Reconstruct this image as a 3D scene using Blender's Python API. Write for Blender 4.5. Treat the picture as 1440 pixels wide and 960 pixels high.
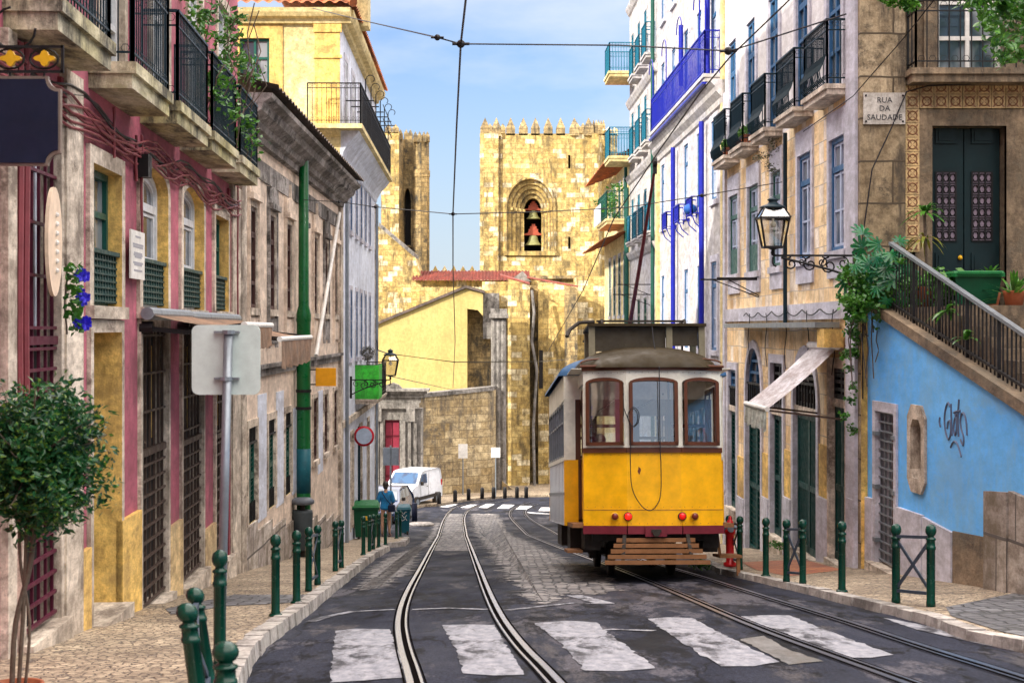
import bpy, bmesh, math, random
from mathutils import Vector, Matrix
random.seed(7)
R = math.radians
V = Vector
for o in list(bpy.data.objects): bpy.data.objects.remove(o)
SC = bpy.context.scene
COL = SC.collection
# ------------------------------------------------------------------ camera, sky, sun, exposure
F = 2200.0; CX = 720.0; CY = 462.0        # focal length and horizon in photograph pixels
S = 0.85                                  # survey units to metres
cam = bpy.data.cameras.new('camera'); co = bpy.data.objects.new('camera', cam); COL.objects.link(co)
cam.sensor_width = 36; cam.lens = 55.0; cam.shift_y = -18/1440; cam.clip_start = .1; cam.clip_end = 3000
cam.dof.use_dof = True; cam.dof.focus_distance = 26; cam.dof.aperture_fstop = 5.6
co.location = (0, 0, 0); co.rotation_euler = (R(90), 0, 0); SC.camera = co
SUN_EL, SUN_AZ = 27, 228                  # azimuth clockwise from +Y (down the street); sun is behind-left
w = bpy.data.worlds.new('World'); SC.world = w; w.use_nodes = True
nt = w.node_tree; bg = nt.nodes['Background']
sky = nt.nodes.new('ShaderNodeTexSky'); sky.sky_type = 'NISHITA'; sky.sun_disc = False
sky.sun_elevation = R(SUN_EL); sky.sun_rotation = R(SUN_AZ); sky.air_density = 1.0; sky.dust_density = .6; sky.ozone_density = 1.6
L = nt.links
def wn(t, **k):
    x = nt.nodes.new(t)
    for a_, b_ in k.items(): x.inputs[a_].default_value = b_
    return x
def wramp(fac, lo, hi, c0=(0, 0, 0, 1), c1=(1, 1, 1, 1)):
    r = nt.nodes.new('ShaderNodeValToRGB'); r.color_ramp.elements[0].position = lo; r.color_ramp.elements[1].position = hi
    r.color_ramp.elements[0].color = c0; r.color_ramp.elements[1].color = c1; L.new(fac, r.inputs[0]); return r.outputs[0]
def wmix(f, a_, b_, mode='MIX'):
    m_ = nt.nodes.new('ShaderNodeMixRGB'); m_.blend_type = mode
    for i_, x in ((0, f), (1, a_), (2, b_)):
        if hasattr(x, 'links'): L.new(x, m_.inputs[i_])
        else: m_.inputs[i_].default_value = x
    return m_.outputs[0]
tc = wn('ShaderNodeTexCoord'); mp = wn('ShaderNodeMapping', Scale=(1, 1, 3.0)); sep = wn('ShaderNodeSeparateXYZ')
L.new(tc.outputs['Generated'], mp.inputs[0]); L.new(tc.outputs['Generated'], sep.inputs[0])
ns = wn('ShaderNodeTexNoise', Scale=2.6, Detail=7.0, Roughness=.55); L.new(mp.outputs[0], ns.inputs['Vector'])
haze_ = wmix(wramp(sep.outputs['Z'], .0, .20, (.92, .92, .92, 1), (.12, .12, .12, 1)), wmix(1.0, sky.outputs[0], (.195, .262, .365, 1), 'MULTIPLY'), (1.42, 1.56, 1.74, 1))
cl_ = wmix(wramp(ns.outputs['Fac'], .46, .64, (0, 0, 0, 1), (.62, .62, .62, 1)), haze_, (2.05, 2.10, 2.15, 1))     # thin low cloud
high = wmix(wramp(sep.outputs['Z'], .30, .68), cl_, (10.6, 9.7, 9.1, 1))                                         # bright dome overhead, out of view, added as fill for the shaded street
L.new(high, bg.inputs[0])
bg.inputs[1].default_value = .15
sl = bpy.data.lights.new('sun', 'SUN'); sl.energy = 2.1; sl.angle = R(.53); sl.color = (1, .93, .80)
so = bpy.data.objects.new('sun', sl); COL.objects.link(so)
sd = V((math.sin(R(SUN_AZ))*math.cos(R(SUN_EL)), math.cos(R(SUN_AZ))*math.cos(R(SUN_EL)), math.sin(R(SUN_EL))))
so.rotation_euler = sd.to_track_quat('Z', 'Y').to_euler()
SC.view_settings.view_transform = 'Standard'; SC.view_settings.look = 'None'; SC.view_settings.gamma = 1
SC.view_settings.exposure = 1.75
SC.render.engine = 'CYCLES'
SC.cycles.max_bounces = 8

# ------------------------------------------------------------------ geometry helpers
def P(px, py, d): return V(((px-CX)/F*d, d, -(py-CY)/F*d))
BT = [(-40, -2.93), (0, 1.39), (60, 7.87), (80, 9.45), (100, 10.65), (130, 11.6), (900, 14)]
def base_old(z):
    for (a, b), (c, d) in zip(BT, BT[1:]):
        if z <= c: return b + (d-b)*(z-a)/(c-a)
    return BT[-1][1]
def gz(x, y):                              # road surface
    xx = max(-9, min(9, x))
    return -S*base_old(y/S) - .085 + .022*(xx+2.2)
def pv(x, y): return gz(x, y) + (.115 if x < 1 else .075)       # pavement surface
def G(px, py, dz=0.0):
    lo, hi = 2.0, 140.0
    k = (px-CX)/F
    f = lambda d: -(py-CY)/F*d - (gz(k*d, d)+dz)
    # f>0 near (ray above ground), first root
    for _ in range(60):
        m = (lo+hi)/2
        if f(m) > 0: lo = m
        else: hi = m
    return V((k*lo, lo, gz(k*lo, lo)+dz))
OFF = {}
class MB:
    def __init__(s): s.v = []; s.f = []
    def add(s, vs, fs):
        n = len(s.v); s.v += [V(p) for p in vs]; s.f += [tuple(n+i for i in f) for f in fs]; return s
    def poly(s, pts): return s.add(pts, [tuple(range(len(pts)))])
    def obox(s, o, ex, ey, ez):
        o, ex, ey, ez = V(o), V(ex), V(ey), V(ez)
        vs = [o, o+ex, o+ex+ey, o+ey, o+ez, o+ex+ez, o+ex+ey+ez, o+ey+ez]
        return s.add(vs, [(0, 3, 2, 1), (4, 5, 6, 7), (0, 1, 5, 4), (1, 2, 6, 5), (2, 3, 7, 6), (3, 0, 4, 7)])
    def box(s, x0, x1, y0, y1, z0, z1): return s.obox((x0, y0, z0), (x1-x0, 0, 0), (0, y1-y0, 0), (0, 0, z1-z0))
    def bbox(s, x0, x1, y0, y1, z0, z1, b=.02):       # box with chamfered vertical and top edges
        lo = [(x0+b, y0), (x1-b, y0), (x1, y0+b), (x1, y1-b), (x1-b, y1), (x0+b, y1), (x0, y1-b), (x0, y0+b)]
        hi = [(x0+b, y0+b), (x1-b, y0+b), (x1-b, y0+b), (x1-b, y1-b), (x1-b, y1-b), (x0+b, y1-b), (x0+b, y1-b), (x0+b, y0+b)]
        vs = [(x, y, z0) for x, y in lo]+[(x, y, z1-b) for x, y in lo]+[(x0+b, y0+b, z1), (x1-b, y0+b, z1), (x1-b, y1-b, z1), (x0+b, y1-b, z1)]
        fs = [tuple(range(7, -1, -1))]+[(i, (i+1) % 8, 8+(i+1) % 8, 8+i) for i in range(8)]
        fs += [(8, 9, 17, 16), (9, 10, 17), (10, 11, 18, 17), (11, 12, 18), (12, 13, 19, 18), (13, 14, 19), (14, 15, 16, 19), (15, 8, 16), (16, 17, 18, 19)]
        return s.add(vs, fs)
    def bar(s, a, b, w, h=None, up=(0, 0, 1)):
        a, b = V(a), V(b); h = h or w; d = (b-a)
        if d.length < 1e-6: return s
        dn = d.normalized(); upv = V(up)
        if abs(dn.dot(upv)) > .98: upv = V((1, 0, 0)) if abs(dn.x) < .9 else V((0, 1, 0))
        sx = dn.cross(upv).normalized(); uz = sx.cross(dn).normalized()
        return s.obox(a-sx*w/2-uz*h/2, sx*w, d, uz*h)
    def cyl(s, a, b, r0, r1=None, n=10, cap=True):
        a, b = V(a), V(b); r1 = r0 if r1 is None else r1
        d = (b-a).normalized(); t = V((0, 0, 1)) if abs(d.z) < .9 else V((1, 0, 0))
        x = d.cross(t).normalized(); y = d.cross(x)
        vs = []
        for c, r in ((a, r0), (b, r1)):
            for i in range(n):
                an = 2*math.pi*i/n; vs.append(c+x*r*math.cos(an)+y*r*math.sin(an))
        fs = [(i, (i+1) % n, n+(i+1) % n, n+i) for i in range(n)]
        if cap: fs += [tuple(range(n-1, -1, -1)), tuple(range(n, 2*n))]
        return s.add(vs, fs)
    def tube(s, pts, r, n=6):
        pts = [V(p) for p in pts]; rs = r if isinstance(r, (list, tuple)) else [r]*len(pts)
        vs = []; m = len(pts); prev = None
        for i, p in enumerate(pts):
            d = (pts[min(i+1, m-1)]-pts[max(i-1, 0)])
            d = d.normalized() if d.length > 1e-9 else V((0, 0, 1))
            if prev is None:
                t = V((0, 0, 1)) if abs(d.z) < .9 else V((1, 0, 0)); x = d.cross(t).normalized()
            else:
                x = prev-d*prev.dot(d)
                x = x.normalized() if x.length > 1e-6 else d.orthogonal().normalized()
            prev = x; y = d.cross(x)
            for k in range(n):
                an = 2*math.pi*k/n; vs.append(p+x*rs[i]*math.cos(an)+y*rs[i]*math.sin(an))
        fs = []
        for i in range(m-1):
            for k in range(n): fs.append((i*n+k, i*n+(k+1) % n, (i+1)*n+(k+1) % n, (i+1)*n+k))
        fs += [tuple(range(n-1, -1, -1)), tuple(range((m-1)*n, m*n))]
        return s.add(vs, fs)
    def lathe(s, prof, c=(0, 0, 0), n=14, ax=None, squash=(1, 1)):
        c = V(c); vs = []
        for r, z in prof:
            for i in range(n):
                an = 2*math.pi*i/n; q = V((r*math.cos(an)*squash[0], r*math.sin(an)*squash[1], z))
                if ax: q = ax @ q
                vs.append(c+q)
        fs = []
        for j in range(len(prof)-1):
            for i in range(n): fs.append((j*n+i, j*n+(i+1) % n, (j+1)*n+(i+1) % n, (j+1)*n+i))
        fs += [tuple(range(n-1, -1, -1)), tuple(range((len(prof)-1)*n, len(prof)*n))]
        return s.add(vs, fs)
    def sph(s, c, r, n=12, m=8, sq=(1, 1, 1)):
        prof = [(max(.001, r*math.sin(math.pi*j/m)), -r*math.cos(math.pi*j/m)) for j in range(m+1)]
        k = len(s.v); s.lathe(prof, (0, 0, 0), n)
        for i in range(k, len(s.v)): q = s.v[i]; s.v[i] = V(c)+V((q.x*sq[0], q.y*sq[1], q.z*sq[2]))
        return s
    def prism(s, pts, ext):
        pts = [V(p) for p in pts]; e = V(ext); n = len(pts)
        return s.add(pts+[p+e for p in pts], [tuple(range(n-1, -1, -1)), tuple(range(n, 2*n))]+[(i, (i+1) % n, n+(i+1) % n, n+i) for i in range(n)])
    def leaf(s, c, size, nrm=None, asp=.5):
        a = random.uniform(0, 6.283); b = random.uniform(-.9, .9)
        d = V((math.cos(a)*math.cos(b), math.sin(a)*math.cos(b), math.sin(b)))
        e = V((random.uniform(-1, 1), random.uniform(-1, 1), random.uniform(-1, 1)))
        sx = d.cross(e)
        if sx.length < 1e-3: return s
        sx.normalize(); c = V(c); u = d.cross(sx)
        return s.add([c-d*size*.5, c+sx*size*asp*.5+u*size*.06, c+d*size*.5, c-sx*size*asp*.5+u*size*.06], [(0, 1, 2, 3)])
    def build(s, name, mat, parent=None, smooth=False, merge=False):
        me = bpy.data.meshes.new(name)
        if parent is None:
            xs = [p.x for p in s.v]; ys = [p.y for p in s.v]; off = V(((min(xs)+max(xs))/2, (min(ys)+max(ys))/2, min(p.z for p in s.v)))
        else: off = OFF.get(parent.name, V((0, 0, 0)))
        me.from_pydata([p-off for p in s.v], [], s.f)
        if merge:
            bm = bmesh.new(); bm.from_mesh(me); bmesh.ops.remove_doubles(bm, verts=bm.verts, dist=1e-4); bmesh.ops.recalc_face_normals(bm, faces=bm.faces); bm.to_mesh(me); bm.free()
        uvl = me.uv_layers.new(name='UVMap').data
        vv = me.vertices
        for p in me.polygons:
            n = p.normal
            if abs(n.z) > .75:
                for li in p.loop_indices:
                    q = vv[me.loops[li].vertex_index].co; uvl[li].uv = (q.x+off.x, q.y+off.y)
            else:
                t = V((-n.y, n.x, 0)); t = t.normalized() if t.length > 1e-6 else V((1, 0, 0))
                if t.y < 0 or (abs(t.y) < 1e-4 and t.x < 0): t = -t
                for li in p.loop_indices:
                    q = vv[me.loops[li].vertex_index].co; uvl[li].uv = ((q+off).dot(t), q.z+off.z)
        if smooth:
            for p in me.polygons: p.use_smooth = True
        me.materials.append(mat)
        o = bpy.data.objects.new(name, me); COL.objects.link(o)
        if parent is None: o.location = off
        else: o.parent = parent; OFF[o.name] = off
        if smooth == 'auto':
            o.modifiers.new('es', 'EDGE_SPLIT').split_angle = R(40)
        return o
def tag(o, label=None, cat=None, group=None, kind=None):
    if label: o['label'] = label
    if cat: o['category'] = cat
    if group: o['group'] = group
    if kind: o['kind'] = kind
    return o
def thing(name, label, cat, loc, group=None, world=True, rot=(0, 0, 0)):
    o = bpy.data.objects.new(name, None); COL.objects.link(o); o.location = loc; o.rotation_euler = rot
    o.empty_display_size = .2
    OFF[o.name] = V(loc) if world else V((0, 0, 0))
    return tag(o, label, cat, group)
def struct(name, mb, mat): return tag(mb.build(name, mat), kind='structure')
def solo(name, mb, mat, label, cat, group=None, smooth=False):
    return tag(mb.build(name, mat, None, smooth), label, cat, group)
def dup(root, loc, rz=None, label=None, group=None, sc=None):
    def cp(o, par):
        c = o.copy(); COL.objects.link(c)
        if par: c.parent = par
        for ch in list(o.children): cp(ch, c)
        return c
    r = cp(root, None); r.location = loc
    if rz is not None: r.rotation_euler = rz if isinstance(rz, tuple) else (0, 0, rz)
    if sc: r.scale = sc if isinstance(sc, tuple) else (sc, sc, sc)
    if label: r['label'] = label
    if group: r['group'] = group
    return r
def arcpts(c, r, a0, a1, n, ax=V((1, 0, 0)), ay=V((0, 0, 1)), r1=None):
    out = []
    for i in range(n+1):
        t = i/n; a = R(a0+(a1-a0)*t); rr = r+((r1 if r1 is not None else r)-r)*t
        out.append(V(c)+ax*rr*math.cos(a)+ay*rr*math.sin(a))
    return out

# ------------------------------------------------------------------ materials
def newmat(name):
    m = bpy.data.materials.new(name); m.use_nodes = True; n = m.node_tree
    return m, n, n.nodes['Principled BSDF']
def N(n, t, **kw):
    x = n.nodes.new(t)
    for k, v in kw.items():
        if k in x.inputs: x.inputs[k].default_value = v
        else: setattr(x, k, v)
    return x
def c4(c): return (c[0], c[1], c[2], 1)
def ramp(n, fac, lo, hi, c0=(0, 0, 0), c1=(1, 1, 1)):
    r = n.nodes.new('ShaderNodeValToRGB'); r.color_ramp.elements[0].position = lo; r.color_ramp.elements[1].position = hi
    r.color_ramp.elements[0].color = c4(c0); r.color_ramp.elements[1].color = c4(c1)
    n.links.new(fac, r.inputs[0]); return r.outputs[0]
def mix(n, fac, a, b, mode='MIX'):
    m = n.nodes.new('ShaderNodeMixRGB'); m.blend_type = mode
    for i, x in ((0, fac), (1, a), (2, b)):
        if hasattr(x, 'links'): n.links.new(x, m.inputs[i])
        elif i == 0: m.inputs[0].default_value = x
        else: m.inputs[i].default_value = c4(x)
    return m.outputs[0]
def coords(n, kind='Object', scale=(1, 1, 1)):
    t = n.nodes.new('ShaderNodeTexCoord'); mp = n.nodes.new('ShaderNodeMapping'); mp.inputs['Scale'].default_value = scale
    n.links.new(t.outputs[kind], mp.inputs[0]); return mp.outputs[0]
def noise(n, vec, scale, detail=5, rough=.6):
    x = n.nodes.new('ShaderNodeTexNoise'); x.inputs['Scale'].default_value = scale; x.inputs['Detail'].default_value = detail; x.inputs['Roughness'].default_value = rough
    n.links.new(vec, x.inputs['Vector']); return x.outputs['Fac']
def bump(n, b, h, st, dist=.02):
    x = n.nodes.new('ShaderNodeBump'); x.inputs['Strength'].default_value = st; x.inputs['Distance'].default_value = dist
    n.links.new(h, x.inputs['Height']); n.links.new(x.outputs[0], b.inputs['Normal'])
def plaster(name, c1, c2, stain=(.10, .08, .06), st=.5, patch=.5, rough=.9, scale=.8, bs=.35, fa=.9):
    m, n, b = newmat(name)
    v = coords(n, 'Object', (1, .42, 1)); vs = coords(n, 'Object', (3.2, 1.3, .8))
    a = ramp(n, noise(n, v, scale, 8, .65), .38, .62)
    col = mix(n, a, c1, c2)
    fine = ramp(n, noise(n, v, 6, 10, .8), .40, .60, (.58, .56, .54), (1.28, 1.28, 1.28))
    col = mix(n, fa, col, fine, 'MULTIPLY')
    s1 = ramp(n, noise(n, vs, 1.3, 8, .75), .44, .60)
    s2 = ramp(n, noise(n, v, .7, 7, .7), .36, .54)
    s = mix(n, 1, s1, s2, 'MULTIPLY')
    s = mix(n, 1, s, ramp(n, noise(n, v, 1.1, 10, .78), .53, .62), 'LIGHTEN')
    ss = mix(n, 1, s, (st, st, st), 'MULTIPLY')
    col = mix(n, ss, col, stain)
    if patch:
        pm = ramp(n, noise(n, v, 1.9, 9, .72), .555, .585)
        pf = mix(n, 1, pm, (patch, patch, patch), 'MULTIPLY')
        col = mix(n, pf, col, (c2[0]*.55+.05, c2[1]*.55+.05, c2[2]*.55+.04))
    n.links.new(col, b.inputs['Base Color']); b.inputs['Roughness'].default_value = rough
    bump(n, b, noise(n, v, 6, 9, .7), bs, .03)
    return m
def blocks(name, ca, cb, mortar, bw=.6, bh=.3, ms=.012, stain=(.12, .09, .05), st=.5, var=1.0, pale=(.6, .52, .36), pamt=.0, off=.5, bs=.5):
    m, n, b = newmat(name)
    uv = coords(n, 'UV'); v = coords(n, 'Object', (1, .5, 1)); vs = coords(n, 'Object', (2.6, 1.2, .5))
    wob = n.nodes.new('ShaderNodeVectorMath'); wob.operation = 'MULTIPLY_ADD'
    nz = n.nodes.new('ShaderNodeTexNoise'); nz.inputs['Scale'].default_value = 1.5
    n.links.new(v, nz.inputs['Vector']); n.links.new(nz.outputs['Color'], wob.inputs[0]); wob.inputs[1].default_value = (.07, .07, .07); n.links.new(uv, wob.inputs[2])
    br = n.nodes.new('ShaderNodeTexBrick'); br.offset = off
    br.inputs['Color1'].default_value = (0, 0, 0, 1); br.inputs['Color2'].default_value = (1, 1, 1, 1); br.inputs['Mortar'].default_value = (.5, .5, .5, 1)
    br.inputs['Scale'].default_value = 1; br.inputs['Mortar Size'].default_value = ms; br.inputs['Mortar Smooth'].default_value = .2
    br.inputs['Brick Width'].default_value = bw; br.inputs['Row Height'].default_value = bh
    n.links.new(wob.outputs[0], br.inputs['Vector'])
    col = mix(n, br.outputs['Color'], ca, cb)
    if pamt:
        pm = ramp(n, br.outputs['Color'], .80, .86); pm = mix(n, 1, pm, (pamt, pamt, pamt), 'MULTIPLY'); col = mix(n, pm, col, pale)
    fine = ramp(n, noise(n, v, 3.5, 10, .82), .41, .60, (.52, .48, .43), (1.28, 1.28, 1.28)); col = mix(n, var, col, fine, 'MULTIPLY')
    big = ramp(n, noise(n, v, .35, 5, .6), .35, .65, (.75, .72, .66), (1.15, 1.15, 1.15)); col = mix(n, .8, col, big, 'MULTIPLY')
    s1 = ramp(n, noise(n, vs, 1.1, 8, .75), .46, .60)
    s2 = ramp(n, noise(n, v, .6, 7, .7), .38, .52); s = mix(n, 1, s1, s2, 'MULTIPLY'); s = mix(n, .9, s, ramp(n, noise(n, v, .9, 10, .8), .53, .61), 'LIGHTEN'); ss = mix(n, 1, s, (st, st, st), 'MULTIPLY')
    col = mix(n, ss, col, stain)
    col = mix(n, br.outputs['Fac'], col, mortar)
    n.links.new(col, b.inputs['Base Color']); b.inputs['Roughness'].default_value = .9
    h = mix(n, .5, br.outputs['Fac'], noise(n, v, 8, 6, .7)); inv = n.nodes.new('ShaderNodeInvert'); n.links.new(h, inv.inputs['Color'])
    bump(n, b, inv.outputs[0], bs, .03)
    return m
SPEC = .35
def paint(name, c, rough=.4, wear=.25, wc=None, metal=0, scale=6, coat=0):
    m, n, b = newmat(name); v = coords(n)
    f = ramp(n, noise(n, v, scale, 7, .7), .35, .7, (.72, .72, .72), (1.15, 1.15, 1.15))
    col = mix(n, .8, c, f, 'MULTIPLY')
    if wear:
        k = ramp(n, noise(n, v, scale*2.3, 8, .75), .62, .66); k = mix(n, 1, k, (wear, wear, wear), 'MULTIPLY')
        col = mix(n, k, col, wc or (c[0]*.4+.08, c[1]*.4+.07, c[2]*.4+.05))
    n.links.new(col, b.inputs['Base Color']); b.inputs['Metallic'].default_value = metal
    rr = ramp(n, noise(n, v, scale*1.5, 5, .6), .3, .7, (rough*.7,)*3, (min(1, rough*1.4),)*3); n.links.new(rr, b.inputs['Roughness'])
    b.inputs['Specular IOR Level'].default_value = .25 if not metal else .5
    if coat: b.inputs['Coat Weight'].default_value = coat; b.inputs['Coat Roughness'].default_value = .1
    return m
def flat(name, c, rough=.6, metal=0, emit=None, es=1):
    m, n, b = newmat(name); b.inputs['Base Color'].default_value = c4(c); b.inputs['Roughness'].default_value = rough; b.inputs['Metallic'].default_value = metal
    if emit: b.inputs['Emission Color'].default_value = c4(emit); b.inputs['Emission Strength'].default_value = es
    return m
def pane_mat(name, c=(.03, .045, .06), curtain=(.42, .44, .46), amt=.5):
    m, n, b = newmat(name); v = coords(n, 'Object', (1, 1, .5))
    k = ramp(n, noise(n, v, 1.7, 3, .5), .45, .55); k = mix(n, 1, k, (amt, amt, amt), 'MULTIPLY')
    col = mix(n, k, c, curtain); n.links.new(col, b.inputs['Base Color']); b.inputs['Roughness'].default_value = .06; b.inputs['Specular IOR Level'].default_value = .9
    return m
def leafmat(name, c1, c2, c3, scale=5):
    m, n, b = newmat(name); v = coords(n)
    col = mix(n, ramp(n, noise(n, v, scale, 3, .6), .35, .65), c1, c2)
    g = n.nodes.new('ShaderNodeObjectInfo'); wn = n.nodes.new('ShaderNodeTexWhiteNoise'); n.links.new(v, wn.inputs['Vector'])
    col = mix(n, ramp(n, noise(n, v, scale*7, 2, .5), .58, .62), col, c3)
    n.links.new(col, b.inputs['Base Color']); b.inputs['Roughness'].default_value = .32
    b.inputs['Transmission Weight'].default_value = 0
    tr = n.nodes.new('ShaderNodeBsdfTranslucent'); n.links.new(col, tr.inputs[0]); ms = n.nodes.new('ShaderNodeMixShader'); ms.inputs[0].default_value = .3
    out = n.nodes['Material Output']; n.links.new(b.outputs[0], ms.inputs[1]); n.links.new(tr.outputs[0], ms.inputs[2]); n.links.new(ms.outputs[0], out.inputs[0])
    return m
def clear_glass(name, tint=(.9, .95, .95), refl=.16):
    m, n, b = newmat(name); n.nodes.remove(b)
    t = n.nodes.new('ShaderNodeBsdfTransparent'); t.inputs[0].default_value = c4(tint); g = n.nodes.new('ShaderNodeBsdfGlossy'); g.inputs['Roughness'].default_value = .03
    fr = n.nodes.new('ShaderNodeFresnel'); fr.inputs[0].default_value = 1.6; ad = n.nodes.new('ShaderNodeMath'); ad.operation = 'ADD'; ad.inputs[1].default_value = refl
    n.links.new(fr.outputs[0], ad.inputs[0]); ms = n.nodes.new('ShaderNodeMixShader'); n.links.new(ad.outputs[0], ms.inputs[0]); n.links.new(t.outputs[0], ms.inputs[1]); n.links.new(g.outputs[0], ms.inputs[2])
    n.links.new(ms.outputs[0], n.nodes['Material Output'].inputs[0]); return m
def asphalt():
    m, n, b = newmat('asphalt'); v = coords(n, 'Object', (1, .33, 1))
    col = mix(n, ramp(n, noise(n, v, .5, 8, .7), .38, .6), (.008, .010, .018), (.024, .027, .042))
    col = mix(n, ramp(n, noise(n, coords(n, 'Object', (1, .16, 1)), 1.5, 9, .75), .56, .62), col, (.060, .056, .060))
    col = mix(n, ramp(n, noise(n, v, 1.1, 9, .8), .53, .56), col, (.006, .0065, .009))
    col = mix(n, ramp(n, noise(n, coords(n, 'Object', (1, .25, 1)), .45, 9, .75), .57, .60), col, (.075, .072, .085))
    sp = ramp(n, noise(n, v, 60, 2, .5), .35, .7, (.6, .6, .6), (1.5, 1.5, 1.5)); col = mix(n, .9, col, sp, 'MULTIPLY')
    vo = n.nodes.new('ShaderNodeTexVoronoi'); vo.feature = 'DISTANCE_TO_EDGE'; vo.inputs['Scale'].default_value = .55
    wv = n.nodes.new('ShaderNodeVectorMath'); wv.operation = 'MULTIPLY_ADD'; nz = n.nodes.new('ShaderNodeTexNoise'); nz.inputs['Scale'].default_value = 2.2; nz.inputs['Detail'].default_value = 6
    n.links.new(v, nz.inputs['Vector']); n.links.new(nz.outputs['Color'], wv.inputs[0]); wv.inputs[1].default_value = (.8, .8, .8); n.links.new(v, wv.inputs[2]); n.links.new(wv.outputs[0], vo.inputs['Vector'])
    cr = ramp(n, vo.outputs['Distance'], 0, .012, (1, 1, 1), (0, 0, 0)); col = mix(n, cr, col, (.006, .006, .007))
    n.links.new(col, b.inputs['Base Color'])
    n.links.new(ramp(n, noise(n, v, 1.2, 5, .6), .3, .7, (.5,)*3, (.9,)*3), b.inputs['Roughness']); b.inputs['Specular IOR Level'].default_value = .10
    bump(n, b, noise(n, v, 40, 6, .8), .5, .015)
    return m
def cobble(name, ca, cb, gap, scale=11, bs=.8, rnd=.8, sy=1.0, patch=None):
    m, n, b = newmat(name); v = coords(n, 'Object', (1, sy, 1))
    vo = n.nodes.new('ShaderNodeTexVoronoi'); vo.inputs['Scale'].default_value = scale; vo.inputs['Randomness'].default_value = rnd; vo.distance = 'CHEBYCHEV'
    ve = n.nodes.new('ShaderNodeTexVoronoi'); ve.feature = 'DISTANCE_TO_EDGE'; ve.inputs['Scale'].default_value = scale; ve.inputs['Randomness'].default_value = rnd
    n.links.new(v, vo.inputs['Vector']); n.links.new(v, ve.inputs['Vector'])
    sp = n.nodes.new('ShaderNodeSeparateColor'); n.links.new(vo.outputs['Color'], sp.inputs[0])
    col = mix(n, sp.outputs[0], ca, cb)
    col = mix(n, .9, col, ramp(n, noise(n, v, .9, 6, .65), .35, .65, (.62, .60, .58), (1.2, 1.2, 1.2)), 'MULTIPLY')
    if patch: col = mix(n, ramp(n, noise(n, v, .45, 5, .6), .52, .56), col, patch)
    e = ramp(n, ve.outputs['Distance'], .02, .10); col = mix(n, e, gap, col)
    n.links.new(col, b.inputs['Base Color']); b.inputs['Roughness'].default_value = .7
    bump(n, b, e, bs, .02); return m
def worn_white():
    m, n, b = newmat('worn_paint'); v = coords(n, 'Object', (1, .3, 1)); b.inputs['Specular IOR Level'].default_value = .2
    k = ramp(n, noise(n, v, 3.0, 9, .72), .42, .50); k2 = ramp(n, noise(n, v, 1.1, 8, .7), .46, .52)
    k = mix(n, .75, k, k2, 'LIGHTEN')
    col = mix(n, k, (.035, .035, .042), mix(n, ramp(n, noise(n, v, 14, 5, .7), .3, .7), (.15, .16, .19), (.36, .36, .39)))
    vo = n.nodes.new('ShaderNodeTexVoronoi'); vo.feature = 'DISTANCE_TO_EDGE'; vo.inputs['Scale'].default_value = 1.3
    wv = n.nodes.new('ShaderNodeVectorMath'); wv.operation = 'MULTIPLY_ADD'; nz = n.nodes.new('ShaderNodeTexNoise'); nz.inputs['Scale'].default_value = 3; nz.inputs['Detail'].default_value = 6
    n.links.new(v, nz.inputs['Vector']); n.links.new(nz.outputs['Color'], wv.inputs[0]); wv.inputs[1].default_value = (.7, .7, .7); n.links.new(v, wv.inputs[2]); n.links.new(wv.outputs[0], vo.inputs['Vector'])
    cr = ramp(n, vo.outputs['Distance'], 0, .012, (.45, .45, .45), (0, 0, 0)); col = mix(n, cr, col, (.06, .06, .065))
    n.links.new(col, b.inputs['Base Color']); b.inputs['Roughness'].default_value = .6
    bump(n, b, noise(n, v, 30, 6, .8), .4, .01); return m
M = {}
M['asphalt'] = asphalt(); M['white_line'] = worn_white()
M['calcada'] = cobble('calcada', (.24, .18, .12), (.52, .42, .29), (.09, .07, .055), 13)
M['setts'] = cobble('setts', (.07, .068, .075), (.27, .25, .24), (.02, .02, .024), 6.5, 1, .55, .7)
M['dark_setts'] = cobble('dark_setts', (.09, .09, .10), (.17, .17, .18), (.04, .04, .04), 6, 1, .4, .6)
M['red_paving'] = cobble('red_paving', (.34, .10, .05), (.42, .17, .06), (.2, .08, .05), 9, .4, .3)
M['kerb'] = plaster('kerb_stone', (.36, .33, .31), (.50, .47, .43), stain=(.05, .045, .04), st=.7, bs=.6)
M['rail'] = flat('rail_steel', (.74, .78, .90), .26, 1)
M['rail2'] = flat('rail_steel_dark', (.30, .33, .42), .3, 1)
M['rail_dark'] = flat('rail_groove', (.006, .005, .005), 1)
M['rail_dark'].node_tree.nodes['Principled BSDF'].inputs['Specular IOR Level'].default_value = 0
M['earth'] = plaster('earth', (.10, .09, .07), (.14, .12, .09))
M['pink'] = plaster('pink_plaster', (.50, .14, .19), (.38, .085, .13), stain=(.14, .045, .06), st=.6, patch=.25, fa=.5)
M['crimson'] = plaster('crimson_trim', (.26, .025, .05), (.20, .02, .035), st=.3, patch=0)
M['yellow_stone'] = plaster('ochre_stone', (.86, .57, .15), (.68, .44, .13), stain=(.22, .13, .05), st=.6, patch=.3, bs=.6)
M['ochre_pale'] = plaster('ochre_reveal_stone', (.84, .62, .30), (.66, .50, .28), stain=(.22, .14, .07), st=.7, patch=.35, bs=.6)
M['pale_stone'] = plaster('pale_stone', (.74, .65, .54), (.52, .44, .35), stain=(.11, .08, .06), st=.85, patch=.5, bs=.6)
M['slab'] = plaster('slab_stone', (.60, .55, .42), (.42, .38, .16), stain=(.035, .032, .025), st=.95, patch=.5, bs=.7)
M['taupe'] = plaster('taupe_plaster', (.84, .70, .57), (.68, .55, .44), stain=(.24, .18, .14), st=.6, patch=.3, fa=.55)
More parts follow.
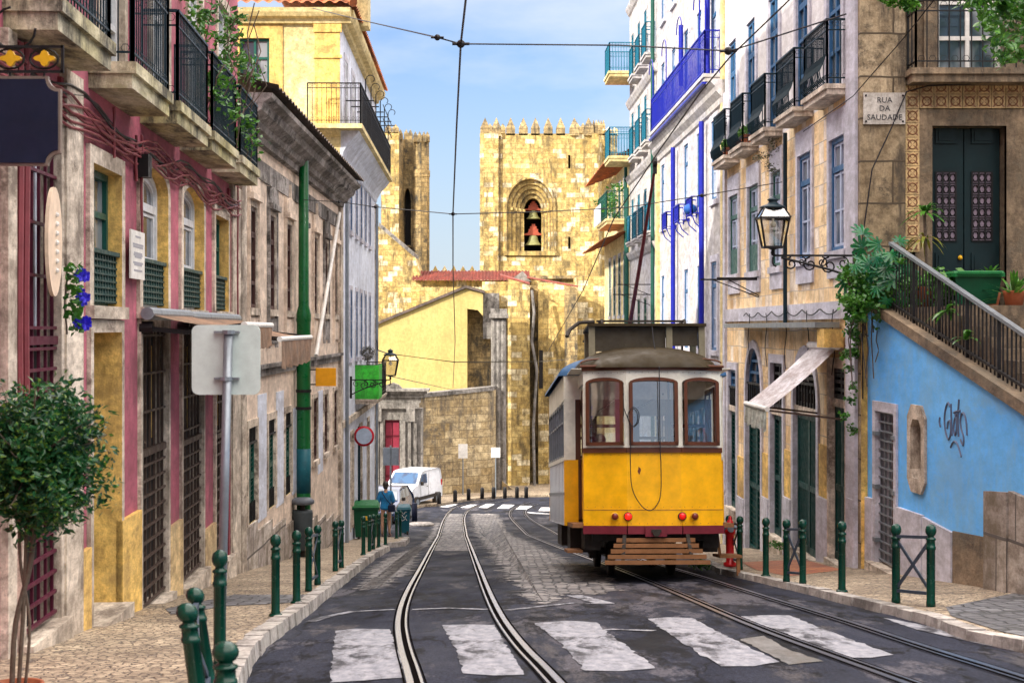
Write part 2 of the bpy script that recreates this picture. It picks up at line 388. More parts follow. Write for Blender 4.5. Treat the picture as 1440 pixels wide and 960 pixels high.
M['grime'] = plaster('grimy_cornice', (.46, .43, .41), (.10, .085, .075), stain=(.018, .016, .014), st=1, patch=.8, bs=.8)
M['cool_white'] = plaster('cool_white', (.70, .75, .86), (.58, .63, .74), stain=(.26, .26, .30), st=.5, patch=.15, fa=.4)
M['cream'] = plaster('cream_plaster', (.70, .58, .30), (.60, .48, .22), stain=(.36, .26, .08), st=.5, patch=.12)
M['lemon'] = plaster('lemon_plaster', (.52, .41, .15), (.42, .33, .11), stain=(.28, .22, .08), st=.5, patch=.12, scale=.3, fa=.4)
M['warm_white'] = plaster('warm_white', (.50, .48, .46), (.42, .42, .47), stain=(.34, .30, .28), st=.6, patch=.2)
M['lilac_trim'] = plaster('lilac_trim', (.60, .59, .66), (.47, .47, .55), stain=(.22, .20, .20), st=.5, patch=.25, fa=.55)
M['sky_blue'] = plaster('sky_blue_plaster', (.16, .52, .98), (.10, .42, .92), stain=(.22, .42, .60), st=.5, patch=0, scale=.6, fa=.28, bs=.15)
M['render_stone'] = blocks('footing_blocks', (.34, .30, .28), (.50, .46, .42), (.10, .085, .075), 1.1, .75, .02, st=.8)
M['quoin'] = blocks('quoin_blocks', (.22, .16, .09), (.50, .41, .28), (.07, .05, .03), 1.4, .62, .015, stain=(.06, .045, .03), st=1, bs=.9)
M['brown_stone'] = plaster('brown_stone', (.26, .19, .12), (.13, .095, .06), stain=(.05, .04, .03), st=.8, patch=.5, bs=.9)
M['tiles'] = blocks('wall_tiles', (.84, .60, .32), (.95, .78, .50), (.40, .33, .27), .34, .34, .008, stain=(.32, .18, .07), st=.75, pale=(.78, .74, .72), pamt=.6, off=0, bs=.25, var=.5)
M['tiles_pale'] = blocks('pale_sunlit_tiles', (.62, .60, .60), (.72, .71, .72), (.55, .53, .54), .34, .34, .006, stain=(.40, .36, .36), st=.5, off=0, bs=.2, var=.4)  # paler copy of the tiles, sunlight on the upper wall partly painted in
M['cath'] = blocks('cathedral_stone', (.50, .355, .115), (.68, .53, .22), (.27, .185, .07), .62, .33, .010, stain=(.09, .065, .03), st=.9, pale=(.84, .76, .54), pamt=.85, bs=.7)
M['cath_dark'] = blocks('weathered_shaded_stone', (.30, .22, .10), (.46, .34, .16), (.12, .09, .05), .62, .33, .012, stain=(.05, .045, .035), st=1, bs=.8)  # darker copy: weathering, plus shade painted into turret, tower recess and arch grooves
M['retain'] = blocks('retaining_stone', (.34, .25, .12), (.56, .46, .28), (.12, .09, .05), .95, .42, .014, stain=(.09, .075, .06), st=.95, bs=.8)
M['greystone'] = plaster('grey_weathered', (.28, .26, .24), (.18, .165, .15), stain=(.05, .045, .04), st=1, patch=.5, bs=.8)
M['terra2'] = None
M['terracotta'] = plaster('roof_tile', (.46, .13, .03), (.28, .07, .02), stain=(.10, .06, .04), st=.6, patch=.3, scale=2.5)
M['red_roof'] = plaster('red_roof_tile', (.26, .06, .04), (.17, .035, .025), stain=(.12, .05, .04), st=.5, patch=.2, scale=2)
M['dark_roof'] = plaster('dark_roof_tile', (.14, .10, .08), (.09, .07, .06), stain=(.03, .03, .03), st=.6, patch=.3, scale=2.5)
M['iron'] = paint('dark_teal_iron', (.004, .020, .030), .42, .2, (.12, .13, .12))
M['black_iron'] = paint('black_iron', (.012, .011, .012), .5, .25, (.09, .04, .02))
M['blue_iron'] = paint('cobalt_paint', (.008, .014, .30), .38, .15, (.08, .08, .3))
M['teal_iron'] = paint('teal_paint', (.01, .14, .22), .45, .25, (.05, .12, .14))
M['lt_iron'] = paint('lattice_iron', (.012, .05, .045), .45, .45, (.22, .22, .20))
M['bollard'] = paint('bottle_green_paint', (.002, .042, .026), .22, .30, (.16, .20, .17), scale=9, coat=.12)
M['pole_green'] = paint('pole_green_paint', (.002, .10, .022), .3, .3, (.05, .20, .22), scale=4, coat=.3)
M['grey_metal'] = paint('grey_metal', (.24, .27, .30), .4, .3, (.1, .09, .08), metal=.5)
M['sign_back'] = paint('sign_back', (.60, .70, .66), .45, .12, (.3, .2, .2), scale=3)
M['white_paint'] = paint('white_paint', (.72, .70, .66), .45, .25, (.35, .30, .25))
M['frame_white'] = paint('frame_white', (.66, .68, .70), .45, .25, (.3, .28, .26))
M['frame_lilac'] = paint('frame_lilac', (.42, .48, .62), .45, .2)
M['frame_blue'] = paint('frame_blue', (.03, .11, .24), .45, .2)
M['frame_green'] = paint('frame_green', (.01, .08, .06), .4, .25)
M['frame_brown'] = paint('frame_brown', (.07, .03, .025), .5, .25)
M['door_green'] = paint('door_green', (.004, .05, .045), .45, .35, (.02, .07, .07))
M['dark_door'] = paint('dark_door', (.003, .016, .019), .4, .2)
M['pane'] = pane_mat('window_glass'); M['pane_dark'] = pane_mat('dark_window_glass', (.015, .016, .02), (.20, .17, .12), .3)
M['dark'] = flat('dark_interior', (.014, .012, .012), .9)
M['purple_iron'] = paint('maroon_grille', (.09, .012, .03), .45, .3)
M['rust_iron'] = paint('rusty_grille', (.075, .05, .04), .55, .6, (.34, .26, .19))
M['navy'] = paint('navy_board', (.008, .012, .035), .6, .2, (.03, .03, .05))
M['gold'] = paint('gold_paint', (.75, .42, .02), .4, .1)
M['cable'] = paint('painted_cable', (.22, .05, .06), .5, .3); M['wire'] = flat('wire', (.015, .015, .02), .5, .4)
M['awning_brown'] = plaster('brown_canvas', (.30, .18, .11), (.22, .13, .08), st=.5, patch=.2)
M['awning_white'] = plaster('white_canvas', (.66, .64, .66), (.52, .50, .54), stain=(.22, .16, .14), st=.7, patch=.2)
M['clear'] = clear_glass('clear_glass', (.9, .95, .95), .24)
M['clear2'] = clear_glass('lantern_glass', (.95, .92, .85), .22)
M['leaf_bay'] = leafmat('bay_leaf', (.006, .04, .022), (.02, .12, .03), (.14, .26, .03))
M['leaf_mid'] = leafmat('green_leaf', (.02, .10, .02), (.07, .22, .02), (.12, .30, .03))
M['leaf_teal'] = leafmat('monstera_leaf', (.006, .09, .035), (.02, .20, .045), (.015, .14, .10))
M['leaf_yellow'] = leafmat('yellowing_leaf', (.09, .16, .02), (.25, .22, .03), (.30, .16, .03))
M['bark'] = plaster('bark', (.14, .10, .07), (.09, .065, .05), bs=.8)
M['terracotta_pot'] = paint('terracotta_pot', (.36, .11, .05), .7, .2)
M['text'] = flat('lettering', (.03, .03, .035), .6)
# ------------------------------------------------------------------ ground, road, pavements
KNOTS = [k*S for k, _ in BT]
def sheet(xf0, xf1, y0, y1, dy, zf, nx=6, knots=True):
    ys = set([y0, y1]); y = y0
    while y < y1: ys.add(y); y += dy
    for k in KNOTS:
        if y0 < k < y1: ys.add(k)
    ys = sorted(ys); m = MB(); vs = []; fs = []
    for y in ys:
        a, b = xf0(y), xf1(y)
        xs = sorted([a+(b-a)*i/nx for i in range(nx+1)])
        for x in xs: vs.append((x, y, zf(x, y)))
    for j in range(len(ys)-1):
        for i in range(nx):
            k = j*(nx+1)+i; fs.append((k, k+1, k+nx+2, k+nx+1))
    return m.add(vs, fs)
big = MB(); xs = [-400, -60, -9, 0, 9, 60, 400]; ys = [-60, -40*S, 0, 60*S, 80*S, 100*S, 130*S, 900*S]
big.add([(x, y, gz(x, y)-.06) for y in ys for x in xs], [(j*7+i, j*7+i+1, j*7+i+8, j*7+i+7) for j in range(7) for i in range(6)])
struct('ground', big, M['earth'])
rd = sheet(lambda y: -9, lambda y: 9, -12, 112, 4, gz, 9)
struct('road', rd, M['asphalt'])
def interp(tab, y):
    if y <= tab[0][0]: return tab[0][1]
    for (a, b), (c, d) in zip(tab, tab[1:]):
        if y <= c: return b+(d-b)*(y-a)/(c-a)
    return tab[-1][1]
def ptab(pts, dz=0): 
    q = [G(px, py, dz) for px, py in pts]; q.sort(key=lambda p: p.y); return [(p.y, p.x) for p in q]
LK = ptab([(340, 960), (352, 925), (372, 897), (410, 870), (460, 832), (500, 800), (530, 778), (549, 768)], .1)
e = LK[-1]; LK += [(e[0]+.6, e[1]-.25), (e[0]+2.2, e[1]-.2), (e[0]+3.2, e[1]+.15), (e[0]+8, e[1]-.05), (e[0]+9.5, e[1]-.9)]
LK = [(-12, -.75), (0, -.78), (4, -.95)] + LK
RK = ptab([(1008, 797), (1040, 803), (1074, 810), (1129, 822), (1183, 835), (1261, 852), (1308, 864), (1345, 880), (1432, 897)], .1)
RK = [(-12, 5.6), (0, 5.2), (8, 4.9)] + RK + [(34, 3.55), (46, 3.55), (56, 3.5), (66, 3.1), (72, 3.0)]
def side(tab, wallx, y1, name, sgn, mt):
    kx = lambda y: interp(tab, y)
    struct(name, sheet(lambda y: kx(y)-sgn*0+(-sgn)*-.14*1, wallx, -12, y1, 1.0, pv, 8), mt)
    m = MB(); ys = [-12+i*.5 for i in range(int((y1+12)/.5)+1)]
    for a, b in zip(ys, ys[1:]):
        if a > 24 and int(a*2) % 3: pass
        j = random.uniform(-.012, .012); b2 = b-.012
        xa, xb = kx(a)+j, kx(b)+j; i1, i2 = xa+sgn*.17, xb+sgn*.17
        h = .012+random.uniform(-.006, .006)
        m.add([(xa, a, gz(xa, a)-.05), (xb, b2, gz(xb, b2)-.05), (i2, b2, gz(xb, b2)-.05), (i1, a, gz(xa, a)-.05),
               (xa+sgn*.015, a+.01, pv(xa, a)+h), (xb+sgn*.015, b2-.01, pv(xb, b2)+h), (i2, b2-.01, pv(xb, b2)+h), (i1, a+.01, pv(xa, a)+h)],
              [(0, 1, 2, 3), (4, 5, 6, 7), (0, 1, 5, 4), (1, 2, 6, 5), (2, 3, 7, 6), (3, 0, 4, 7)])
    struct(name.replace('pavement', 'kerb'), m, M['kerb'])
LEND = LK[-1][0]
side(LK, lambda y: -7.5, LEND, 'left_pavement', -1, M['calcada'])
side(RK, lambda y: 11, 72, 'right_pavement', 1, M['calcada'])
# dark setts strip across left pavement, red paving by the shop door, asphalt infill at the right corner
def decal(pts, mat, name, z=.008, zf=gz, kind=True):
    m = MB(); q = [G(px, py, zf(0, 0)-gz(0, 0)) for px, py in pts]
    q = [V((max(p.x, interp(RK, p.y)+.22), p.y, 0)) if p.x > 2 else p for p in q]; m.poly([(p.x, p.y, zf(p.x, p.y)+z) for p in q]); o = m.build(name, mat)
    return tag(o, kind='structure')
decal([(232, 856), (330, 836), (440, 836), (436, 846), (320, 852), (240, 864)], M['dark_setts'], 'dark_sett_strip', .006, pv)
decal([(1043, 787), (1130, 783), (1180, 796), (1178, 798), (1108, 806), (1062, 797)], M['red_paving'], 'red_paving', .006, pv)
decal([(1330, 848), (1440, 826), (1600, 860), (1600, 930), (1440, 893), (1375, 882), (1322, 860)], M['dark_setts'], 'corner_setts', .006, pv)
def jag(q, step=.12, amp=.035):
    out = []
    for a, b in zip(q, q[1:]+q[:1]):
        d = b-a; n = max(1, int(V((d.x, d.y)).length/step)); nr = V((-d.y, d.x, 0)).normalized()
        for k in range(n): out.append(a+d*k/n+nr*random.gauss(0, amp)*(0 if k == 0 else 1))
    return out
def onroad(pts, mat, name, z=.006, amp=.009):
    m = MB()
    for poly in pts:
        q = [G(px, py) for px, py in poly]; q = jag(q, .12, amp) if amp else q; m.poly([(p.x, p.y, gz(p.x, p.y)+z) for p in q])
    return struct(name, m, mat)
onroad([[(606, 774), (628, 722), (650, 722), (666, 774)], [(582, 776), (600, 768), (620, 735), (612, 735)], ], M['setts'], 'sett_paving', .004, .06)
onroad([[(735, 838), (708, 800), (668, 742), (662, 722), (700, 722), (712, 745), (745, 762), (800, 788), (862, 815), (858, 836), (800, 835), (770, 850)], [(520, 800), (560, 778), (590, 768), (578, 800), (545, 822), (505, 830)]], M['setts'], 'sett_patch', .004, .10)
stripes = [[(472, 887), (500, 884), (548, 885), (560, 915), (569, 953), (515, 957), (464, 960), (468, 920)],
 [(622, 879), (660, 878), (696, 879), (716, 912), (737, 949), (695, 950), (651, 947), (640, 910)],
 [(752, 876), (795, 873), (838, 875), (845, 882), (880, 908), (921, 940), (870, 944), (822, 943), (790, 905)],
 [(911, 870), (940, 868), (973, 869), (1030, 898), (1096, 931), (1060, 937), (1014, 937), (960, 905)],
 [(1039, 867), (1075, 865), (1109, 865), (1180, 893), (1257, 921), (1225, 925), (1191, 925), (1110, 893)]]
for i, st in enumerate(stripes): onroad([st], M['white_line'], 'crosswalk_stripe')
M['worn_grey'] = plaster('worn_grey_line', (.16, .155, .15), (.10, .10, .10), patch=.6)
onroad([[(1041, 899), (1074, 894), (1110, 914), (1158, 930), (1109, 935), (1070, 915)]], M['worn_grey'], 'crosswalk_stripe')
onroad([[(1242, 869), (1262, 872), (1310, 882), (1380, 893), (1440, 903), (1440, 912), (1424, 915), (1350, 899), (1290, 886)]], M['white_line'], 'edge_marking')
def line(pts, wd, mat, name, z=.007):
    q = [G(px, py) for px, py in pts]; m = MB(); vs = []
    for i, p in enumerate(q):
        d = (q[min(i+1, len(q)-1)]-q[max(i-1, 0)]); n = V((-d.y, d.x, 0)).normalized()*wd/2
        for s in (-1, 1): a = p+n*s; vs.append((a.x, a.y, gz(a.x, a.y)+z))
    m.add(vs, [(2*i, 2*i+2, 2*i+3, 2*i+1) for i in range(len(q)-1)]); return struct(name, m, mat)
M['line2'] = M['white_line']
line([(437, 874), (460, 867), (495, 860), (555, 857)], .12, M['white_line'], 'stop_line')
line([(580, 857), (630, 855), (686, 857)], .12, M['white_line'], 'stop_line')
line([(713, 858), (760, 853), (805, 848), (853, 849)], .13, M['white_line'], 'stop_line')
line([(853, 849), (830, 843), (808, 837)], .2, M['white_line'], 'stop_line')
line([(834, 888), (860, 885), (920, 887)], .10, M['white_line'], 'stop_line')
line([(775, 792), (800, 793), (826, 793)], .06, M['rail'], 'drain_slot')
far = [[(660, 445), (740, 428), (790, 428), (720, 449)], [(800, 450), (870, 430), (915, 432), (860, 453)], [(925, 450), (980, 425), (1035, 427), (985, 454)],
       [(1050, 456), (1090, 430), (1170, 432), (1130, 458)], [(1175, 461), (1210, 438), (1290, 440), (1250, 463)], [(1330, 473), (1350, 450), (1440, 450), (1430, 475)]]
M['fresh_line'] = plaster('crossing_white', (.72, .72, .74), (.60, .60, .63), patch=.3)
for q in far: onroad([[(480+x/4.8, 620+y/4.8) for x, y in q]], M['fresh_line'], 'crosswalk_stripe', .02)
onroad([[(480+1250/4.8, 620+480/4.8), (480+1440/4.8, 620+492/4.8), (480+1440/4.8, 620+498/4.8), (480+1270/4.8, 620+489/4.8)]], M['fresh_line'], 'edge_marking', .02)
# far pavement in front of the retaining wall
fp = MB(); q = [G(612, 712), G(660, 704), G(720, 699), (0), G(800, 698)]; q = [x for x in q if x]
pts = [(a.x, a.y) for a in q]
pts = [(-14, 62), (-6.2, 68), (-4.2, 76)] + pts + [(12, 84), (12, 112), (-14, 112)]
fp.add([(x, y, gz(x, y)+.12) for x, y in pts]+[(x, y, gz(x, y)-.1) for x, y in pts], [tuple(range(len(pts)))]+[(i, (i+1) % len(pts), len(pts)+(i+1) % len(pts), len(pts)+i) for i in range(len(pts))])
struct('far_pavement', fp, M['calcada'])
# ------------------------------------------------------------------ tram rails
def smooth(pts, it=2):
    for _ in range(it):
        o = [pts[0]]
        for a, b in zip(pts, pts[1:]): o += [a*.75+b*.25, a*.25+b*.75]
        pts = o+[pts[-1]]
    return pts
def rail(name, pix, extra_near=None):
    q = [G(x, y) for x, y in pix]
    q.sort(key=lambda p: p.y); q = [V((p.x, p.y, 0)) for p in q]
    d = (q[0]-q[2]).normalized(); q = [q[0]+d*9] + q
    q = smooth(q, 3)
    ob = []
    def strip(m, off, wd, z):
        vs = []
        for i, p in enumerate(q):
            d = (q[min(i+1, len(q)-1)]-q[max(i-1, 0)]).normalized(); n = V((d.y, -d.x, 0))
            for s in (-.5, .5):
                a = p+n*(off+s*wd); vs.append((a.x, a.y, gz(a.x, a.y)+z))
        m.add(vs, [(2*i, 2*i+2, 2*i+3, 2*i+1) for i in range(len(q)-1)])
    return q, strip
for nm, pix, sg in (('left', [(577, 957), (562, 910), (558, 871), (569, 836), (589, 801), (608, 766), (622, 731), (632, 716), (655, 708), (690, 704)], 1),
                ('right', [(787, 957), (733, 906), (698, 856), (674, 797), (657, 754), (652, 727), (659, 716), (680, 709), (715, 704)], -1),
                ('left2', [(1265, 958), (1168, 923), (1055, 881), (958, 838), (884, 807), (838, 789), (779, 768), (733, 745), (714, 725), (719, 714), (745, 706)], 1),
                ('right2', [(1440, 952), (1308, 912), (1191, 873), (1074, 838), (977, 807), (900, 786), (830, 764), (780, 748), (757, 737), (740, 725), (738, 716), (759, 708)], -1)):
    q, strip = rail(nm, pix)
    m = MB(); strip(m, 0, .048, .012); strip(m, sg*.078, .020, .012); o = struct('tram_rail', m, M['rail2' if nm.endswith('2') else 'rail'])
    m = MB(); strip(m, sg*.05, .042, .009); strip(m, -sg*.039, .014, .009); strip(m, sg*.105, .012, .009); struct('rail_groove', m, M['rail_dark'])

# ------------------------------------------------------------------ facade helpers
class Wall:
    """street facade: X = a + b*z between z0 and z1 (survey units); side=+1: faces +X"""
    def __init__(s, a, b, z0, z1, side):
        s.A = V((S*(a+b*z0), S*z0, 0)); B = V((S*(a+b*z1), S*z1, 0)); s.z0 = z0; s.len = (B-s.A).length; s.U = (B-s.A).normalized()
        n = V((s.U.y, -s.U.x, 0)); s.N = n if n.x*side > 0 else -n; s.k = s.len/(z1-z0)
    @classmethod
    def plan(c, A, B, facing):
        s = c.__new__(c); s.A = V((A[0], A[1], 0)); B = V((B[0], B[1], 0)); s.len = (B-s.A).length; s.U = (B-s.A).normalized(); n = V((s.U.y, -s.U.x, 0)); s.N = n if n.dot(V((facing[0], facing[1], 0))) > 0 else -n; s.k = 1; s.z0 = 0; return s
    def u(s, z): return (z-s.z0)*s.k
    def p(s, u, v, w=0): q = s.A+s.U*u+s.N*w; return V((q.x, q.y, v))
    def px(s, px, py):
        k = (px-CX)/F
        # A + U*u = d*(k,1)
        d = (s.A.x*s.U.y-s.A.y*s.U.x)/(k*s.U.y-s.U.x); u = (V((k*d, d, 0))-s.A).dot(s.U)
        return u, -(py-CY)/F*d
    def box(s, m, u0, u1, v0, v1, w0, w1): return m.obox(s.p(u0, v0, w0), s.U*(u1-u0), s.N*(w1-w0), V((0, 0, v1-v0)))
def outline(u0, u1, v0, v1, rise, n=10, e=0):
    """bottom-left, up, over, down; rise = arch height inside v1; e = offset outwards"""
    if rise <= 0: return [(u0-e, v0), (u0-e, v1+e), (u1+e, v1+e), (u1+e, v0)]
    vs = v1-rise; c = (u0+u1)/2; rx = (u1-u0)/2+e; ry = rise+e
    return [(u0-e, v0)] + [(c-rx*math.cos(math.pi*i/n), vs+ry*math.sin(math.pi*i/n)) for i in range(n+1)] + [(u1+e, v0)]
def wallmesh(m, W, u0, u1, v0, v1, ops, w=0):
    """ops: (ua,ub,va,vb,rise)"""
    us = sorted(set([u0, u1]+[o[i] for o in ops for i in (0, 1) if u0 < o[i] < u1])); vs = sorted(set([v0, v1]+[o[i] for o in ops for i in (2, 3) if v0 < o[i] < v1]))
    for a, b in zip(us, us[1:]):
        run = None
        for c, d in zip(vs, vs[1:]):
            mu, mv = (a+b)/2, (c+d)/2
            hole = any(o[0] < mu < o[1] and o[2] < mv < o[3] for o in ops)
            if not hole:
                if run is None: run = [c, d]
                else: run[1] = d
            elif run: m.poly([W.p(a, run[0], w), W.p(b, run[0], w), W.p(b, run[1], w), W.p(a, run[1], w)]); run = None
        if run: m.poly([W.p(a, run[0], w), W.p(b, run[0], w), W.p(b, run[1], w), W.p(a, run[1], w)])
    for o in ops:
        if o[4] > 0:
            pts = outline(*o[:5])[1:-1]; top = o[3]
            for (a, b), (c, d) in zip(pts, pts[1:]):
                if top-max(b, d) < 1e-5 and top-min(b, d) < 1e-5: continue
                m.poly([W.p(a, b, w), W.p(c, d, w), W.p(c, top, w), W.p(a, top, w)])
    return m
def surround(m, W, o, wd=.15, depth=.25, proud=.03, sill=True, rv=None):
    a = outline(*o[:5]); b = outline(*o[:5], e=wd); rv = m if rv is None else rv
    for i in range(len(a)-1):
        m.poly([W.p(*a[i], proud), W.p(*a[i+1], proud), W.p(*b[i+1], proud), W.p(*b[i], proud)])
        rv.poly([W.p(*a[i], proud), W.p(*a[i+1], proud), W.p(*a[i+1], -depth), W.p(*a[i], -depth)])
        m.poly([W.p(*b[i], proud), W.p(*b[i+1], proud), W.p(*b[i+1], -.03), W.p(*b[i], -.03)])
    if sill: W.box(m, o[0]-wd, o[1]+wd, o[2]-.12, o[2], -depth, proud+.04)
    return m
def gridbars(m, W, o, depth, us, vs, t=.03, th=.03, fr=.06):
    """outer frame plus bars; us/vs fractions"""
    u0, u1, v0, v1, rise = o[:5]
    a = outline(u0, u1, v0, v1, rise); b = outline(u0, u1, v0, v1, rise, e=-fr)
    for i in range(len(a)-1):
        m.poly([W.p(*a[i], -depth+th), W.p(*a[i+1], -depth+th), W.p(*b[i+1], -depth+th), W.p(*b[i], -depth+th)])
        m.poly([W.p(*b[i], -depth+th), W.p(*b[i+1], -depth+th), W.p(*b[i+1], -depth), W.p(*b[i], -depth)])
    W.box(m, u0, u1, v0, v0+fr, -depth, -depth+th)
    for f in us: c = u0+(u1-u0)*f; W.box(m, c-t/2, c+t/2, v0, v1-(0 if rise == 0 else rise*.4), -depth, -depth+th-.002)
    for f in vs: c = v0+(v1-v0)*f; W.box(m, u0, u1, c-t/2, c+t/2, -depth, -depth+th-.004)
def window(root, W, o, fmat, style='casement', depth=.22, sur=None, swd=.14, pane='pane', proud=.03, sill=True, name='window', fr=.07, reveal=None, bars=None):
    """window > pane, surround"""
    m = MB()
    if style == 'casement': gridbars(m, W, o, depth, (.5,), (.3, .55, .76), .05, .05, fr)
    elif style == 'tall': gridbars(m, W, o, depth, (.5,), (.25, .5, .72, .74), .06, .05, fr)
    elif style == 'simple': gridbars(m, W, o, depth, (.5,), (.68,), .06, .05, fr)
    elif style == 'plain': gridbars(m, W, o, depth, (), (), .06, .05, fr)
    elif style == 'fine' and not bars: gridbars(m, W, o, depth, (.5, .25, .75), (.16, .30, .44, .58, .72, .74), .03, .05, fr)
    elif style == 'fine':
        gridbars(m, W, o, depth, (), (.73,), .09, .06, fr)
    win = m.build(name, M[fmat], root)
    if bars:
        b2 = MB(); o2 = (o[0]+fr, o[1]-fr, o[2]+fr, o[3]-fr, o[4]*.8); gridbars(b2, W, o2, depth, (.5,), (.35, .70, .76), .035, .035, .045); W.box(b2, (o[0]+o[1])/2-.05, (o[0]+o[1])/2+.05, o[2], o[3]-o[4]*.4, -depth, -depth+.037); b2.build('glazing_bars', M[bars], win)
    g = MB(); pts = outline(*o[:5]); g.poly([W.p(a, b, -depth+.006) for a, b in pts]); g.build('pane', M[pane], win)
    if sur:
        rv = MB() if reveal else None; surround(MB_(), W, o, swd, depth, proud, sill, rv).build('surround', M[sur], win)
        if reveal: rv.build('reveal', M[reveal], win)
    return win
def MB_(): return MB()
def grille(root, W, o, mat, name='grille', nu=4, nv=14, depth=.1, t=.022, parent=None):
    m = MB(); u0, u1, v0, v1 = o[:4]
    for i in range(nu+1): c = u0+.02+(u1-u0-.04)*i/nu; W.box(m, c-t/2, c+t/2, v0, v1, -depth-t, -depth)
    for j in range(nv+1): c = v0+(v1-v0)*j/nv; W.box(m, u0, u1, c-t*.35, c+t*.35, -depth-.001, -depth+t*.7)
    return m.build(name, M[mat], root)
def shutter_door(root, W, o, mat, sur=None, swd=.14, leaves=2, depth=.18, slats=16, name='door', bottom_dark=False, vert=False):
    m = MB(); u0, u1, v0, v1 = o[:4]; n = leaves; wdt = (u1-u0)/n
    a = outline(*o[:5]); m.poly([W.p(x, y, -depth-.03) for x, y in a])
    for k in range(n):
        a0 = u0+k*wdt+.008; a1 = a0+wdt-.016
        top = v1-o[4]
        for (x0, x1, y0, y1) in ((a0, a0+.07, v0, top), (a1-.07, a1, v0, top), (a0, a1, v0, v0+.12), (a0, a1, top-.1, top), (a0, a1, v0+(top-v0)*.45, v0+(top-v0)*.45+.1)):
            W.box(m, x0, x1, y0, y1, -depth-.028, -depth+.02)
        if vert:
            q = a0+.1
            while q < a1-.1: W.box(m, q, q+.035, v0+.12, top-.1, -depth-.03, -depth+.008); q += .075
        else:
            q = v0+.16
            while q < top-.12: m.add([W.p(a0+.07, q, -depth-.02), W.p(a1-.07, q, -depth-.02), W.p(a1-.07, q+.05, -depth+.012), W.p(a0+.07, q+.05, -depth+.012), W.p(a0+.07, q-.012, -depth+.0), W.p(a1-.07, q-.012, -depth+.0)], [(0, 1, 2, 3)]); q += (top-v0)/slats if slats else .07
    d = m.build(name, M[mat], root)
    if sur: surround(MB(), W, o, swd, depth+.06, .03, False).build('surround', M[sur], d)
    return d
def railing(m, pts, h, sp=.11, t=.016, belly=0, mids=(.08, .86), scroll=False, post=.03):
    """pts: list of Vector base corners (slab top), vertical bars between; belly = outward bulge vectors by segment"""
    for i in range(len(pts)-1):
        a, b = V(pts[i]), V(pts[i+1]); d = b-a; L = d.length; n = max(2, int(L/sp)); nrm = V((d.y, -d.x, 0)).normalized()
        if belly: nrm = nrm*(1 if nrm.dot(belly[0]) > 0 else -1); amt = belly[1] if i == belly[2] else 0
        else: amt = 0
        up = V((0, 0, 1))
        m.bar(a+up*h, b+up*h, .045, .03)
        for f in mids: m.bar(a+up*h*f, b+up*h*f, .02, .018)
        for k in range(n+1):
            q = a+d*k/n; tt = post if k in (0, n) else t
            if amt and k not in (0, n):
                m.tube([q+up*h*.98, q+up*h*.48, q+up*h*.36+nrm*amt*.35, q+up*h*.22+nrm*amt, q+up*h*.1+nrm*amt*.8, q+up*h*.02], t*.55, 4)
            else: m.bar(q, q+up*h, tt)
        if scroll:
            for k in range(n):
                q = a+d*(k+.5)/n; dd = d.normalized()
                for f, r in ((.93, .32), (.14, .3)):
                    c = q+up*h*f; rr = L/n*r
                    pp = [c+dd*rr*math.cos(x)+up*rr*math.sin(x) for x in [j*math.pi/3 for j in range(7)]]
                    m.tube(pp, t*.3, 3)
def balcony(root, W, z0, z1, vb, th, out, h, slabmat, ironmat, belly=0, sp=.1, scroll=True, real=False, t=.016, mids=(.10, .84), name='balcony', ends=True):
    u0, u1 = (z0, z1) if real else (W.u(z0), W.u(z1))
    m = MB(); W.box(m, u0, u1, vb, vb+th*.55, 0, out-.04); W.box(m, u0-.03, u1+.03, vb+th*.55+.001, vb+th, 0, out)
    b = m.build(name, M[slabmat], root)
    i = .05; c = [W.p(u0+i, vb+th, 0), W.p(u0+i, vb+th, out-i), W.p(u1-i, vb+th, out-i), W.p(u1-i, vb+th, 0)]
    r = MB(); railing(r, c, h, sp, t, (W.N, belly, 1) if belly else 0, mids, scroll); r.build('railing', M[ironmat], b)
    return b
def cornice(m, W, u0, u1, prof):
    """prof: list of (w, v) outline, extruded along the wall"""
    n = len(prof); vs = [W.p(u, v, w) for u in (u0, u1) for w, v in prof]
    m.add(vs, [(i, (i+1), n+i+1, n+i) for i in range(n-1)]+[tuple(range(n)), tuple(range(n, 2*n))])
def tileroof(m, o, eu, ev, nu, amp=.06, seg=8):
    """wavy tiled slope: o corner, eu along eave, ev up slope"""
    o, eu, ev = V(o), V(eu), V(ev); nn = eu.cross(ev).normalized()
    if nn.z < 0: nn = -nn
    k = nu*seg; rows = max(2, int(ev.length/.38)); vs = []; fs = []
    for j in range(rows):
        for e in (0, 1):
            t = (j+e)/rows
            for i in range(k+1):
                ph = i/seg*2*math.pi; vs.append(o+eu*i/k+ev*t+nn*(amp*(.5+.5*math.cos(ph))+(.045 if e == 0 else 0)))
    for r in range(2*rows-1):
        for i in range(k): a = r*(k+1)+i; fs.append((a, a+1, a+k+2, a+k+1))
    return m.add(vs, fs)
def pipe(m, W, u, v0, v1, w=.09, r=.05): m.cyl(W.p(u, v0, w), W.p(u, v1, w), r, n=10)
# ================================================================== LEFT SIDE
s_ = lambda v: v*S
def op(W, z0, z1, v0, v1, rise=0): return (W.u(z0), W.u(z1), v0*S, v1*S, rise*S)
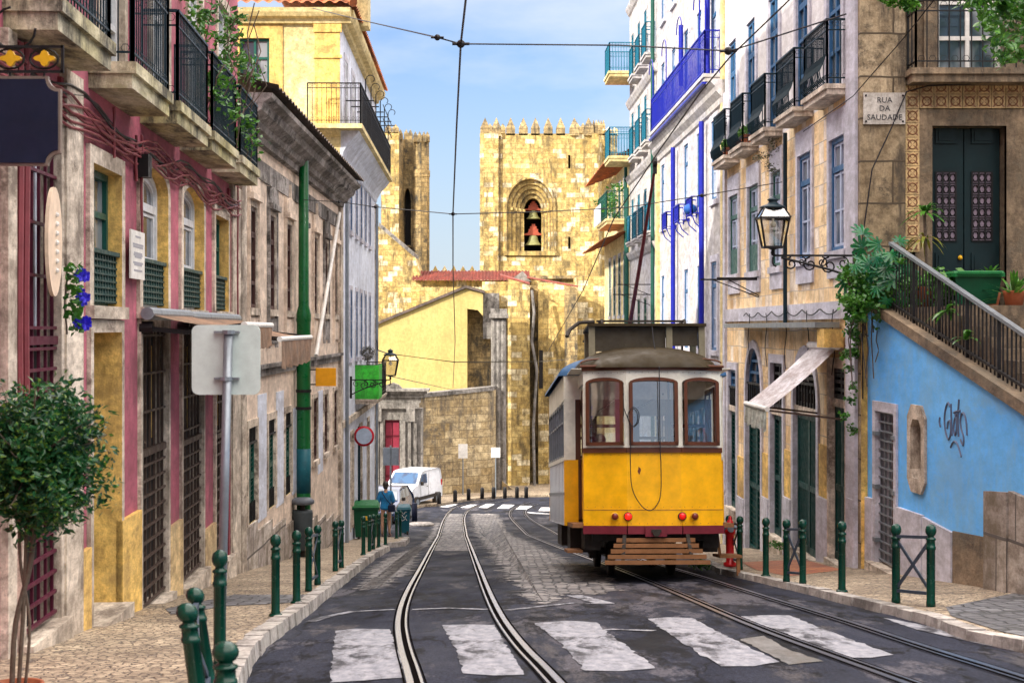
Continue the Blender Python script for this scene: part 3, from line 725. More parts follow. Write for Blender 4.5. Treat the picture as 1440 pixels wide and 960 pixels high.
# ---- pink townhouse
W1 = Wall(-3.8, -.0459, -8, 29.35, 1)  # near end runs on unseen behind the camera, lengthened to shade the road
L1 = thing('townhouse', 'pink plastered townhouse with ochre stone reveals, arched windows and a row of iron balconies', 'townhouse', (W1.p(W1.len/2, 0, -3).x, W1.p(W1.len/2, 0, 0).y, gz(-4, 12)))
zx = lambda px: 8360/(619-px)
def vv(px, py, W): return W.px(px, py)
def opx(W, x0, x1, yt, yb, xr=None, rise_px=0):
    """opening from pixel columns; yt,yb measured at column xr (default the far edge)"""
    xr = x1 if xr is None else xr
    u0 = W.px(x0, 0)[0]; u1 = W.px(x1, 0)[0]; vt = W.px(xr, yt)[1]; vb = W.px(xr, yb)[1]; rise = 0
    if rise_px: rise = abs(W.px(xr, yt)[1]-W.px(xr, yt+rise_px)[1])
    return (min(u0, u1), max(u0, u1), vb, vt, rise)
wins = [opx(W1, 126, 166, 240, 431, 150), opx(W1, 196, 232, 237, 433, 213, 30), opx(W1, 254, 283, 264, 435.5, 268, 22), opx(W1, 300, 318, 306, 438, 309)]
door = opx(W1, 126, 166, 467, 846)
gA = opx(W1, 196, 233, 462, 832); gB = opx(W1, 254, 283, 466, 797); gC = opx(W1, 301, 321, 470, 778)
gN = opx(W1, 30, 80, 170, 868, 80)
near = [(u, u+1.1, -.3, 1.9, .3) for u in (1.5, 5.0, 8.5)] + [(u, u+1.2, gz(-4, S*-8+u)+.2, -.75, 0) for u in (1.5, 5.0, 8.5)]
BAL = [(-6, -3.5), (-2.2, .3), (1.6, 4.1), (6.0, 8.5), (9.8, 12.2), (13.6, 15.8), (16.9, 19.2), (19.8, 22.4), (22.8, 25.5), (26.0, 28.5)]
fr = [(W1.u((a+b)/2)-.55, W1.u((a+b)/2)+.55, 2.86*S, 5.6*S, 0) for a, b in BAL]
fr2 = [(a, b, 7.6*S, 10.2*S, 0) for a, b, *_ in fr]
allop = wins+[door, gA, gB, gC, gN]+near+fr+fr2
m = wallmesh(MB(), W1, 0, W1.len, -6, 13.5*S, allop)
T = W1.N*-8
m.poly([W1.p(0, -1, 0), W1.p(0, 13.5*S, 0), W1.p(0, 13.5*S, -8), W1.p(0, -1, -8)])
m.poly([W1.p(W1.len, -6, 0), W1.p(W1.len, 13.5*S, 0), W1.p(W1.len, 13.5*S, -8), W1.p(W1.len, -6, -8)])
m.build('wall', M['pink'], L1)
m = MB(); m.obox(W1.p(-.2, 13.5*S, .45), W1.U*(W1.len+.4), W1.N*-9, V((0, 0, .3))); m.build('roof', M['terracotta'], L1)
# stepped stone plinth
def plinth(root, W, segs, mat, w=.05):
    m = MB()
    for u0, u1, v0, v1 in segs:
        if u1-u0 > .02: W.box(m, u0, u1, v0, v1, -.02, w)
    return m.build('plinth', M[mat], root)
gaps = [(W1.px(84, 0)[0], door[0]-.13, 2), (door[1], gA[0]-.1, 0), (gA[1]+.1, gB[0]-.1, 0), (gB[1]+.1, gC[0]-.1, 0), (gC[1]+.1, W1.len, 0)]
segs = []
for (a, b, _), py in zip(gaps, (780, 724, 735, 740, 742)):
    mid = (a+b)/2; y = W1.p(mid, 0).y; vt = -(py-CY)/F*y; segs.append((a, b, vt-2.4, vt))
for k in range(5): u = k*2.6; y = W1.p(u, 0).y; segs.append((u, min(u+2.6, gN[0]-.15), gz(-4, y)-.3, gz(-4, y)+1.1))
plinth(L1, W1, segs[:2], 'yellow_stone'); plinth(L1, W1, segs[2:], 'ochre_pale')
# pilasters in pale stone and thin crimson strips
m = MB()
for a, b in ((84, 108), (0, 13), (322, 334)):
    W1.box(m, W1.px(a, 0)[0], W1.px(b, 0)[0], -5, 2.6*S, -.02, .06)
m.build('pilaster', M['pale_stone'], L1)
m = MB()
for a, b in ((80.5, 84), (108, 112.5), (319, 322)): W1.box(m, W1.px(a, 0)[0], W1.px(b, 0)[0], -4, 2.5*S, -.02, .035)
m.build('trim_strip', M['crimson'], L1)
for i, o in enumerate(wins):
    w_ = window(L1, W1, o, 'frame_white' if i in (1, 2) else 'frame_green', 'fine' if i in (1, 2) else 'simple', .15, 'pale_stone', .16, 'pane', .04, True, reveal='yellow_stone', bars='frame_white' if i in (1, 2) else None)
    g = MB(); gt = (350, 364, 377.5, 388)[i]; gx = (126, 196, 254, 300)[i]; vt = W1.px(gx, gt)[1]
    u0, u1, vb = o[0], o[1], o[2]
    n = 11
    for k in range(n): c = u0+.03+(u1-u0-.06)*k/(n-1); W1.box(g, c-.012, c+.012, vb+.03, vt, -.04, -.015)
    for k in range(8): c = vb+.05+(vt-vb-.06)*k/7; W1.box(g, u0, u1, c-.009, c+.009, -.045, -.008)
    for k in range(n-1):
        for j in range(7):
            cu = u0+.03+(u1-u0-.06)*(k+.5)/(n-1); cv = vb+.05+(vt-vb-.06)*(j+.5)/7
            g.tube([W1.p(cu+.025*math.cos(x), cv+.04*math.sin(x), -.025) for x in [q*math.pi/2.5 for q in range(6)]], .006, 3)
    W1.box(g, u0-.02, u1+.02, vt-.02, vt+.02, -.07, .02)
    g.build('window_guard', M['lt_iron'], w_)
# doorway with deep ochre reveals, step
d = MB(); W1.box(d, door[0], door[1], door[2], door[3], -.62, -.55); dd = d.build('door', M['frame_green'], L1)
rv = MB(); surround(MB(), W1, door, .12, .56, .04, False, rv).build('door_surround', M['pale_stone'], dd); rv.build('reveal', M['yellow_stone'], dd)
d = MB(); W1.box(d, door[0]-.02, door[1]+.02, door[2]-.9, door[2], -.55, .16); d.build('doorstep', M['pale_stone'], L1)
for i, o in enumerate((gA, gB, gC, gN)):
    bk = MB(); W1.box(bk, o[0], o[1], o[2], o[3], -.2, -.15)
    b_ = bk.build('shop_door', M['dark'], L1)
    surround(MB(), W1, o, .11, .45, .04, False).build('door_surround', M['pale_stone'], b_)
    mt = 'rust_iron' if i < 3 else 'purple_iron'
    n = 6 if i < 3 else 5
    g = MB(); hgt = o[3]-o[2]; mid = o[2]+hgt*.56
    for k in range(n+1): c = o[0]+.02+(o[1]-o[0]-.04)*k/n; W1.box(g, c-.012, c+.012, o[2]+.05, o[3], -.05, -.025)
    q = o[2]+.06
    while q < o[3]: st = .17 if q < mid else .42; W1.box(g, o[0], o[1], q-.013, q+.013, -.026, .0); q += st
    W1.box(g, o[0], o[1], mid-.04, mid+.03, -.06, .01)
    g.build('grille', M[mt], b_)
    # door leaves with pale glazing strips
    g = MB()
    for k in range(3): c = o[0]+(o[1]-o[0])*(k+.5)/3; W1.box(g, c-.05, c+.05, mid+.1, o[3]-.2, -.14, -.12)
    g.build('glazing_bar', M['yellow_stone'] if i < 3 else M['cool_white'], b_)
    g = MB(); W1.box(g, o[0]-.1, o[1]+.1, o[2]-.6, o[2], -.45, .12); g.build('threshold', M['pale_stone'], b_)
for o in near: 
    if o[4]: window(L1, W1, o, 'frame_white', 'fine', .25, 'pale_stone')
    else: shutter_door(L1, W1, o, 'frame_green', 'pale_stone')
for o in fr: window(L1, W1, o, 'frame_white', 'tall', .1, 'pale_stone', .14, 'pane', .03, False)
for o in fr2: window(L1, W1, o, 'frame_white', 'tall', .2, 'pale_stone', .14, 'pane', .03, False)
for a, b in BAL: balcony(L1, W1, a, b, 2.6*S, .24, .44, .98, 'slab', 'iron', 0, .10, True, t=.012)
# cables along the wall
for k in range(11):
    pts = []; ph = random.uniform(0, 6)
    for j in range(46):
        u = 6+j*(W1.len-6.2)/45; y = 2.22*S+.08*math.sin(u*.9+ph)+.05*math.sin(u*2.3+ph*2)+(k-5)*.018
        pts.append(W1.p(u, y, .05+.015*(k % 3)))
    mm = MB().tube(pts, .013, 5); mm.build('cable', M['cable'] if k < 9 else M['wire'], L1)
for px, y0, y1 in ((190, 190, 330), (182, 190, 255), (150, 150, 222), (328, 235, 470), (15, 60, 740), (24, 60, 720)):
    u = W1.px(px, 0)[0]; mm = MB(); a = W1.px(px, y0)[1]; b = W1.px(px, y1)[1]
    mm.tube([W1.p(u+.02*math.sin(j), a+(b-a)*j/8, .07) for j in range(9)], .028 if px < 30 else .015, 6); mm.build('conduit', M['cable'], L1)
mm = MB(); u = W1.px(187, 0)[0]; W1.box(mm, u, u+.2, W1.px(190, 250)[1], W1.px(190, 218)[1], .03, .16); mm.build('junction_box', M['black_iron'], L1)
# notice board
ub0, ub1 = W1.px(172, 0)[0], W1.px(191.5, 0)[0]; vt, vb = W1.px(172, 322)[1], W1.px(172, 391)[1]
nb = thing('notice_board', 'white information panel with lines of small text fixed to the pink wall', 'notice board', W1.p(ub0, vb, .08))
mm = MB(); W1.box(mm, ub0, ub1, vb, vt, .07, .09); mm.build('panel', M['white_paint'], nb)
mm = MB()
for k, f in enumerate((.12, .28, .33, .46, .50, .54, .66, .70, .82)):
    v = vt-(vt-vb)*f; l = (.4, .75, .7, .6, .65, .5, .7, .55, .6)[k]; c = (ub0+ub1)/2; W1.box(mm, c-l*(ub1-ub0)/2, c+l*(ub1-ub0)/2, v-.012, v+.008, .089, .092)
mm.build('text_lines', flat('faded_text', (.3, .3, .33)), nb)
# oval plate and blue flowers
ou, ov = W1.px(55, 340); pts = [W1.p(ou+.23*math.cos(a*math.pi/14), ov+.44*math.sin(a*math.pi/14), .10) for a in range(28)]
os_ = thing('oval_sign', 'pale wooden oval shop plate hanging against the maroon grille', 'sign', W1.p(ou, ov-.44, .1))
mm = MB().prism(pts, W1.N*.03); mm.build('plate', paint('pale_wood', (.80, .62, .46), .5, .1), os_)
mm = MB()
for k in range(7): mm.sph(W1.p(ou+.02, ov+.22-.075*k, .135), .022, 6, 4)
mm.build('raised_letters', M['white_paint'], os_)
fl = thing('morning_glory', 'trailing green vine with deep blue flowers hanging on the wall beside the oval plate', 'flowering plant', W1.p(W1.px(72, 0)[0], W1.px(72, 470)[1], .15))
a = W1.px(72, 370); b = W1.px(70, 470); mm = MB(); mm.tube([W1.p(a[0]+.04*math.sin(k), a[1]+(b[1]-a[1])*k/8, .12) for k in range(9)], .008, 4); mm.build('stem', M['bark'], fl)
mm = MB(); ff = MB()
for k in range(120): t = random.random(); mm.leaf(W1.p(a[0]+random.uniform(-.09, .09), a[1]+(b[1]-a[1])*t, .13+random.uniform(0, .12)), .07, asp=.8)
mm.build('leaves', M['leaf_mid'], fl)
PET = flat('blue_petal', (.03, .02, .62), .5)
for k in range(26):
    t = random.choice((.15, .2, .45, .5, .8, .85))+random.uniform(-.05, .05); c = W1.p(a[0]+random.uniform(-.05, .11), a[1]+(b[1]-a[1])*t, .22+random.uniform(0, .08))
    ff = MB()
    for j in range(5): an = j*1.257; ff.add([c, c+V((math.cos(an)*.03, -.01, math.sin(an)*.03)), c+V((math.cos(an+.6)*.042, -.02, math.sin(an+.6)*.042)), c+V((math.cos(an+1.2)*.03, -.01, math.sin(an+1.2)*.03))], [(0, 1, 2, 3)])
    ff.build('flower', PET, fl)
# hanging navy sign board on an iron bracket
dS = 9.35; sg = thing('hanging_sign', 'navy blank shop board with notched corners under an iron bracket with gold flowers', 'shop sign', P(-20, 235, dS))
def sp(px, py, w=0): return P(px, py, dS+w)
def notched(x0, x1, y0, y1, r, w):
    c = []
    for cx, cy, a0 in ((x1, y0, 180), (x1, y1, 270), (x0, y1, 0), (x0, y0, 90)):
        for k in range(6):
            a = R(a0-90*k/5) if False else R(a0+ -90*k/5)
            c.append((cx+r*math.cos(a), cy-r*math.sin(a)))
    return c
def notch(x0, x1, y0, y1, r):
    out = []
    def arc(cx, cy, a0, a1):
        for k in range(7): a = R(a0+(a1-a0)*k/6); out.append((cx+r*math.cos(a), cy+r*math.sin(a)))
    arc(x1, y0, 180, 90); arc(x1, y1, 270, 180); arc(x0, y1, 0, -90); arc(x0, y0, 90, 0)
    return out
o_ = notch(-130, 85, 107, 233, 18); i_ = notch(-126, 81, 111, 229, 18)
mm = MB().prism([sp(x, y, 0) for x, y in o_], V((0, .04, 0))); mm.build('board_rim', paint('sign_rim', (.22, .17, .14), .5, .2), sg)
mm = MB().prism([sp(x, y, -.012) for x, y in i_], V((0, .05, 0))); mm.build('board', M['navy'], sg)
mm = MB()
for y in (66, 101): mm.bar(sp(-200, y), sp(89, y), .016)
mm.bar(sp(88, 64), sp(88, 103), .016)
for cx in (-110, -62, -15, 14-0, 62):
    if cx in (-15,): continue
    mm.tube([sp(cx+20*math.cos(a*.4), 83+14*math.sin(a*.4)) for a in range(17)], .007, 5)
    mm.bar(sp(cx, 101), sp(cx, 107), .012)
for c, r in ((-30, 26), (20, 30)): mm.tube([sp(c+r*math.cos(a*.35), 40+r*math.sin(a*.35)) for a in range(14)], .008, 5)
mm.build('bracket', M['black_iron'], sg)
for cx in (-110, -62, 14, 62):
    g = MB(); n = 24; ring = []
    for k in range(n): a = 2*math.pi*k/n; r = 1+.28*math.cos(4*a); ring.append(sp(cx+12*r*math.cos(a), 82+9*r*math.sin(a), -.02))
    g.prism(ring, V((0, .03, 0))); g.build('gold_flower', M['gold'], sg)
# awnings over the shops
def awning(name, label, W, u0, u1, vt, drop, out, mat, valance=.28, w0=.12):
    t = thing(name, label, 'awning', W.p((u0+u1)/2, vt, w0))
    m = MB(); n = 8
    top = []; 
    for i in range(n+1):
        f = i/n; top.append((f*out, vt-drop*f-.05*math.sin(math.pi*f)))
    vs = [W.p(u, v, w0+w) for u in (u0, u1) for w, v in top]; k = n+1
    m.add(vs, [(i, i+1, k+i+1, k+i) for i in range(n)])
    m2 = MB(); cols = 16; w_ = w0+out
    vs = []
    for i in range(cols+1):
        u = u0+(u1-u0)*i/cols; vs += [W.p(u, vt-drop, w_+.02), W.p(u, vt-drop-valance*(1+.08*math.sin(i*2.1)), w_+.02+.03*math.sin(i*1.9))]
    m2.add(vs, [(2*i, 2*i+2, 2*i+3, 2*i+1) for i in range(cols)])
    m.build('canopy', M[mat], t); m2.build('valance', M[mat], t)
    m = MB(); m.cyl(W.p(u0-.04, vt-drop, w_), W.p(u1+.04, vt-drop, w_), .035); m.build('front_bar', M['white_paint'], t)
    m = MB(); m.cyl(W.p(u0-.05, vt, w0), W.p(u1+.05, vt, w0), .07); m.build('roller', M['grey_metal'], t)
    for u in (u0+.1, u1-.1):
        a = W.p(u, vt-.15, .02); b = W.p(u, vt-.2, out*.5); c = W.p(u, vt-drop, w_); m = MB(); m.bar(a, b, .05); m.bar(b, c, .05); m.cyl(a, a+W.N*.14, .07); m.build('folding_arm', M['black_iron'], t)
    return t
u0 = W1.px(192, 0)[0]
awning('shop_awning', 'brown canvas awning over the grilled shop doors of the pink house, nearer of the two', W1, u0, W1.px(250, 0)[0], W1.px(196, 441)[1], .12, 1.02, 'awning_brown', .26)
awning('shop_awning', 'brown awning with ragged valance over the last grilled doors of the pink house, farther one', W1, W1.px(252, 0)[0], W1.px(322, 0)[0], W1.px(252, 445)[1], .28, 1.12, 'awning_brown', .36)

# ---- taupe building
W2 = Wall(-4.882, -.0091, 29.4, 48.35, 1)
L2 = thing('low_house', 'low taupe plastered house with a heavy grimy cornice and tall narrow brown windows', 'house', (W2.p(W2.len/2, 0, -3).x, W2.p(W2.len/2, 0, 0).y, gz(-5, 33)))
zs = [31.05, 33.7, 36.35, 39.0, 41.7, 44.3, 46.9]
up = [op(W2, z-.52, z+.52, .41, 2.42) for z in zs]; lo = [op(W2, z-.55, z+.55, -3.85, -1.95) for z in zs[:3]]+[op(W2, z-.5, z+.5, -3.5, -1.85) for z in zs[3:]]
m = wallmesh(MB(), W2, 0, W2.len, -8, 3.9*S, up+lo)
m.poly([W2.p(0, -6, 0), W2.p(0, 4.6*S, 0), W2.p(0, 4.6*S, -7), W2.p(0, -6, -7)])
m.build('wall', M['taupe'], L2)
for i, o in enumerate(up):
    w_ = window(L2, W2, o, 'frame_brown', 'tall', .055, 'pale_stone', .09, 'pane_dark', .03, True)
    g = MB(); W2.box(g, o[0]-.12, o[1]+.12, o[3]+.1, o[3]+.2, -.01, .12)
    c = (o[0]+o[1])/2; g.prism([W2.p(o[0]-.1, o[3]+.2, .02), W2.p(o[1]+.1, o[3]+.2, .02), W2.p(o[1]-.05, o[3]+.45, .02), W2.p(c+.06, o[3]+.52, .02), W2.p(c, o[3]+.78, .02), W2.p(c-.06, o[3]+.52, .02), W2.p(o[0]+.05, o[3]+.45, .02)], W2.N*.06)
    W2.box(g, o[0]-.05, o[1]+.05, o[2]-.62, o[2]-.16, -.01, .035)
    for u in (o[0]-.1, o[1]+.04): W2.box(g, u, u+.06, o[2]-.7, o[3]+.5, -.01, .06)
    g.build('window_hood', M['grime'] if i % 2 else M['taupe'], w_)
for i, o in enumerate(lo):
    if i < 3:
        d_ = shutter_door(L2, W2, o, 'frame_green', 'pale_stone', .13, 2, .05, 20, 'shutter')
        g = MB(); W2.box(g, o[0], o[1], o[3]-.28, o[3]-.25, -.03, .02)
        for k in range(6): u = o[0]+(o[1]-o[0])*(k+.5)/6; W2.box(g, u-.012, u+.012, o[2], o[2]+.35, -.02, .0); W2.box(g, u-.012, u+.012, o[3]-.28, o[3], -.02, .0)
        g.build('grille', M['black_iron'], d_)
    else: window(L2, W2, o, 'frame_brown', 'tall', .055, 'pale_stone', .1, 'pane_dark')
m = MB(); cornice(m, W2, -.05, W2.len, [(0, 3.72*S), (.10, 3.74*S), (.12, 3.86*S), (.2, 3.9*S), (.24, 4.0*S), (.38, 4.12*S), (.42, 4.26*S), (.54, 4.34*S), (.56, 4.42*S), (0, 4.44*S)]); m.build('cornice', M['grime'], L2)
m = MB(); W2.box(m, 0, W2.len, 3.05*S, 3.45*S, -.01, .03); m.build('frieze', M['grime'], L2)
m = MB(); W2.box(m, 0, W2.len, -.98*S, -.82*S, -.01, .05); W2.box(m, 0, W2.len, -.82*S+.001, -.74*S, -.01, .10); m.build('string_course', M['grime'], L2)
m = MB()
for a, b in ((0, .45), (W2.len-.4, W2.len)): W2.box(m, a, b, -8, 3.72*S, -.01, .07)
m.build('pilaster', M['pale_stone'], L2)
pl = MB(); n = 9
for k in range(n):
    u = W2.len*k/n; u2 = W2.len*(k+1)/n; y = W2.p(u, 0).y; W2.box(pl, u, u2, gz(-5, y)-.6, gz(-5, y)+.75, -.01, .04)
pl.build('plinth', M['render_stone'], L2)
m = MB()
for z, h_ in ((32.38, -1.35), (35.02, -1.4), (37.7, -1.9), (43.0, -1.7)): W2.box(m, W2.u(z)-.50, W2.u(z)+.50, -3.95*S, h_*S, -.01, .012)
m.build('whitewash_patch', M['cool_white'], L2)
m = MB(); ev = V((-.86, 0, .30))*3.6; tileroof(m, W2.p(0, 4.47*S, .62), W2.U*W2.len, ev, 42, .055, 4); m.build('roof', M['dark_roof'], L2)
a = W2.px(472, 300); b = W2.px(437, 500); m = MB(); m.tube([W2.p(a[0], a[1], .1), W2.p(b[0], b[1], .12)], .045, 8); m.build('rainwater_pipe', M['white_paint'], L2)

# ---- yellow and white tall house
W3 = Wall(-4.18, -.0236, 48.4, 65.6, 1); HU = W3.len
L3 = thing('corner_house', 'tall cream and white house with terracotta roof and an iron balcony wrapping its top floor', 'house', (W3.p(HU/2, 0, -3).x, W3.p(HU/2, 0, 0).y, gz(-6, 48)))
G3 = Wall.plan((W3.A.x-9, W3.A.y), (W3.A.x, W3.A.y), (0, -1))   # gable facing the camera, u runs to the right
zz = [52.5, 55, 57.2, 59.5, 61.9]
r1 = [op(W3, z-.42, z+.42, 3.25, 5.25) for z in zz]; r2 = [op(W3, z-.42, z+.42, -1.0, 1.3) for z in zz]; r3 = [op(W3, z-.5, z+.5, 6.4, 8.6) for z in (50.5, 53.5, 56.5, 59.5, 62.5)]
r4 = [op(W3, z-.5, z+.5, -6.8, -3.6) for z in (53, 57, 61)]
m = wallmesh(MB(), W3, 0, HU, -9, 6.0*S, r1+r2+r4); m.build('wall', M['cool_white'], L3)
m = wallmesh(MB(), W3, 0, HU, 6.0*S, 9.5*S, r3); m.build('attic_wall', M['cool_white'], L3)
gw = (G3.px(337, 0)[0], G3.px(379, 0)[0], G3.px(379, 92)[1]-.9, G3.px(379, 54)[1], 0)
m = wallmesh(MB(), G3, 0, 9, -8, 9.5*S, [gw]); m.build('gable_wall', M['cream'], L3)
m = MB(); m.poly([W3.p(HU, -9, 0), W3.p(HU, 9.5*S, 0), W3.p(HU, 9.5*S, -9), W3.p(HU, -9, -9)]); m.poly([(W3.A.x-9, W3.A.y, -8), (W3.A.x-9, W3.A.y, 9.5*S), (W3.A.x-9, W3.A.y+HU, 9.5*S), (W3.A.x-9, W3.A.y+HU, -8)]); m.build('rear_wall', M['cool_white'], L3)
window(L3, G3, gw, 'frame_green', 'simple', .12, 'yellow_stone', .35, 'pane', .03, False)
m = MB(); u0 = G3.px(443, 0)[0]; G3.box(m, u0, 9.0, 6.2*S, 9.4*S, -.01, .06); G3.box(m, u0-.03, 9.05, 8.35*S, 8.45*S, -.01, .10); G3.box(m, u0-.03, 9.05, 9.15*S, 9.4*S, -.01, .1)
m.build('pilaster', M['yellow_stone'], L3)
m = MB(); cornice(m, G3, 0, 9.3, [(0, 9.4*S), (.12, 9.42*S), (.14, 9.55*S), (.28, 9.6*S), (.34, 9.72*S), (.36, 9.85*S), (0, 9.9*S)]); cornice(m, W3, -.0, HU, [(0, 9.4*S), (.12, 9.42*S), (.14, 9.55*S), (.28, 9.6*S), (.34, 9.72*S), (.36, 9.85*S), (0, 9.9*S)]); m.build('cornice', M['cream'], L3)
m = MB(); z = 9.9*S
tileroof(m, (W3.A.x-9.4, W3.A.y-.45, z), V((9.75, 0, 0)), V((-1.2, 5, 2.6)), 34, .07, 8)
m.build('gable_roof', M['terracotta'], L3)
m = MB(); e0 = V((W3.A.x+.4, W3.A.y-.45, z)); tileroof(m, e0, W3.U*(HU+.6), V((-3.2, 1.6, 2.2)), 50, .07, 4); m.cyl(e0+V((0, 0, .06)), e0+V((-3, 4.3, 2.35)), .12, n=8); m.build('roof', M['terracotta'], L3)
m = MB(); p = P(487, -40, 43.5); m.box(p.x-.6, p.x+.6, p.y, p.y+.8, z, z+1.9); m.build('chimney', M['cream'], L3)
for o in r1+r2: window(L3, W3, o, 'frame_blue', 'casement', .04, 'lilac_trim', .12, 'pane')
for o in r3: window(L3, W3, o, 'frame_white', 'tall', .04, 'lilac_trim', .16, 'pane')
for o in r4: shutter_door(L3, W3, o, 'frame_brown', 'pale_stone')
# wrap-around balcony
ob = .62; m = MB(); vb = 6.12*S
m.obox(W3.p(-.55, vb, -.85), W3.U*(HU+.4), W3.N*(.85+ob), V((0, 0, .12)));  b_ = m.build('balcony', M['cream'], L3)
m = MB(); cornice(m, W3, 0, HU, [(0, 5.25*S), (.05, 5.3*S), (.08, 5.45*S), (.2, 5.7*S), (.4, 5.95*S), (.5, vb), (0, vb)]); m.build('balcony_cove', M['cool_white'], L3)
m = MB(); cornice(m, G3, 7.9, 9.02, [(0, 5.6*S), (.08, 5.7*S), (.12, 5.9*S), (.3, 6.0*S), (.5, vb), (0, vb)]); m.build('gable_cove', M['cream'], L3)
r = MB(); railing(r, [W3.p(-.5, vb+.12, -.8), W3.p(-.5, vb+.12, ob-.05), W3.p(HU*.95, vb+.12, ob-.05)], 1.05, .12, .014, 0, (.08, .88), True); r.build('railing', M['black_iron'], b_)
m = MB()
for k in range(6):                      # clothes-line arms and scrolled finials on the top balcony
    u = 1.5+k*2.2; q = W3.p(u, vb+.1, ob-.05); m.bar(q, q+V((0, 0, 1.5+.12*k)), .03); c = q+V((0, 0, 1.5+.12*k)); m.tube([c+V((.02+.11*(1-math.cos(a*.5)), 0, .10*math.sin(a*.5))) for a in range(9)], .012, 4)
    q2 = W3.p(u, 7.3*S+.15*k, .0); m.bar(q2, q2+W3.N*.8, .03)
for v in (7.6*S, 8.1*S): m.bar(W3.p(7, v, ob+.1), W3.p(12, v, ob+.1), .02)
m.build('finials', M['black_iron'], b_)
b2 = balcony(L3, W3, 54.5, 60.2, -2.62*S, .14, .68, 1.0, 'pale_stone', 'black_iron')
m = MB(); q = [W3.p(W3.u(54.5)-.02, 0, .0), W3.p(W3.u(54.5)-.02, 0, .50)]
m.obox(W3.p(W3.u(54.5)-.02, -2.45*S, -.1), W3.N*.78, W3.U*.02, V((0, 0, 1.0))); m.obox(W3.p(W3.u(54.5), -2.45*S, .68), W3.U*1.6, W3.N*.02, V((0, 0, 1.0)))
m.build('green_screen', plaster('green_mesh', (.05, .55, .04), (.03, .36, .03), st=.3, patch=.2), b2)
m = MB(); W3.box(m, 0, .35, -9, 5.2*S, -.01, .06); W3.box(m, HU-.4, HU, -9, 5.2*S, -.01, .06); m.build('pilaster', M['pale_stone'], L3)
m = MB(); pipe(m, W3, .8, -7, 5.1*S, .12, .05); pipe(m, W3, HU-1, -7, 5.1*S, .12, .05); m.build('rainwater_pipe', M['grey_metal'], L3)
m = MB(); W3.box(m, 0, HU, -3.1*S, -2.9*S, -.01, .08); m.build('string_course', M['pale_stone'], L3)

# ================================================================== RIGHT SIDE
WR = lambda a, b: Wall(6.62, -.0236, a, b, -1)
W4 = WR(27.05, 41.4); H4 = W4.len
R2 = thing('tiled_house', 'cream tiled house with green shop doors, blue framed windows and five black bellied balconies', 'townhouse', (W4.p(H4/2, 0, -4).x, W4.p(H4/2, 0, 0).y, gz(6, 29)))
gd = [(39.5, 40.75, -4.6, -1.05, 0), (36.1, 38.1, -5.35, -.45, 1.0), (33.55, 34.9, -4.55, -.75, 0), (30.2, 32.4, -4.5, -.52, 1.0), (27.85, 29.05, -4.25, -.72, 0)]
gd = [op(W4, *g) for g in gd]
f1 = [op(W4, *g) for g in ((39.2, 40.6, 1.38, 3.4), (36.4, 37.8, 1.35, 3.4), (33.7, 34.8, 1.36, 3.45), (30.7, 31.95, 1.4, 3.5), (27.9, 29.1, 1.42, 3.48))]
BZ = [(27.75, 29.75), (30.6, 32.5), (33.7, 35.45), (36.5, 38.3), (39.1, 41.0)]
f2 = [(W4.u((a+b)/2)-.48, W4.u((a+b)/2)+.48, 4.36*S, 7.35*S, 0) for a, b in BZ]; f3 = [(a, b, 9.3*S, 11.6*S, 0) for a, b, *_ in f2]
m = wallmesh(MB(), W4, 0, H4, -8, 4.2*S, gd+f1); m.build('wall', M['tiles'], R2)
m = wallmesh(MB(), W4, 0, H4, 4.2*S, 12*S, f2+f3); m.build('upper_wall', M['tiles_pale'], R2)
E4 = Wall.plan((W4.A.x, W4.A.y), (W4.A.x+9, W4.A.y), (0, -1))
def epx(x, y): return E4.px(x, y)
du0, du1 = epx(1309, 0)[0], epx(1413, 0)[0]; dop = (du0, du1, .30, epx(0, 178)[1], 0); wu0, wu1 = epx(1317, 0)[0], epx(1410, 0)[0]; wop = (wu0, wu1, 4.42*S, 6.9*S, 0)
m = wallmesh(MB(), E4, 0, 9, -8, 12*S, [dop, wop]); m.build('end_wall', M['brown_stone'], R2)
m = MB(); m.obox(W4.p(-.3, 12*S, .4), W4.U*(H4+.3), W4.N*-9, V((0, 0, .3))); m.build('roof', M['terracotta'], R2)
m = MB(); W4.box(m, -.0, W4.u(27.75)-.02, -6, 12*S, -.01, .05); W4.box(m, H4-.28, H4, -6, 6.2*S, -.01, .06); m.build('corner_strip', M['lilac_trim'], R2)
m = MB(); E4.box(m, .0, epx(1270, 0)[0], -6, 12*S, -.02, .14); m.build('quoin', M['quoin'], R2)
m = MB(); a = epx(1285, 0)[0]; b = 9; zt = epx(0, 155)[1]; tt = epx(0, 178)[1]
E4.box(m, a, du0, .2, zt, -.02, .08); E4.box(m, du1, du1+.35, .2, zt, -.02, .08); E4.box(m, du0, du1, tt, zt, -.02, .075); E4.box(m, du1+.35, 9, .2, zt, -.02, .06); m.build('door_surround', M['brown_stone'], R2)
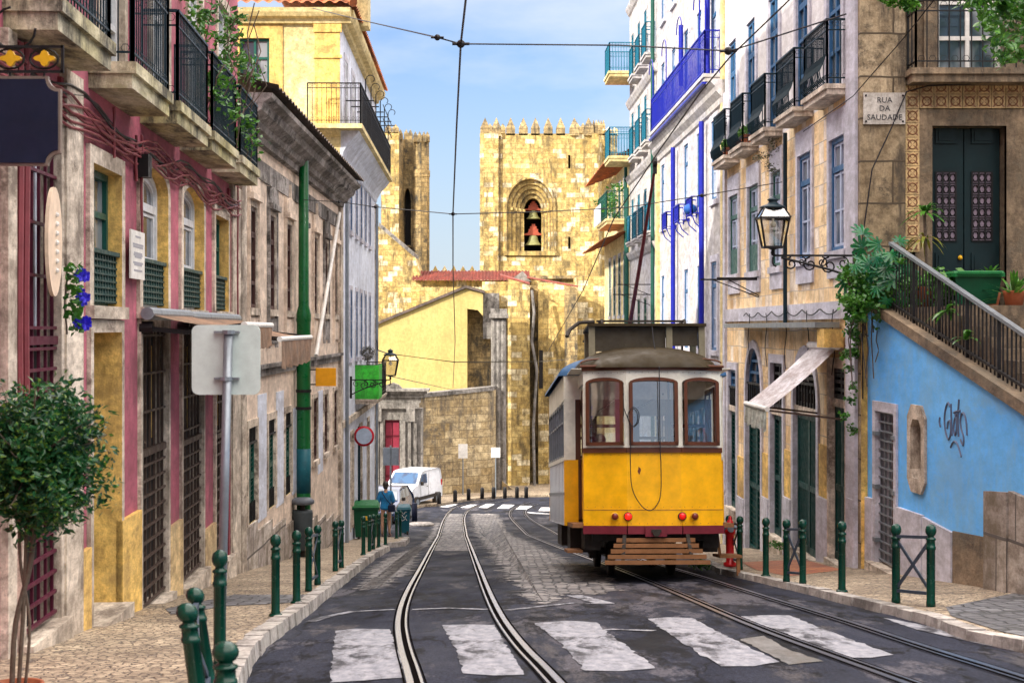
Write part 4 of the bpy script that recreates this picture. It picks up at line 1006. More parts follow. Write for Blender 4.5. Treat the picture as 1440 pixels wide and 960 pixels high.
# patterned tile band: ring and cross motifs
m = MB(); mt = MB(); ts = .21; y0 = epx(0, 154)[1]
x = epx(1271, 0)[0]
cells = [(x+i*ts, y0+j*ts) for i in range(26) for j in (0, 1)]+[(x, y0-(j+1)*ts) for j in range(10)]
for a, b in cells:
    E4.box(m, a+.004, a+ts-.004, b+.004, b+ts-.004, .075, .09)
    c = (a+ts/2, b+ts/2)
    ring = [(c[0]+.065*math.cos(k*math.pi/6), c[1]+.065*math.sin(k*math.pi/6)) for k in range(13)]
    mt.tube([E4.p(u, v, .092) for u, v in ring], .010, 4)
    for k in range(4): an = k*math.pi/2+math.pi/4; mt.add([E4.p(c[0]+.09*math.cos(an+.16), c[1]+.09*math.sin(an+.16), .0925), E4.p(c[0]+.125*math.cos(an), c[1]+.125*math.sin(an), .0925), E4.p(c[0]+.09*math.cos(an-.16), c[1]+.09*math.sin(an-.16), .0925), E4.p(c[0], c[1], .0925)], [(0, 1, 2, 3)])
tb = m.build('tile_band', plaster('patterned_tile', (.56, .40, .20), (.48, .33, .15), st=.4, patch=0), R2); mt.build('tile_motifs', flat('tile_brown', (.20, .09, .04), .4), tb)
# green double door
ym = (du0+du1)/2; dd = MB(); E4.box(dd, du0, du1, .3, tt, -.30, -.25)
for x0, x1 in ((du0+.02, ym-.01), (ym+.01, du1-.02)):
    E4.box(dd, x0, x1, .32, tt-.02, -.252, -.21)
    for a, b in ((.10, .40), (.46, .80), (1.95, 2.45) if False else (2.42, 2.66)):
        E4.box(dd, x0+.10, x1-.10, .32+a, .32+b, -.212, -.18); E4.box(dd, x0+.14, x1-.14, .32+a+.04, .32+b-.04, -.181, -.165)
drb = dd.build('front_door', M['dark_door'], R2); surround(MB(), E4, dop, .02, .32, .082, False).build('reveal', M['brown_stone'], drb)
for x0, x1 in ((du0+.02, ym-.01), (ym+.01, du1-.02)):
    g = MB(); E4.box(g, x0+.11, x1-.11, .32+.98, .32+2.0, -.21, -.200); gp = g.build('pane', paint('frosted_lilac', (.22, .17, .22), .5, .2), drb)
    g = MB()
    for i in range(4): c = x0+.11+(x1-x0-.22)*i/3; E4.box(g, c-.012, c+.012, 1.30, 2.32, -.199, -.185)
    for j in range(7): c = 1.30+1.02*j/6; E4.box(g, x0+.11, x1-.11, c-.008, c+.008, -.199, -.186)
    for i in range(3):
        for j in range(6): cu = x0+.11+(x1-x0-.22)*(i+.5)/3; cv = 1.30+1.02*(j+.5)/6; g.tube([E4.p(cu+.042*math.cos(k*1.05), cv+.06*math.sin(k*1.05), -.19) for k in range(7)], .009, 4)
    g.build('door_lattice', M['black_iron'], gp)
g = MB(); g.sph(E4.p(ym-.06, 1.05, -.18), .035); g.build('door_knob', M['gold'], drb)
g = MB(); E4.box(g, du0-.1, du1+.1, .2, .3, -.3, .25); g.build('doorstep', M['brown_stone'], R2)
window(R2, E4, wop, 'white_paint', 'tall', .16, 'brown_stone', .2, 'pane', .06, False)
balcony(R2, E4, epx(1272, 0)[0], 9.3, 4.18*S, .2, .5, .98, 'brown_stone', 'black_iron', 0, .16, True, True)
# shop doors
for i, o in enumerate(gd):
    sh = o[3]-o[2]; rise = o[4]
    split = o[2]+sh*.70 if i != 4 else o[2]+sh*.80
    lower = (o[0], o[1], o[2], split, 0); upper = (o[0], o[1], split+.12, o[3], rise)
    d_ = shutter_door(R2, W4, lower, 'door_green', None, 0, 2, .07, 24, 'shop_door', vert=(i in (3, 4)))
    surround(MB(), W4, o, .16, .3, .04, False).build('surround', M['lilac_trim'] if i != 4 else M['pale_stone'], d_)
    g = MB(); W4.box(g, o[0], o[1], split, split+.12, -.12, .01); g.build('transom', M['pale_stone'], d_)
    window(R2, W4, upper, 'frame_blue' if i < 2 else 'black_iron', 'casement', .09, None, 0, 'pane_dark', name='fanlight')
    if i in (1, 3, 0):
        g = MB()
        for k in range(8): u = o[0]+(o[1]-o[0])*(k+.5)/8; W4.box(g, u-.012, u+.012, split+.12, split+.5, -.03, -.0)
        W4.box(g, o[0], o[1], split+.5, split+.54, -.05, .01); g.build('fanlight_guard', M['black_iron'], d_)
    g = MB(); W4.box(g, o[0]-.12, o[1]+.12, o[2]-.5, o[2], -.2, .10); g.build('threshold', M['pale_stone'], d_)
for i, o in enumerate(f1):
    w_ = window(R2, W4, o, 'frame_blue' if i > 2 else 'frame_green', 'fine', .07, 'lilac_trim', .13, 'pane', .04, True, bars='frame_lilac')
    g = MB(); W4.box(g, o[0]-.13, o[1]+.13, o[3]+.12, o[3]+.42, -.01, .042); W4.box(g, o[0]-.12, o[1]+.12, o[2]-.42, o[2]-.12, -.01, .04); g.build('lintel', M['lilac_trim'], w_)
    if i < 2: g = MB(); W4.box(g, o[0], o[1], o[2], o[2]+.55, -.05, -.01); g.build('window_panel', M['frame_green'], w_)
for o in f2: window(R2, W4, o, 'frame_blue', 'tall', .06, 'lilac_trim', .18, 'pane', .035, False)
for o in f3: window(R2, W4, o, 'frame_blue', 'tall', .06, 'lilac_trim', .18, 'pane', .035)
for a, b in BZ: balcony(R2, W4, a, b, 4.15*S, .16, .36, .98, 'pale_stone', 'iron', .10, .09, True, t=.016)
m = MB(); W4.box(m, .6, H4, .18*S, .5*S, -.01, .05); m.build('string_course', M['lilac_trim'], R2)
m = MB(); W4.box(m, W4.u(28.2), W4.u(38.5), .02*S, .12*S, .04, .42); m.build('ledge', M['grey_metal'], R2)
m = MB(); pipe(m, W4, W4.px(1112, 0)[0], 0.1, 4.1*S, .10, .038); m.build('rainwater_pipe', M['iron'], R2)
gp = [(W4.u(29.05)+.16, W4.u(30.2)-.16), (W4.u(32.4)+.16, W4.u(33.55)-.16), (W4.u(34.9)+.16, W4.u(36.1)-.16), (W4.u(38.1)+.16, W4.u(39.5)-.16), (.05, W4.u(27.85)-.16)]
m = MB(); m2 = MB()
for a, b in gp:
    y = W4.p(a, 0).y; W4.box(m, a, b, gz(6, y)-.4, gz(6, y)+1.05, -.01, .06); W4.box(m2, a+.02, b-.02, gz(6, y)+1.06, gz(6, y)+1.9, -.01, .03)
m.build('plinth', M['lilac_trim'], R2); m2.build('ochre_panel', M['yellow_stone'], R2)
pts = []
for j in range(60):
    u = W4.u(28)+j*(W4.u(38)-W4.u(28))/59; pts.append(W4.p(u, .38*S-.10*abs(math.sin(j*.33)), .08))
MB().tube(pts, .012, 5).build('cable', M['wire'], R2)
for k in range(5): 
    u = W4.u(28.5+k*2.2); MB().tube([W4.p(u+.1*math.sin(j*1.3+k), .3-j*.17, .08) for j in range(7)], .008, 4).build('cable', M['wire'], R2)
# white house with cobalt trim
W5 = WR(41.45, 56.7); H5 = W5.len
R3 = thing('white_house', 'white house with cobalt blue drainpipes and one long cobalt balcony', 'townhouse', (W5.p(H5/2, 0, -4).x, W5.p(H5/2, 0, 0).y, gz(6, 42)))
zz = [43.2, 46.0, 48.9, 52.0, 54.9]
A5 = [op(W5, z-.5, z+.5, 3.55, 5.75) for z in zz]; B5 = [op(W5, z-.5, z+.5, -.6, 1.85) for z in zz]; C5 = [op(W5, z-.5, z+.5, 7.0, 9.3) for z in zz]; D5 = [op(W5, z-.6, z+.6, -6.6, -3.2) for z in zz]; E5 = [op(W5, z-.5, z+.5, 10.8, 12.6) for z in zz]
m = wallmesh(MB(), W5, 0, H5, -9, 13.4*S, A5+B5+C5+D5+E5); m.poly([W5.p(0, 0, 0), W5.p(0, 13.4*S, 0), W5.p(0, 13.4*S, -9), W5.p(0, 0, -9)]); m.poly([W5.p(H5, 0, 0), W5.p(H5, 13.4*S, 0), W5.p(H5, 13.4*S, -9), W5.p(H5, 0, -9)]); m.build('wall', M['warm_white'], R3)
m = MB(); m.obox(W5.p(0, 13.4*S, .5), W5.U*H5, W5.N*-9.5, V((0, 0, .3))); m.build('roof', M['terracotta'], R3)
for o in A5+B5+C5+E5: window(R3, W5, o, 'frame_blue', 'fine', .06, 'lilac_trim', .16, 'pane', bars='frame_lilac')
for o in D5: shutter_door(R3, W5, o, 'door_green', 'pale_stone')
b_ = balcony(R3, W5, 42.2, 55.2, 6.66*S, .18, .40, 1.0, 'warm_white', 'blue_iron', 0, .15, True, t=.016)
m = MB(); W5.box(m, W5.u(42.2)+.02, W5.u(55.2)-.02, 6.60*S, 6.66*S, .0, .42); m.build('balcony_edge', M['blue_iron'], b_)
m = MB(); cornice(m, W5, .0, W5.u(56.4), [(0, 5.95*S), (.06, 6.0*S), (.08, 6.15*S), (.2, 6.3*S), (.22, 6.42*S), (.33, 6.55*S), (.33, 6.6*S), (0, 6.6*S)]); m.build('cornice', M['warm_white'], R3)
m = MB()
for px, a, b in ((953.5, -4.5, 5.9*S), (994.5, -4.5, 5.9*S), (965, 7.6*S, 9.5*S), (1003, 7.0*S, 13*S), (1001, 9.6*S, 13*S)):
    pipe(m, W5, W5.px(px, 0)[0], a, b, .14, .065)
m.build('rainwater_pipe', M['blue_iron'], R3)
for z in (46.0, 48.9, 52.0):
    r = MB(); railing(r, [W5.p(W5.u(z)-.55, 3.3*S, .02), W5.p(W5.u(z)-.55, 3.3*S, .28), W5.p(W5.u(z)+.55, 3.3*S, .28), W5.p(W5.u(z)+.55, 3.3*S, .02)], .45, .09, .016, 0, (.1,), False)
    for k in (-.5, .5): r.tube([W5.p(W5.u(z)+k, 3.3*S, .28), W5.p(W5.u(z)+k, 3.3*S-.2, .2), W5.p(W5.u(z)+k, 3.3*S-.35, .03)], .014, 4)
    r.build('window_guard', M['blue_iron'], R3)
m = MB(); W5.box(m, H5-.6, H5, -6, 5.9*S, -.01, .08); W5.box(m, 0, .3, -6, 12*S, -.01, .06); m.build('pilaster', M['cream'], R3)
m = MB()
for k in range(4): q = W5.p(1.5+k*3.2, 7.75*S, .36); m.bar(q, q+V((0, 0, 1.1)), .03); m.tube([q+V((0, 0, 1.1))+W5.U*.5*(1-math.cos(a*.4))+V((0, 0, .35*math.sin(a*.4))) for a in range(9)], .015, 4)
m.build('clothes_frame', M['blue_iron'], b_)
# pale house with teal balconies
W6 = WR(56.75, 67.0); H6 = W6.len
R4 = thing('balconied_house', 'tall pale house with small teal balconies and a projecting end balcony', 'townhouse', (W6.p(H6/2, 0, -4).x, W6.p(H6/2, 0, 0).y, gz(6, 52)))
zz = [58.2, 60.6, 63.0, 65.5]
rows = [(-1.2, 1.2), (3.6, 5.4), (7.0, 9.0), (10.2, 12.3), (14.2, 16.3)]
ops = [[op(W6, z-.5, z+.5, a, b) for z in zz] for a, b in rows]
m = wallmesh(MB(), W6, 0, H6, -9, 16.8*S, [o for r in ops for o in r]); m.poly([W6.p(H6, -9, 0), W6.p(H6, 16.8*S, 0), W6.p(H6, 16.8*S, -9), W6.p(H6, -9, -9)]); m.poly([W6.p(0, -9, 0), W6.p(0, 16.8*S, 0), W6.p(0, 16.8*S, -9), W6.p(0, -9, -9)]); m.build('wall', M['warm_white'], R4)
for k, r in enumerate(ops):
    for o in r: window(R4, W6, o, 'teal_iron' if k else 'frame_green', 'tall', .04, 'warm_white', .14, 'pane')
m = MB()
for a in (3.15, 6.4, 9.6, 13.6): cornice(m, W6, 0, H6, [(0, a*S-.25), (.06, a*S-.2), (.14, a*S-.05), (.16, a*S+.03), (0, a*S+.04)])
m.build('string_course', M['warm_white'], R4)
m = MB(); m.obox(W6.p(0, 16.8*S, .5), W6.U*H6, W6.N*-9.5, V((0, 0, .3))); m.build('roof', M['terracotta'], R4)
for v in (6.75, 9.95):
    for z in zz[:3]: balcony(R4, W6, z-.8, z+.8, v*S, .16, .34, .95, 'warm_white', 'teal_iron', 0, .1, False)
for v in (6.9, 10.4): balcony(R4, W6, 64.6, 66.9, v*S, .2, .95, 1.0, 'cream', 'teal_iron', 0, .1, True)
for z in zz: balcony(R4, W6, z-.7, z+.7, 3.45*S, .14, .22, .9, 'warm_white', 'teal_iron', 0, .1, False)
m = MB(); pipe(m, W6, .3, -6, 12*S, .12, .06); pipe(m, W6, H6-.3, -6, 6*S, .12, .06); m.build('rainwater_pipe', M['frame_green'], R4)
# low end house
W7 = WR(67.05, 80); H7 = W7.len
R5 = thing('end_house', 'lower cream house ending the right row, with red tiled eaves and a planted balcony', 'house', (W7.p(H7/2, 0, -4).x, W7.p(H7/2, 0, 0).y, gz(6, 62)))
zz = [69, 71.5, 74, 76.5]
ops = [[op(W7, z-.5, z+.5, a, b) for z in zz] for a, b in ((.6, 3.3), (4.9, 6.6), (-4, -1.6))]
m = wallmesh(MB(), W7, 0, H7, -9.5, 7.2*S, [o for r in ops for o in r]); m.poly([W7.p(H7, -9, 0), W7.p(H7, 7.2*S, 0), W7.p(H7, 7.2*S, -9), W7.p(H7, -9, -9)]); m.build('wall', M['cream'], R5)
for r in ops:
    for o in r: window(R5, W7, o, 'frame_green', 'tall', .04, 'warm_white', .12, 'pane_dark')
m = MB(); tileroof(m, W7.p(-.1, 7.2*S, .8), W7.U*(H7+.3), V((4.5, .1, 1.8)), 30, .06, 4); tileroof(m, W7.p(-.1, 3.75*S, .95), W7.U*(H7+.2), V((.98, .02, .38)), 30, .05, 4); m.build('eave', M['terracotta'], R5)
balcony(R5, W7, 67.3, 72.3, 4.5*S, .2, .85, 1.0, 'cream', 'frame_green', 0, .1, True)
m = MB(); pipe(m, W7, .2, -6, 7*S, .12, .06); m.build('rainwater_pipe', M['frame_green'], R5)
# blue stair wall
WB = Wall(7.18, -.04, 9.5, 27.0, -1); HB = WB.len
BW = thing('stair_wall', 'bright blue plastered stair wall on a rough stone base with a grille door and an eight sided window', 'wall', (WB.p(HB/2, 0, -.3).x, WB.p(HB/2, 0, 0).y, gz(6, 15)))
def bpx(x, y): return WB.px(x, y)
t1 = bpx(1222, 432); t0 = bpx(1440, 578); sl_ = (t1[1]-t0[1])/(t1[0]-t0[0])
topv = lambda u: t1[1]+(u-t1[0])*sl_
gdo = (bpx(1259, 0)[0], bpx(1233, 0)[0], bpx(1245, 796)[1], bpx(1259, 582)[1])
oc = bpx(1291, 631); owu, owv = .34, .52
m = MB(); T0 = .0
us = [0.0, oc[0]-owu, oc[0]+owu, gdo[0], gdo[1], HB]
us = sorted(us)
def strip(a, b, v0a, v0b, v1a, v1b): m.poly([WB.p(a, v0a, 0), WB.p(b, v0b, 0), WB.p(b, v1b, 0), WB.p(a, v1a, 0)])
BOT = -7
for a, b in zip(us, us[1:]):
    mid = (a+b)/2
    if gdo[0] < mid < gdo[1]: strip(a, b, BOT, BOT, gdo[2], gdo[2]); strip(a, b, gdo[3], gdo[3], topv(a), topv(b))
    elif abs(mid-oc[0]) < owu:
        strip(a, b, BOT, BOT, oc[1]-owv, oc[1]-owv); strip(a, b, oc[1]+owv, oc[1]+owv, topv(a), topv(b))
    else: strip(a, b, BOT, BOT, topv(a), topv(b))
m.poly([WB.p(0, BOT, 0), WB.p(0, topv(0), 0), WB.p(0, topv(0), -2.2), WB.p(0, BOT, -2.2)])
# octagon corner fills
c1, c2 = .55, .72
octi = [(-owu*c1, owv), (owu*c1, owv), (owu, owv*c2), (owu, -owv*c2), (owu*c1, -owv), (-owu*c1, -owv), (-owu, -owv*c2), (-owu, owv*c2)]
octi = [(oc[0]+a, oc[1]+b) for a, b in octi]
for sx in (-1, 1):
    for sz in (-1, 1): m.poly([WB.p(oc[0]+sx*owu, oc[1]+sz*owv, 0), WB.p(oc[0]+sx*owu*c1, oc[1]+sz*owv, 0), WB.p(oc[0]+sx*owu, oc[1]+sz*owv*c2, 0)])
m.build('wall', M['sky_blue'], BW)
m = MB(); inn = [(oc[0]+(a-oc[0])*.68, oc[1]+(b-oc[1])*.74) for a, b in octi]; out = [(oc[0]+(a-oc[0])*1.12, oc[1]+(b-oc[1])*1.1) for a, b in octi]
for i in range(8):
    j = (i+1) % 8
    m.poly([WB.p(*out[i], .035), WB.p(*out[j], .035), WB.p(*inn[j], .035), WB.p(*inn[i], .035)]); m.poly([WB.p(*inn[i], .035), WB.p(*inn[j], .035), WB.p(*inn[j], -.3), WB.p(*inn[i], -.3)]); m.poly([WB.p(*out[i], .035), WB.p(*out[j], .035), WB.p(*out[j], -.01), WB.p(*out[i], -.01)])
wf = m.build('octagonal_window', M['pale_stone'], BW)
m = MB(); m.poly([WB.p(*q, -.28) for q in inn]); m.build('pane', M['dark'], wf)
m = MB()
for k in (-.08, .02, .12): WB.box(m, oc[0]+k-.01, oc[0]+k+.01, oc[1]-.36, oc[1]+.36, -.12, -.10)
for k in (-.2, 0, .2): WB.box(m, oc[0]-.2, oc[0]+.2, oc[1]+k-.01, oc[1]+k+.01, -.12, -.10)
m.build('window_bars', M['black_iron'], wf)
o = (gdo[0], gdo[1], gdo[2], gdo[3], 0)
m = MB(); WB.box(m, o[0], o[1], o[2], o[3], -.35, -.3); d_ = m.build('grille_door', M['dark'], BW)
surround(MB(), WB, o, .14, .3, .03, False).build('surround', M['lilac_trim'], d_)
grille(None, WB, o, 'black_iron', nu=4, nv=16, depth=.05).parent = None
g_ = [x for x in COL.objects if x.name.startswith('grille') and x.parent is None][-1]; bpy.data.objects.remove(g_)
g = MB()
for k in range(5): c = o[0]+.03+(o[1]-o[0]-.06)*k/4; WB.box(g, c-.014, c+.014, o[2]+.05, o[3], -.07, -.045)
for k in range(17): c = o[2]+.05+(o[3]-o[2]-.07)*k/16; WB.box(g, o[0], o[1], c-.011, c+.011, -.046, -.025)
for v in (.15, .5, .85): 
    for side_ in (o[0], o[1]): WB.box(g, side_-.07, side_+.07, o[2]+(o[3]-o[2])*v-.03, o[2]+(o[3]-o[2])*v+.03, -.03, .045)
g.build('grille', M['grey_metal'], d_)
g = MB(); WB.box(g, o[0]-.15, o[1]+.15, o[2]-.5, o[2], -.2, .14); g.build('threshold', M['pale_stone'], d_)
# rough stone base with uneven top
m = MB()
pl = [(1222, 545), (1232, 548), (1262, 582), (1300, 600), (1338, 640), (1352, 660), (1385, 752), (1395, 700), (1400, 690), (1440, 700), (1600, 760)]
def basetop(px):
    for (a, b), (c, d) in zip(pl, pl[1:]):
        if a <= px <= c: return b+(d-b)*(px-a)/(c-a)
    return pl[-1][1] if px > pl[-1][0] else pl[0][1]
xs = [1221, 1233.5]; 
def bseg(x0, x1, t0, t1, w=.045):
    a, va = bpx(x1, t1); b, vb = bpx(x0, t0); m.obox  # far = x0
    vs = [WB.p(a, -6, w), WB.p(b, -6, w), WB.p(b, vb, w), WB.p(a, va, w), WB.p(a, -6, -.02), WB.p(b, -6, -.02), WB.p(b, vb, -.02), WB.p(a, va, -.02)]
    m.add(vs, [(0, 1, 2, 3), (0, 4, 7, 3), (1, 5, 6, 2), (2, 3, 7, 6)])
bseg(1214, 1230, 696, 701); bseg(1264, 1300, 712, 724, .05); bseg(1300.5, 1341, 726, 748, .04)
m.build('pale_base', M['lilac_trim'], BW); m = MB()
bseg(1341.5, 1392, 746, 756, .02); m.build('rough_base', M['brown_stone'], BW); m = MB(); bseg(1392.5, 1425, 690, 692, .08); bseg(1425.5, 1460, 690, 705, .06)
bseg(1460.5, 1600, 705, 760, .07); bseg(1600.5, 1750, 760, 800, .07); bseg(1750.5, 2100, 800, 900, .07)
m.build('stone_base', M['render_stone'], BW)
m = MB(); cw = .22
m.add([WB.p(0, topv(0)-.02, .05), WB.p(HB-.02, topv(HB)-.02, .05), WB.p(HB-.02, topv(HB)+.12, .05), WB.p(0, topv(0)+.12, .05), WB.p(0, topv(0)-.02, -cw), WB.p(HB-.02, topv(HB)-.02, -cw), WB.p(HB-.02, topv(HB)+.12, -cw), WB.p(0, topv(0)+.12, -cw)], [(0, 1, 2, 3), (4, 5, 6, 7), (3, 2, 6, 7), (0, 1, 5, 4), (0, 3, 7, 4), (1, 2, 6, 5)])
m.build('coping', M['brown_stone'], BW)
# yellow corner post between the tiled house and the blue wall
m = MB(); a = bpx(1220, 0)[0]; WB.box(m, a, HB+.02, -6, .28, -.02, .09); m.build('corner_post', M['yellow_stone'], BW)
# terrace floor and steps behind
TR = thing('terrace', 'raised stone terrace with steps in front of the dark green double door', 'terrace', (8, 18, gz(8, 18)))
m = MB(); a = WB.p(HB, 0, -cw); uT = HB-3.6; b = WB.p(uT, 0, -cw); zt = .29
m.add([(a.x, a.y-.02, zt), (15, a.y-.02, zt), (15, b.y, zt), (b.x, b.y, zt), (a.x, a.y-.02, -6), (15, a.y-.02, -6), (15, b.y, -6), (b.x, b.y, -6)], [(0, 1, 2, 3), (3, 2, 6, 7), (0, 3, 7, 4)]); m.build('floor', M['brown_stone'], TR)
m = MB(); n = 12
for k in range(n):
    u = uT-k*.38; v = zt-.13*(k+1); p0 = WB.p(u, 0, -cw); p1 = WB.p(u-.38, 0, -cw)
    m.box(min(p0.x, p1.x)+.01, 15, p1.y, p0.y-.001, -6, v)
m.build('steps', M['brown_stone'], TR)
# handrail
HR = thing('handrail', 'sloping dark iron handrail with closely set bars along the top of the blue wall', 'railing', WB.p(HB/2, topv(HB/2), -.1))
m = MB(); r0 = bpx(1243, 342); r1_ = bpx(1440, 478); rs = (r0[1]-r1_[1])/(r0[0]-r1_[0]); rt = lambda u: r0[1]+(u-r0[0])*rs
u = r0[0]-.0; L_ = [r0[0], .3]
m.bar(WB.p(r0[0], rt(r0[0]), -.1), WB.p(.3, rt(.3), -.1), .07, .04); m.build('top_rail', M['grey_metal'], HR)
m = MB(); m.bar(WB.p(r0[0], topv(r0[0])+.2, -.1), WB.p(.3, topv(.3)+.2, -.1), .04, .03)
k = 0
while u > .3:
    m.bar(WB.p(u, topv(u)+.1, -.1), WB.p(u, rt(u), -.1), .018 if k % 8 else .04); u -= .135; k += 1
m.build('bars', M['black_iron'], HR)
# street name plate
SP = thing('street_nameplate', 'white stone street plate reading RUA DA SAUDADE bolted to the corner stones', 'street sign', E4.p(epx(1240, 0)[0], epx(0, 177)[1], .15))
m = MB(); E4.box(m, epx(1210.5, 0)[0], epx(1269, 0)[0], epx(0, 177)[1], epx(0, 133)[1], .145, .175); m.build('plate', plaster('marble_plate', (.50, .47, .43), (.40, .37, .34), st=.6, patch=.2), SP)
def text(s, loc, size, parent, mat, rot, ext=.003, name='lettering', sx=1):
    c = bpy.data.curves.new('t', 'FONT'); c.body = s; c.size = size; c.align_x = 'CENTER'; c.extrude = ext; c.resolution_u = 2
    o = bpy.data.objects.new('t', c); COL.objects.link(o); bpy.context.view_layer.update()
    me = bpy.data.meshes.new_from_object(o.evaluated_get(bpy.context.evaluated_depsgraph_get())); bpy.data.objects.remove(o)
    mtx = Matrix.Translation(loc) @ rot.to_4x4() @ Matrix.Diagonal((sx, 1, 1, 1)); me.transform(mtx)
    me.transform(Matrix.Translation(-OFF.get(parent.name, V((0, 0, 0))))); me.materials.clear(); me.materials.append(mat); me.name = name
    ob = bpy.data.objects.new(name, me); COL.objects.link(ob); ob.parent = parent; return ob
rx = Matrix.Rotation(R(90), 3, 'X')
for s, py in (('RUA', 147), ('DA', 158.5), ('SAUDADE', 171)):
    text(s, E4.p(epx(1240, 0)[0], epx(0, py)[1], .178), .115, SP, M['text'], rx)
m = MB()
for x in (1214, 1265.5):
    for y in (137, 173): m.sph(E4.p(epx(x, 0)[0], epx(0, y)[1], .18), .016, 8, 5)
m.build('bolts', M['black_iron'], SP)
# graffiti tag on the blue wall (spray strokes)
GR = thing('graffiti', 'dark looping spray painted tag on the blue wall', 'graffiti', WB.p(bpx(1345, 0)[0], bpx(1345, 640)[1], .004))
def gp_(x, y): u, v = bpx(1300+x/8, 540+y/8); return WB.p(u, v, .004)
def cr(pts, n=6):
    out = []
    for i in range(len(pts)-1):
        p0 = pts[max(0, i-1)]; p1 = pts[i]; p2 = pts[i+1]; p3 = pts[min(len(pts)-1, i+2)]
        for k in range(n):
            t = k/n; out.append(tuple(.5*((2*p1[j])+(-p0[j]+p2[j])*t+(2*p0[j]-5*p1[j]+4*p2[j]-p3[j])*t*t+(-p0[j]+3*p1[j]-3*p2[j]+p3[j])*t**3) for j in range(len(p1))))
    return out+[tuple(pts[-1])]
for st in ([(292, 250), (268, 210), (240, 300), (232, 420), (250, 560), (276, 620), (300, 560), (300, 430), (275, 420), (262, 500)],
           [(306, 220), (310, 400), (316, 580)], [(375, 330), (345, 400), (335, 500), (350, 575), (368, 500), (366, 400), (350, 330)],
           [(395, 170), (385, 330), (385, 450), (390, 590)], [(335, 320), (370, 305), (410, 300)],
           [(485, 575), (480, 450), (460, 350), (430, 325), (410, 400), (420, 500), (448, 600), (440, 685), (412, 620)], [(300, 710), (335, 645), (380, 680), (420, 815)], [(180, 370), (175, 430), (185, 480)]):
    m = MB(); m.tube([gp_(x, y) for x, y in cr(st)], .015, 4); m.build('spray_stroke', flat('spray_paint', (.09, .12, .20), .8), GR)
# ================================================================== FAR END: cathedral, gate, retaining wall
CA = thing('cathedral', 'fortress-like ochre stone cathedral with battlemented bell towers and buttresses closing the street', 'cathedral', (2, 106, gz(0, 106)))
def slab(m, pts, d, th, d2=None):
    q = [P(x, y, d) for x, y in pts]; m.prism(q, V((0, th, 0)))
def blk(m, x0, x1, yt, d, th=4, yb=706, side=None):
    a = P(x0, yt, d); b = P(x1, yb, d); m.box(a.x, b.x, d, d+th, b.z-1.5, a.z)
def merlon(m, x, yb, yt, wpx, d, th=.5, sh=.55):
    a = P(x-wpx/2, yb, d); b = P(x+wpx/2, yt, d); h = b.z-a.z; s = a.z+h*sh; x0, x1 = a.x, b.x
    xc = (x0+x1)/2; yc = d+th/2
    z0 = a.z-.02; m.add([(x0, d, z0), (x1, d, z0), (x1, d+th, z0), (x0, d+th, z0), (x0, d, s), (x1, d, s), (x1, d+th, s), (x0, d+th, s), (xc, yc, b.z)], [(0, 1, 5, 4), (1, 2, 6, 5), (2, 3, 7, 6), (3, 0, 4, 7), (4, 5, 8), (5, 6, 8), (6, 7, 8), (7, 4, 8), (3, 2, 1, 0)])
dT = 106
tl = P(675, 188, dT); trt = P(833, 188, dT); rr = P(847, 188, 112); br_ = P(684, 188, 116)
TW = Wall.plan((tl.x, tl.y), (trt.x, trt.y), (0, -1))
zt = tl.z; zb = gz(0, dT)-1
ho = (TW.px(713, 0)[0], TW.px(779, 0)[0], TW.px(745, 353)[1], TW.px(745, 252)[1], 1.95)
m = wallmesh(MB(), TW, 0, TW.len, zb, zt, [ho]+[(TW.px(799, 0)[0], TW.px(802, 0)[0], TW.px(800, 237)[1], TW.px(800, 218)[1], 0), (TW.px(799, 0)[0], TW.px(802, 0)[0], TW.px(800, 350)[1], TW.px(800, 333)[1], 0)])
tw = m.build('bell_tower', M['cath'], CA)
m = MB(); m.poly([(trt.x, trt.y, zb), (rr.x, rr.y, zb), (rr.x, rr.y, zt), (trt.x, trt.y, zt)]); m.poly([(tl.x, tl.y, zb), (br_.x, br_.y, zb), (br_.x, br_.y, zt), (tl.x, tl.y, zt)]); m.poly([(rr.x, rr.y, zb), (br_.x, br_.y, zb), (br_.x, br_.y, zt), (rr.x, rr.y, zt)])
m.poly([(tl.x, tl.y, zt-.8), (trt.x, trt.y, zt-.8), (rr.x, rr.y, zt-.8), (br_.x, br_.y, zt-.8)]); m.build('tower_side', M['cath'], CA)
m = MB(); TW.box(m, TW.px(675, 0)[0], TW.px(701, 0)[0], zb, zt, -.01, .28); TW.box(m, TW.len-.05, TW.len+.4, zb, zt, -.3, .25); m.build('corner_buttress', M['cath'], CA)
m = MB()
for x in (682, 698): merlon(m, x, 191, 164, 13, dT-.25, .9, .42)
for x in (718, 736, 753, 771, 788.5): merlon(m, x, 190, 164, 12.5, dT, .9, .40)
for x in (808, 828): merlon(m, x, 190, 164, 13.5, dT-.2, .9, .42)
for i in range(5): f = i/4; p = trt*(1-f)+rr*f; k = (p.x+.1)/p.y*F+CX; merlon(m, k, 188, 167, 4.5, p.y+.4, .8)
for x in (689, 707): merlon(m, x, 187, 173, 8, 115)
for x in (812, 820, 841): merlon(m, x, 187, 172, 8, 114)
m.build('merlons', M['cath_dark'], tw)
m = MB(); 
for k in range(1, 6): pass
rings = 4
base_o = (TW.px(737, 0)[0], TW.px(762, 0)[0], ho[2], TW.px(745, 277)[1], .9)
def lerp_o(t): return tuple(base_o[i]*(1-t)+ho[i]*t for i in range(5))
